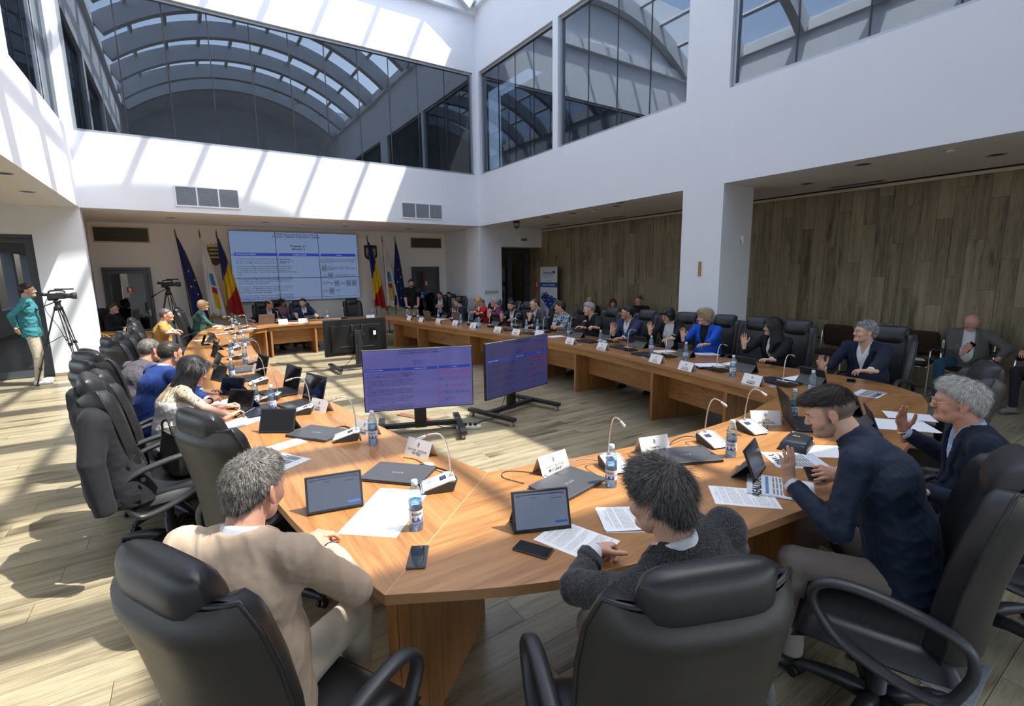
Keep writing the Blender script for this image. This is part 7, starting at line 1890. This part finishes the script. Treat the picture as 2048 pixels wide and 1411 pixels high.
# --- ceiling fittings
dl0 = None; DLQ = []
def downlight(px, py, lab):
    global dl0
    p = P(px, py, ZC)
    if dl0 is None:
        r = thing('downlight', lab, 'ceiling light', p, 0, 'round downlights in the low ceilings'); MB().lathe([(0.075, -0.004), (0.095, -0.006), (0.098, 0.0)], 24, caps=False).build('ring', M['silver'], r); MB().lathe([(0.001, -0.002), (0.076, -0.002), (0.076, 0.0), (0.001, 0.0)], 20).build('diffuser', M['grey_dark'], r); dl0 = r
    else: dup(dl0, lab, p, 0)
for q in ((55, 383), (8, 346), (342, 435), (531, 444), (690, 452), (818, 457), (1727, 328), (1614, 367), (1993, 309), (1233, 412), (1145, 426), (1093, 434), (1240, 405)): DLQ.append(q)
for q, t in zip(DLQ, ('in the left aisle ceiling, whole in view', 'in the left aisle ceiling, cut by the frame edge', 'in the stage ceiling left of the flags', 'in the stage ceiling above the video wall centre', 'in the stage ceiling near the right end of the video wall', 'in the stage ceiling near the right louvred grille', 'near the big smoke detector, inner row', 'beside the slot vent at the right pillar', 'nearest the right edge of the picture', 'beyond the pillar, nearest the cladding', 'beyond the pillar, between detector and far camera', 'closest to the black ceiling camera', 'beyond the pillar, nearest to it')): downlight(*q, 'round unlit downlight '+t)
for px0, py0, px1, py1, t in ((1655, 375, 1773, 360, 'long dark slot vent in the ceiling near the right pillar'), (1200, 438, 1255, 431, 'long dark slot vent in the ceiling beyond the right pillar'), (1090, 451, 1120, 447, 'long dark slot vent in the ceiling near the far side door')):
    a, b_ = P(px0, py0, ZC), P(px1, py1, ZC); c = (a+b_)/2; y0, y1 = sorted((a.y, b_.y))
    r = thing('slot_vent', t, 'vent', (c.x, c.y, ZC)); MB().bx(-0.09, 0.09, y0-c.y, y1-c.y, -0.006, 0).build('vent_frame', M['silver'], r); MB().bx(-0.065, -0.008, y0-c.y+0.03, y1-c.y-0.03, -0.008, -0.004).bx(0.008, 0.065, y0-c.y+0.03, y1-c.y-0.03, -0.008, -0.004).build('slot', M['mullion'], r)
for px, py, t in ((1187, 419, 'cream smoke detector in the low ceiling beyond the pillar'), (1903, 296, 'cream smoke detector in the low ceiling nearest the photographer'), (606, 448, 'cream smoke detector in the ceiling above the video wall')):
    p = P(px, py, ZC); r = thing('smoke_detector', t, 'smoke detector', p); MB().lathe([(0.001, 0), (0.062, 0), (0.062, -0.014), (0.050, -0.020), (0.001, -0.020)], 20).build('detector_base', M['cream'], r); MB().lathe([(0.040, -0.020), (0.040, -0.030), (0.046, -0.034), (0.040, -0.044), (0.001, -0.050)], 20).build('sensor_head', M['white_plastic'], r)
p = P(1033, 442, ZC); r = thing('ceiling_camera', 'black swivelling camera hung from the low ceiling', 'camera', p, D(230)); MB().lathe([(0.001, 0), (0.10, 0), (0.10, -0.03), (0.07, -0.05), (0.001, -0.05)], 20).build('camera_base', M['black'], r, 0.003)
for s in (-1, 1): MB().box((0, s*0.062, -0.11), (0.05, 0.014, 0.14)).build('yoke', M['black'], r, 0.005)
MB().cyl((-0.05, 0, -0.15), (0.06, 0, -0.16), 0.045, 0.042, 16).build('camera_head', M['black'], r); MB().cyl((0.055, 0, -0.160), (0.075, 0, -0.162), 0.030, n=16).build('lens', M['black_gloss'], r)
p = PY(1482, 478, 4.846); r = thing('wall_sensor', 'white motion sensor on the side of the right pillar', 'sensor', (p.x, 4.846, p.z)); MB().box((0, -0.02, 0.01), (0.03, 0.05, 0.03)).build('bracket', M['white_plastic'], r); MB().loft([[(x*k, -0.045+y, z) for x, y in ((-0.035, -0.02), (0.035, -0.02), (0.03, 0.02), (-0.03, 0.02))] for z, k in ((-0.08, 0.8), (0.0, 1.1), (0.045, 1.2), (0.055, 1.0))], True, 0, False).build('sensor_body', M['white_plastic'], r, 0.006)
p0, p1 = PX(1400, 523, XR), PX(1400, 552, XR); r = MB().box((-0.012, 0, 0), (0.022, 0.045, p0.z-p1.z)).box((-0.024, 0, 0.05), (0.003, 0.02, 0.03)).build('wall_thermometer', pbr('honey_wood', (0.42, 0.21, 0.07), 0.5, var=0.2), bevel=0.004); r.location = (XR, (p0.y+p1.y)/2, (p0.z+p1.z)/2); tag(r, 'narrow honey-coloured wooden strip on the right pillar', 'plaque')
p = PY(1044, 479, YB); r = thing('exit_light', 'small green emergency exit light above the side door', 'exit sign', (p.x, YB, p.z)); MB().box((0, -0.03, 0), (0.34, 0.06, 0.11)).build('housing', M['white_plastic'], r, 0.008); MB().box((0.04, -0.061, 0), (0.22, 0.002, 0.075)).build('sign_face', pbr('exit_green', (0.10, 0.20, 0.16), 0.3), r)
p = PY(983, 583.5, YB); r = thing('switch_panel', 'row of five grey light switches on the white wall by the side door', 'light switch', (p.x, YB, p.z)); MB().box((0, -0.006, 0), (0.50, 0.012, 0.12)).build('plate', M['white_plastic'], r, 0.004)
for k in range(5): MB().box((-0.19+k*0.095, -0.014, 0), (0.075, 0.010, 0.085)).build('switch', M['silver'], r, 0.004)
r = thing('floor_box', 'grey metal floor box with keyhole beside the chair base', 'floor box', P(1885, 1335, 0), 0.05)
MB().box((0, 0, 0.003), (0.36, 0.28, 0.005)).build('box_frame', M['alu'], r, 0.001); MB().box((0, 0, 0.006), (0.31, 0.23, 0.003)).build('lid', pbr('worn_steel', (0.16, 0.16, 0.15), 0.5, 0.4, var=0.3, vscale=20), r, 0.001); MB().box((0.10, -0.07, 0.008), (0.05, 0.05, 0.002)).cyl((0.10, -0.07, 0.008), (0.10, -0.07, 0.010), 0.012, n=12, mi=1).build('lock_plate', [M['alu'], M['mullion']], r)
# --- roll-up banner
Xb = 9.28; a, b_ = PX(1081, 532, Xb), PX(1114, 531, Xb); yc = (a.y+b_.y)/2; bw, bh = 0.84, 2.04
r = thing('roll_up_banner', 'roll-up banner with blue band and dark blue map before the cladding', 'banner', (Xb, yc, 0), -PI/2)
MB().box((0, 0, 0.045), (bw+0.02, 0.20, 0.085)).build('banner_base', M['silver'], r, 0.01); MB().cyl((0, 0.05, 0.08), (0, 0.05, bh), 0.012, n=8).build('support_pole', M['silver'], r); MB().box((0, 0, bh), (bw, 0.025, 0.03)).build('top_rail', M['silver'], r)
sh = MB().box((0, 0, 0.08+(bh-0.08)/2), (bw, 0.003, bh-0.08)).build('banner_sheet', pbr('banner_white', (0.60, 0.62, 0.68), 0.5), r)
def bt(s, x, z, sz, m, b0=0.02, al='CENTER'): put_text(sh, s, sz, m, frame((x, -0.0030, z), (1, 0, 0), (0, 0, 1)), bold=b0, align=al)
bl = pbr('banner_blue', (0.012, 0.075, 0.30), 0.5); nv = pbr('banner_navy', (0.012, 0.030, 0.20), 0.5); lv = pbr('banner_lavender', (0.36, 0.37, 0.52), 0.5)
MB().box((0, -0.0022, 1.50), (bw, 0.001, 0.145)).build('blue_band', bl, sh); bt('Inovați împreună, în egală măsură!', 0, 1.50, 0.044, M['paper'], 0.03)
bt('Interreg', -0.06, 1.87, 0.125, nv, 0.02); MB().box((0.25, -0.0022, 1.88), (0.10, 0.001, 0.085)).build('flag_mark', nv, sh); bt('Danube Transnational Programme', -0.03, 1.775, 0.036, M['ink'], 0.01); bt('DanubeChance', -0.14, 1.72, 0.036, pbr('banner_olive', (0.30, 0.28, 0.08), 0.5), 0.01); bt('2 Refocus', 0.02, 1.63, 0.052, M['ink'], 0.015)
def poly(pp, nm, m, y=-0.0022): MB().add([(x, y, z) for x, z in pp]+[(x, y-0.0006, z) for x, z in pp], [list(range(len(pp)))[::-1], list(range(len(pp), 2*len(pp)))]).build(nm, m, sh)
poly([(-0.40, 1.08), (-0.30, 1.26), (-0.20, 1.24), (-0.12, 1.29), (0.0, 1.20), (0.14, 1.16), (0.18, 1.19), (0.24, 1.12), (0.38, 1.10), (0.38, 1.02), (0.24, 0.94), (0.16, 0.74), (0.06, 0.70), (-0.02, 0.78), (-0.14, 0.86), (-0.24, 0.98)], 'map_shape', nv, -0.0028)
poly([(-0.42, 1.0), (-0.26, 0.96), (-0.14, 0.84), (-0.10, 0.60), (-0.14, 0.44), (-0.22, 0.62), (-0.34, 0.56), (-0.42, 0.70)], 'map_shape', lv); poly([(0.14, 0.74), (0.30, 0.78), (0.42, 0.70), (0.42, 0.52), (0.20, 0.52), (0.10, 0.62)], 'map_shape', lv)
for x, z in ((-0.28, 1.19), (-0.12, 1.22), (0.04, 1.15), (0.18, 1.11), (0.30, 1.04), (-0.22, 1.05), (0.0, 1.05), (0.10, 0.93), (-0.14, 0.94), (0.07, 0.76)): MB().box((x, -0.0042, z), (0.07, 0.0006, 0.018)).build('country_name', M['paper'], sh)
# --- fire sign on cladding
p = PX(1074, 570, XW); r = MB().box((-0.004, 0, 0), (0.004, 0.11, 0.30)).build('fire_sign', M['red']); r.location = (XW-0.004, p.y, p.z); tag(r, 'small red fire extinguisher sign on the cladding by the banner', 'sign'); MB().box((-0.0075, 0, 0.03), (0.002, 0.04, 0.16)).build('sign_symbol', M['paper'], r)
# --- visitor chairs
M['brown'] = cloth('chocolate_upholstery', (0.042, 0.022, 0.016))
def b_visitor(r):
    def pad(c, s, R_, nm): MB().grid(lambda i, j: Vector(c)+R_ @ Vector(((2*i-1)*s[0]/2*(1-0.10*(2*j-1)**4), (2*j-1)*s[1]/2*(1-0.06*(2*i-1)**4), s[2]/2*(1-abs(2*i-1)**7)**0.4*(1-abs(2*j-1)**7)**0.4)), 14, 14).grid(lambda i, j: Vector(c)+R_ @ Vector(((1-2*i)*s[0]/2*(1-0.10*(2*j-1)**4), (2*j-1)*s[1]/2*(1-0.06*(1-2*i)**4), -s[2]/2*(1-abs(2*i-1)**7)**0.4*(1-abs(2*j-1)**7)**0.4)), 14, 14).build(nm, M['brown'], r)
    pad((0, 0.02, 0.455), (0.47, 0.45, 0.075), Matrix.Identity(3), 'seat'); pad((0, -0.25, 0.72), (0.48, 0.38, 0.06), rotx(PI/2-0.16), 'backrest')
    for s in (-1, 1):
        x = s*0.265
        MB().tube(smooth3([(x, -0.27, 0.80), (x, -0.24, 0.56), (x, -0.22, 0.02), (x, -0.16, 0.012), (x, 0.16, 0.012), (x, 0.24, 0.04), (x, 0.24, 0.30), (x, 0.23, 0.62), (x, 0.17, 0.665), (x, 0.0, 0.665), (x, -0.20, 0.655)], 4), 0.0125, 8).build('chrome_frame', M['chrome'], r)
        MB().box((x, 0.0, 0.682), (0.045, 0.30, 0.024)).build('armrest', M['black'], r, 0.008)
    MB().cyl((-0.265, -0.16, 0.40), (0.265, -0.16, 0.40), 0.011, n=8).cyl((-0.265, 0.15, 0.41), (0.265, 0.15, 0.41), 0.011, n=8).build('cross_rail', M['chrome'], r)
VL = ['below the pillar edge', 'second past the pillar edge', 'behind the frilled cuffs', 'behind the curly grey hair', 'right of the curly grey hair', 'with white papers on its seat', 'carrying the man in grey tweed and jeans', 'carrying the person at the edge of the picture', 'carrying the man in black sweater with white collar', 'carrying the woman with red bobbed hair', 'carrying the almost hidden bald man']
ys = [5.95, 5.25, 4.55, 3.85, 3.20, 2.70, PEOPLE['W4']['loc'].y, PEOPLE['W5']['loc'].y, PEOPLE['W3']['loc'].y, PEOPLE['W2']['loc'].y, PEOPLE['W1']['loc'].y]
for k, (y, t) in enumerate(zip(ys, VL)):
    key = {6: 'W4', 7: 'W5', 8: 'W3', 9: 'W2', 10: 'W1'}.get(k)
    x = 9.12 if key is None else PEOPLE[key]['loc'].x+0.02; a = PI/2 if key is None else PEOPLE[key]['a']
    place('visitor_chair', b_visitor, 'brown upholstered visitor chair with chrome frame '+t, 'chair', (x, y, 0), a, 'brown visitor chairs along the cladding')
i = PEOPLE['S5']; chair(i['loc'].x+0.08, i['loc'].y, i['face'], 'black executive chair under the man with the black cardigan'); i = PEOPLE['S3']; chair(i['loc'].x, i['loc'].y, i['face'], 'black executive chair under the man with folded arms'); i = PEOPLE['S4']; chair(i['loc'].x, i['loc'].y, i['face'], 'black executive chair under the man with hand at chin'); i = PEOPLE['B2']; chair(i['loc'].x, i['loc'].y, i['face'], 'black executive chair under the woman in dusty rose')
# --- camcorders on tripods
def tripod_cam(label, x, y, h, face, sc=1.0, blue=False):
    r = thing('tripod', 'black twin-leg tripod '+label, 'tripod', (x, y, 0), face)
    for k in range(3):
        a = PI/3+2*PI*k/3; d = Vector((math.cos(a), math.sin(a), 0)); sd = Vector((-d.y, d.x, 0)); f = d*0.42*sc; t = Vector((0, 0, h-0.16))+d*0.05
        lg = MB(); knee = t.lerp(f+Vector((0, 0, 0.03)), 0.48); kn2 = t.lerp(f+Vector((0, 0, 0.03)), 0.80)
        for s in (-1, 1): lg.cyl(t+sd*(s*0.030), knee+sd*(s*0.018), 0.009, n=8).cyl(knee+sd*(s*0.012), kn2+sd*(s*0.010), 0.008, n=8)
        lg.cyl(kn2, f+Vector((0, 0, 0.02)), 0.011, n=8).box(knee, (0.05, 0.05, 0.05), rotz(a)).box(kn2, (0.04, 0.04, 0.05), rotz(a)).box(f+Vector((0, 0, 0.010)), (0.06, 0.03, 0.018), rotz(a)); g = lg.build('leg', M['black'], r)
        MB().cyl(knee, Vector((0, 0, h-0.62*sc)), 0.007, n=6).build('spreader', M['black'], g)
    MB().lathe([(0.001, h-0.20), (0.06, h-0.20), (0.065, h-0.14), (0.045, h-0.12), (0.04, h-0.06), (0.055, h-0.05), (0.055, h-0.02), (0.001, h-0.02)], 16).build('fluid_head', M['black'] if not blue else pbr('blue_head', (0.02, 0.16, 0.42), 0.4), r)
    MB().tube([(-0.04, 0.03, h-0.05), (-0.20, 0.07, h-0.12), (-0.40, 0.10, h-0.24)], 0.009, 8).tube([(-0.30, 0.085, h-0.18), (-0.42, 0.103, h-0.25)], 0.016, 8).build('pan_handle', M['black'], r)
    c = thing('camcorder', 'black camcorder on tripod '+label, 'video camera', (x, y, h-0.02), face)
    MB().box((0.0, 0, 0.075), (0.24, 0.10, 0.10)).box((-0.05, 0, 0.015), (0.14, 0.07, 0.03)).build('camera_body', M['black'], c, 0.012)
    MB().cyl((0.12, 0, 0.075), (0.20, 0, 0.075), 0.045, n=18).cyl((0.20, 0, 0.075), (0.27, 0, 0.075), 0.055, 0.060, n=18).build('lens_barrel', M['grey_dark'], c); MB().cyl((0.268, 0, 0.075), (0.272, 0, 0.075), 0.048, n=18).build('lens_glass', M['black_gloss'], c)
    MB().tube(smooth3([(-0.10, 0, 0.12), (-0.08, 0, 0.165), (0.02, 0, 0.175), (0.10, 0, 0.165), (0.12, 0, 0.13)], 4), 0.014, 8).build('carry_handle', M['black'], c)
    MB().cyl((-0.02, 0.04, 0.195), (0.24, 0.04, 0.195), 0.013, n=10).box((0.04, 0.02, 0.18), (0.03, 0.05, 0.03)).build('shotgun_microphone', M['black'], c); MB().cyl((-0.12, 0, 0.105), (-0.20, 0, 0.115), 0.028, 0.034, n=14).build('eyepiece', M['black'], c); MB().box((0.03, 0.075, 0.10), (0.10, 0.012, 0.07)).build('side_screen', M['black_gloss'], c)
tripod_cam('beside the man in teal at the left doorway', -1.93, 11.75, 1.52, D(0), 1.05)
tripod_cam('between the left stage door and the blue flag', -0.36, 14.55, 1.66, D(-20)); tripod_cam('with blue head beside the man standing in black', 5.95, 13.85, 1.36, D(215), blue=True)
cord([(-2.05, 11.75, 1.55), (-2.10, 11.72, 1.35), (-1.95, 11.70, 1.0), (-1.80, 11.65, 0.5), (-1.62, 11.6, 0.1), (-1.5, 11.5, 0.008)], 'black cable hanging from the camera beside the man in teal')
bottle(153, 757, 'lone water bottle on the floor beside the near tripod', z=0.0)
# --- side desk with monitor
dk = thing('side_desk', 'small cherry wood desk in the stage corner with monitor', 'desk', (-1.15, 13.55, 0)); MB().box((0, 0, 0.715), (0.95, 0.62, 0.03)).build('desktop', M['tab_x'], dk, 0.003)
for s in (-1, 1): MB().box((s*0.45, 0, 0.35), (0.03, 0.58, 0.70)).build('side_panel', M['tab_z'], dk, 0.002)
MB().box((0, -0.26, 0.40), (0.87, 0.02, 0.58)).build('front_panel', M['tab_x'], dk, 0.002)
mo = thing('monitor', 'black computer monitor seen from behind on the corner desk', 'monitor', (-0.98, 13.55, 0.73), D(170)); MB().box((0, 0, 0.30), (0.03, 0.50, 0.32)).box((-0.025, 0, 0.30), (0.03, 0.30, 0.20)).build('monitor_case', M['black'], mo, 0.008); MB().box((-0.03, 0, 0.09), (0.03, 0.05, 0.18)).build('monitor_stem', M['black'], mo); MB().lathe([(0.001, 0), (0.10, 0), (0.10, 0.010), (0.03, 0.018), (0.001, 0.018)], 18).build('monitor_foot', M['black'], mo)
hp = thing('headphones', 'white headphones lying on the corner desk', 'headphones', (-1.12, 13.36, 0.73), 0.4); MB().tube([(0.075*math.cos(t), 0.01*math.sin(2*t), 0.035+0.075*math.sin(t)) for t in [PI*i/14 for i in range(15)]], 0.012, 8).build('headband', M['white_plastic'], hp)
for s in (-1, 1): MB().cyl((s*0.060, 0, 0.035), (s*0.090, 0, 0.035), 0.035, n=16).build('ear_cup', M['white_plastic'], hp)
kb = MB().box((0, 0, 0.012), (0.40, 0.26, 0.022)).box((0, 0, 0.028), (0.38, 0.24, 0.01)).build('mixing_box', M['black'], bevel=0.004); kb.location = (-0.86, 13.36, 0.73); tag(kb, 'flat black equipment box on the corner desk', 'equipment')
cord([(-1.55, 13.24, 0.74), (-1.52, 13.20, 0.60), (-1.46, 13.18, 0.52), (-1.42, 13.20, 0.62), (-1.50, 13.22, 0.70), (-1.58, 13.22, 0.735)], 'yellow cable loop hanging off the corner desk', 0.012, 'lab_w'); bpy.data.objects['cable'].data
_y = pbr('yellow_cable', (0.60, 0.42, 0.03), 0.5)
for o in bpy.data.objects:
    if o.get('label', '').startswith('yellow cable'): o.data.materials[0] = _y
cord([(-1.35, 13.25, 0.74), (-1.33, 13.20, 0.45), (-1.25, 13.19, 0.30), (-1.18, 13.2, 0.42), (-1.25, 13.21, 0.62), (-1.15, 13.25, 0.735)], 'tangle of thin black cable hanging off the corner desk', 0.006)
cord([(-1.50, 12.45, 0.01), (-1.42, 12.35, 0.09), (-1.30, 12.30, 0.06), (-1.36, 12.42, 0.01), (-1.48, 12.36, 0.01), (-1.30, 12.2, 0.01)], 'loose black cable loop on the floor at the left pillar foot', 0.008)
# --- white box behind the chairs of the far bend, coat on a chair, handbag, jacket
wb = thing('white_bin', 'white cabinet corner behind the far bend of the tables', 'cabinet', (7.30, 14.05, 0)); MB().box((0, 0, 0.53), (0.44, 0.44, 1.06)).build('bin_body', M['white_plastic'], wb, 0.03, 3); MB().box((0, 0, 1.075), (0.45, 0.45, 0.03)).build('lid', M['white_plastic'], wb, 0.01)
def hung_jacket(ch, label, mat, h=0.008, long=0.40, sleeves=True):
    S = SDF()
    S.elt((0, -0.225, 0.52), (0, -0.275, 0.98), (1, 0, 0), (0.310, 0.175), (0.290, 0.130), k=0.04).elt((0, -0.305, 0.98), (0, -0.335, 1.08), (1, 0, 0), (0.285, 0.100), (0.15, 0.075), k=0.04)
    S.elt((0, -0.20, long), (0, -0.22, 0.56), (1, 0, 0), (0.330, 0.195), (0.312, 0.178), k=0.04)
    if sleeves:
        for s in (-1, 1): S.cap((s*0.265, -0.315, 0.985), (s*0.345, -0.345, 0.76), 0.066, 0.064, k=0.025); S.cap((s*0.345, -0.345, 0.76), (s*0.385, -0.315, 0.47), 0.062, 0.054, k=0.006, flat=True)
    S.elt((0, -0.34, 1.04), (0, -0.35, 1.13), (1, 0, 0), (0.13, 0.075), (0.11, 0.06), k=0.02, flat=True)
    def openf(x, y, z, D_):      # open towards the seat, hollow round the backrest
        e = np.maximum(np.abs(x)-(0.17+0.10*np.clip((z-0.4)/0.7, 0, 1)), -0.235-y); e2 = np.abs(x)-0.03
        return np.maximum(D_, -e)
    S.fnop(openf); S.fnop(folds(31, 0.004, (0.14, 0.30), 4, axis=(1, 0.3, 0))); S.fnop(folds(33, 0.0012, (0.05, 0.09), 4)); S.cut((0, 0, long+0.01), (0.10, 0, -1), 0.006)
    v, q = S.mesh(h); sc = ch.scale[0]
    o = link('hung_jacket', np_mesh('hung_jacket', [(v*sc, q, 0)], [mat])); o.location = ch.location; o.rotation_euler = ch.rotation_euler; tag(o, label, 'jacket')
    for nm, z, y in (('button', 0.60, -0.13), ('button', 0.75, -0.16)):
        xw = 0.318-0.02*(z-0.5)
        MB().cyl((xw*sc, y*sc, z*sc), ((xw+0.008)*sc, y*sc, z*sc), 0.013, n=14).build(nm, M['black'], o)
    MB().box((0.322*sc, -0.21*sc, 0.50*sc), (0.012, 0.13, 0.05), rotx(0.1)).build('pocket_flap', mat, o, 0.003)
    return o
hung_jacket(JCH, 'charcoal jacket hanging over the back of an empty chair', cloth('charcoal_wool', (0.015, 0.015, 0.018)))
hb = thing('handbag', 'open black leather handbag with gold zip on the chair with the jacket', 'bag', (JCH.location.x+0.10, JCH.location.y+0.02, 0.53), D(-70)); lm = pbr('handbag_leather', (0.012, 0.012, 0.013), 0.3, bump=0.08, bscale=240)
MB().loft([[(x*k, y*k2, z) for x, y in [(0.17*math.copysign(abs(math.cos(t))**0.5, math.cos(t)), 0.085*math.copysign(abs(math.sin(t))**0.5, math.sin(t))) for t in [2*PI*i/24 for i in range(24)]]] for z, k, k2 in ((0, .95, 1.0), (0.02, 1.0, 1.05), (0.15, 1.0, 1.0), (0.26, 0.97, 0.70), (0.275, 0.96, 0.62))]).build('bag_body', lm, hb)
MB().tube([(0.165*math.copysign(abs(math.cos(t))**0.5, math.cos(t)), 0.054*math.copysign(abs(math.sin(t))**0.5, math.sin(t)), 0.277) for t in [2*PI*i/24 for i in range(24)]], 0.005, 6, wrap=True).build('zip', pbr('zip_gold', (0.62, 0.50, 0.25), 0.3, 0.9), hb)
for s in (-1, 1): MB().tube(smooth3([(-0.09, s*0.055, 0.26), (-0.07, s*0.06, 0.34), (0, s*0.05, 0.37), (0.07, s*0.06, 0.34), (0.09, s*0.055, 0.26)], 4), 0.008, 8).build('handle', lm, hb)
# --- phones held in hands
def held(key, side, label, off=(0.0, 0.105, -0.022), tilt=0.0):
    i = PEOPLE[key]; A, E, W, HM, _, _ = i['arms'][side]; c = i['world'](W+HM @ np.array(off)); R3 = Matrix([list(r_) for r_ in HM]); a = rotz(i['a']) @ R3
    r = thing('phone', label, 'phone', c); r.rotation_euler = (a @ rotx(tilt)).to_euler(); MB().box((0, 0, 0), (0.074, 0.150, 0.009)).build('phone_body', M['black'], r, 0.004); MB().box((0, 0, 0.005), (0.069, 0.144, 0.0006)).build('screen', M['scr_off'], r)
held('W4', 'R', 'dark phone held up by the bald man in grey tweed', (0.0, 0.07, -0.035)); held('L2', 'R', 'phone in the hands of the woman in the patterned blouse', (0, 0.10, -0.03)); held('F2', 'R', 'phone in the hand of the young man in the bomber jacket', (0, 0.09, -0.028))
pp = MB().box((0, 0, 0.002), (0.22, 0.30, 0.004)).box((0.02, 0.02, 0.006), (0.21, 0.28, 0.004)).build('papers', M['paper']); pp.location = (9.08, 2.70, 0.493); pp.rotation_euler = (0, 0, 0.4); tag(pp, 'white papers left on the seat of a brown visitor chair', 'paper')
# --- furniture behind the upper windows
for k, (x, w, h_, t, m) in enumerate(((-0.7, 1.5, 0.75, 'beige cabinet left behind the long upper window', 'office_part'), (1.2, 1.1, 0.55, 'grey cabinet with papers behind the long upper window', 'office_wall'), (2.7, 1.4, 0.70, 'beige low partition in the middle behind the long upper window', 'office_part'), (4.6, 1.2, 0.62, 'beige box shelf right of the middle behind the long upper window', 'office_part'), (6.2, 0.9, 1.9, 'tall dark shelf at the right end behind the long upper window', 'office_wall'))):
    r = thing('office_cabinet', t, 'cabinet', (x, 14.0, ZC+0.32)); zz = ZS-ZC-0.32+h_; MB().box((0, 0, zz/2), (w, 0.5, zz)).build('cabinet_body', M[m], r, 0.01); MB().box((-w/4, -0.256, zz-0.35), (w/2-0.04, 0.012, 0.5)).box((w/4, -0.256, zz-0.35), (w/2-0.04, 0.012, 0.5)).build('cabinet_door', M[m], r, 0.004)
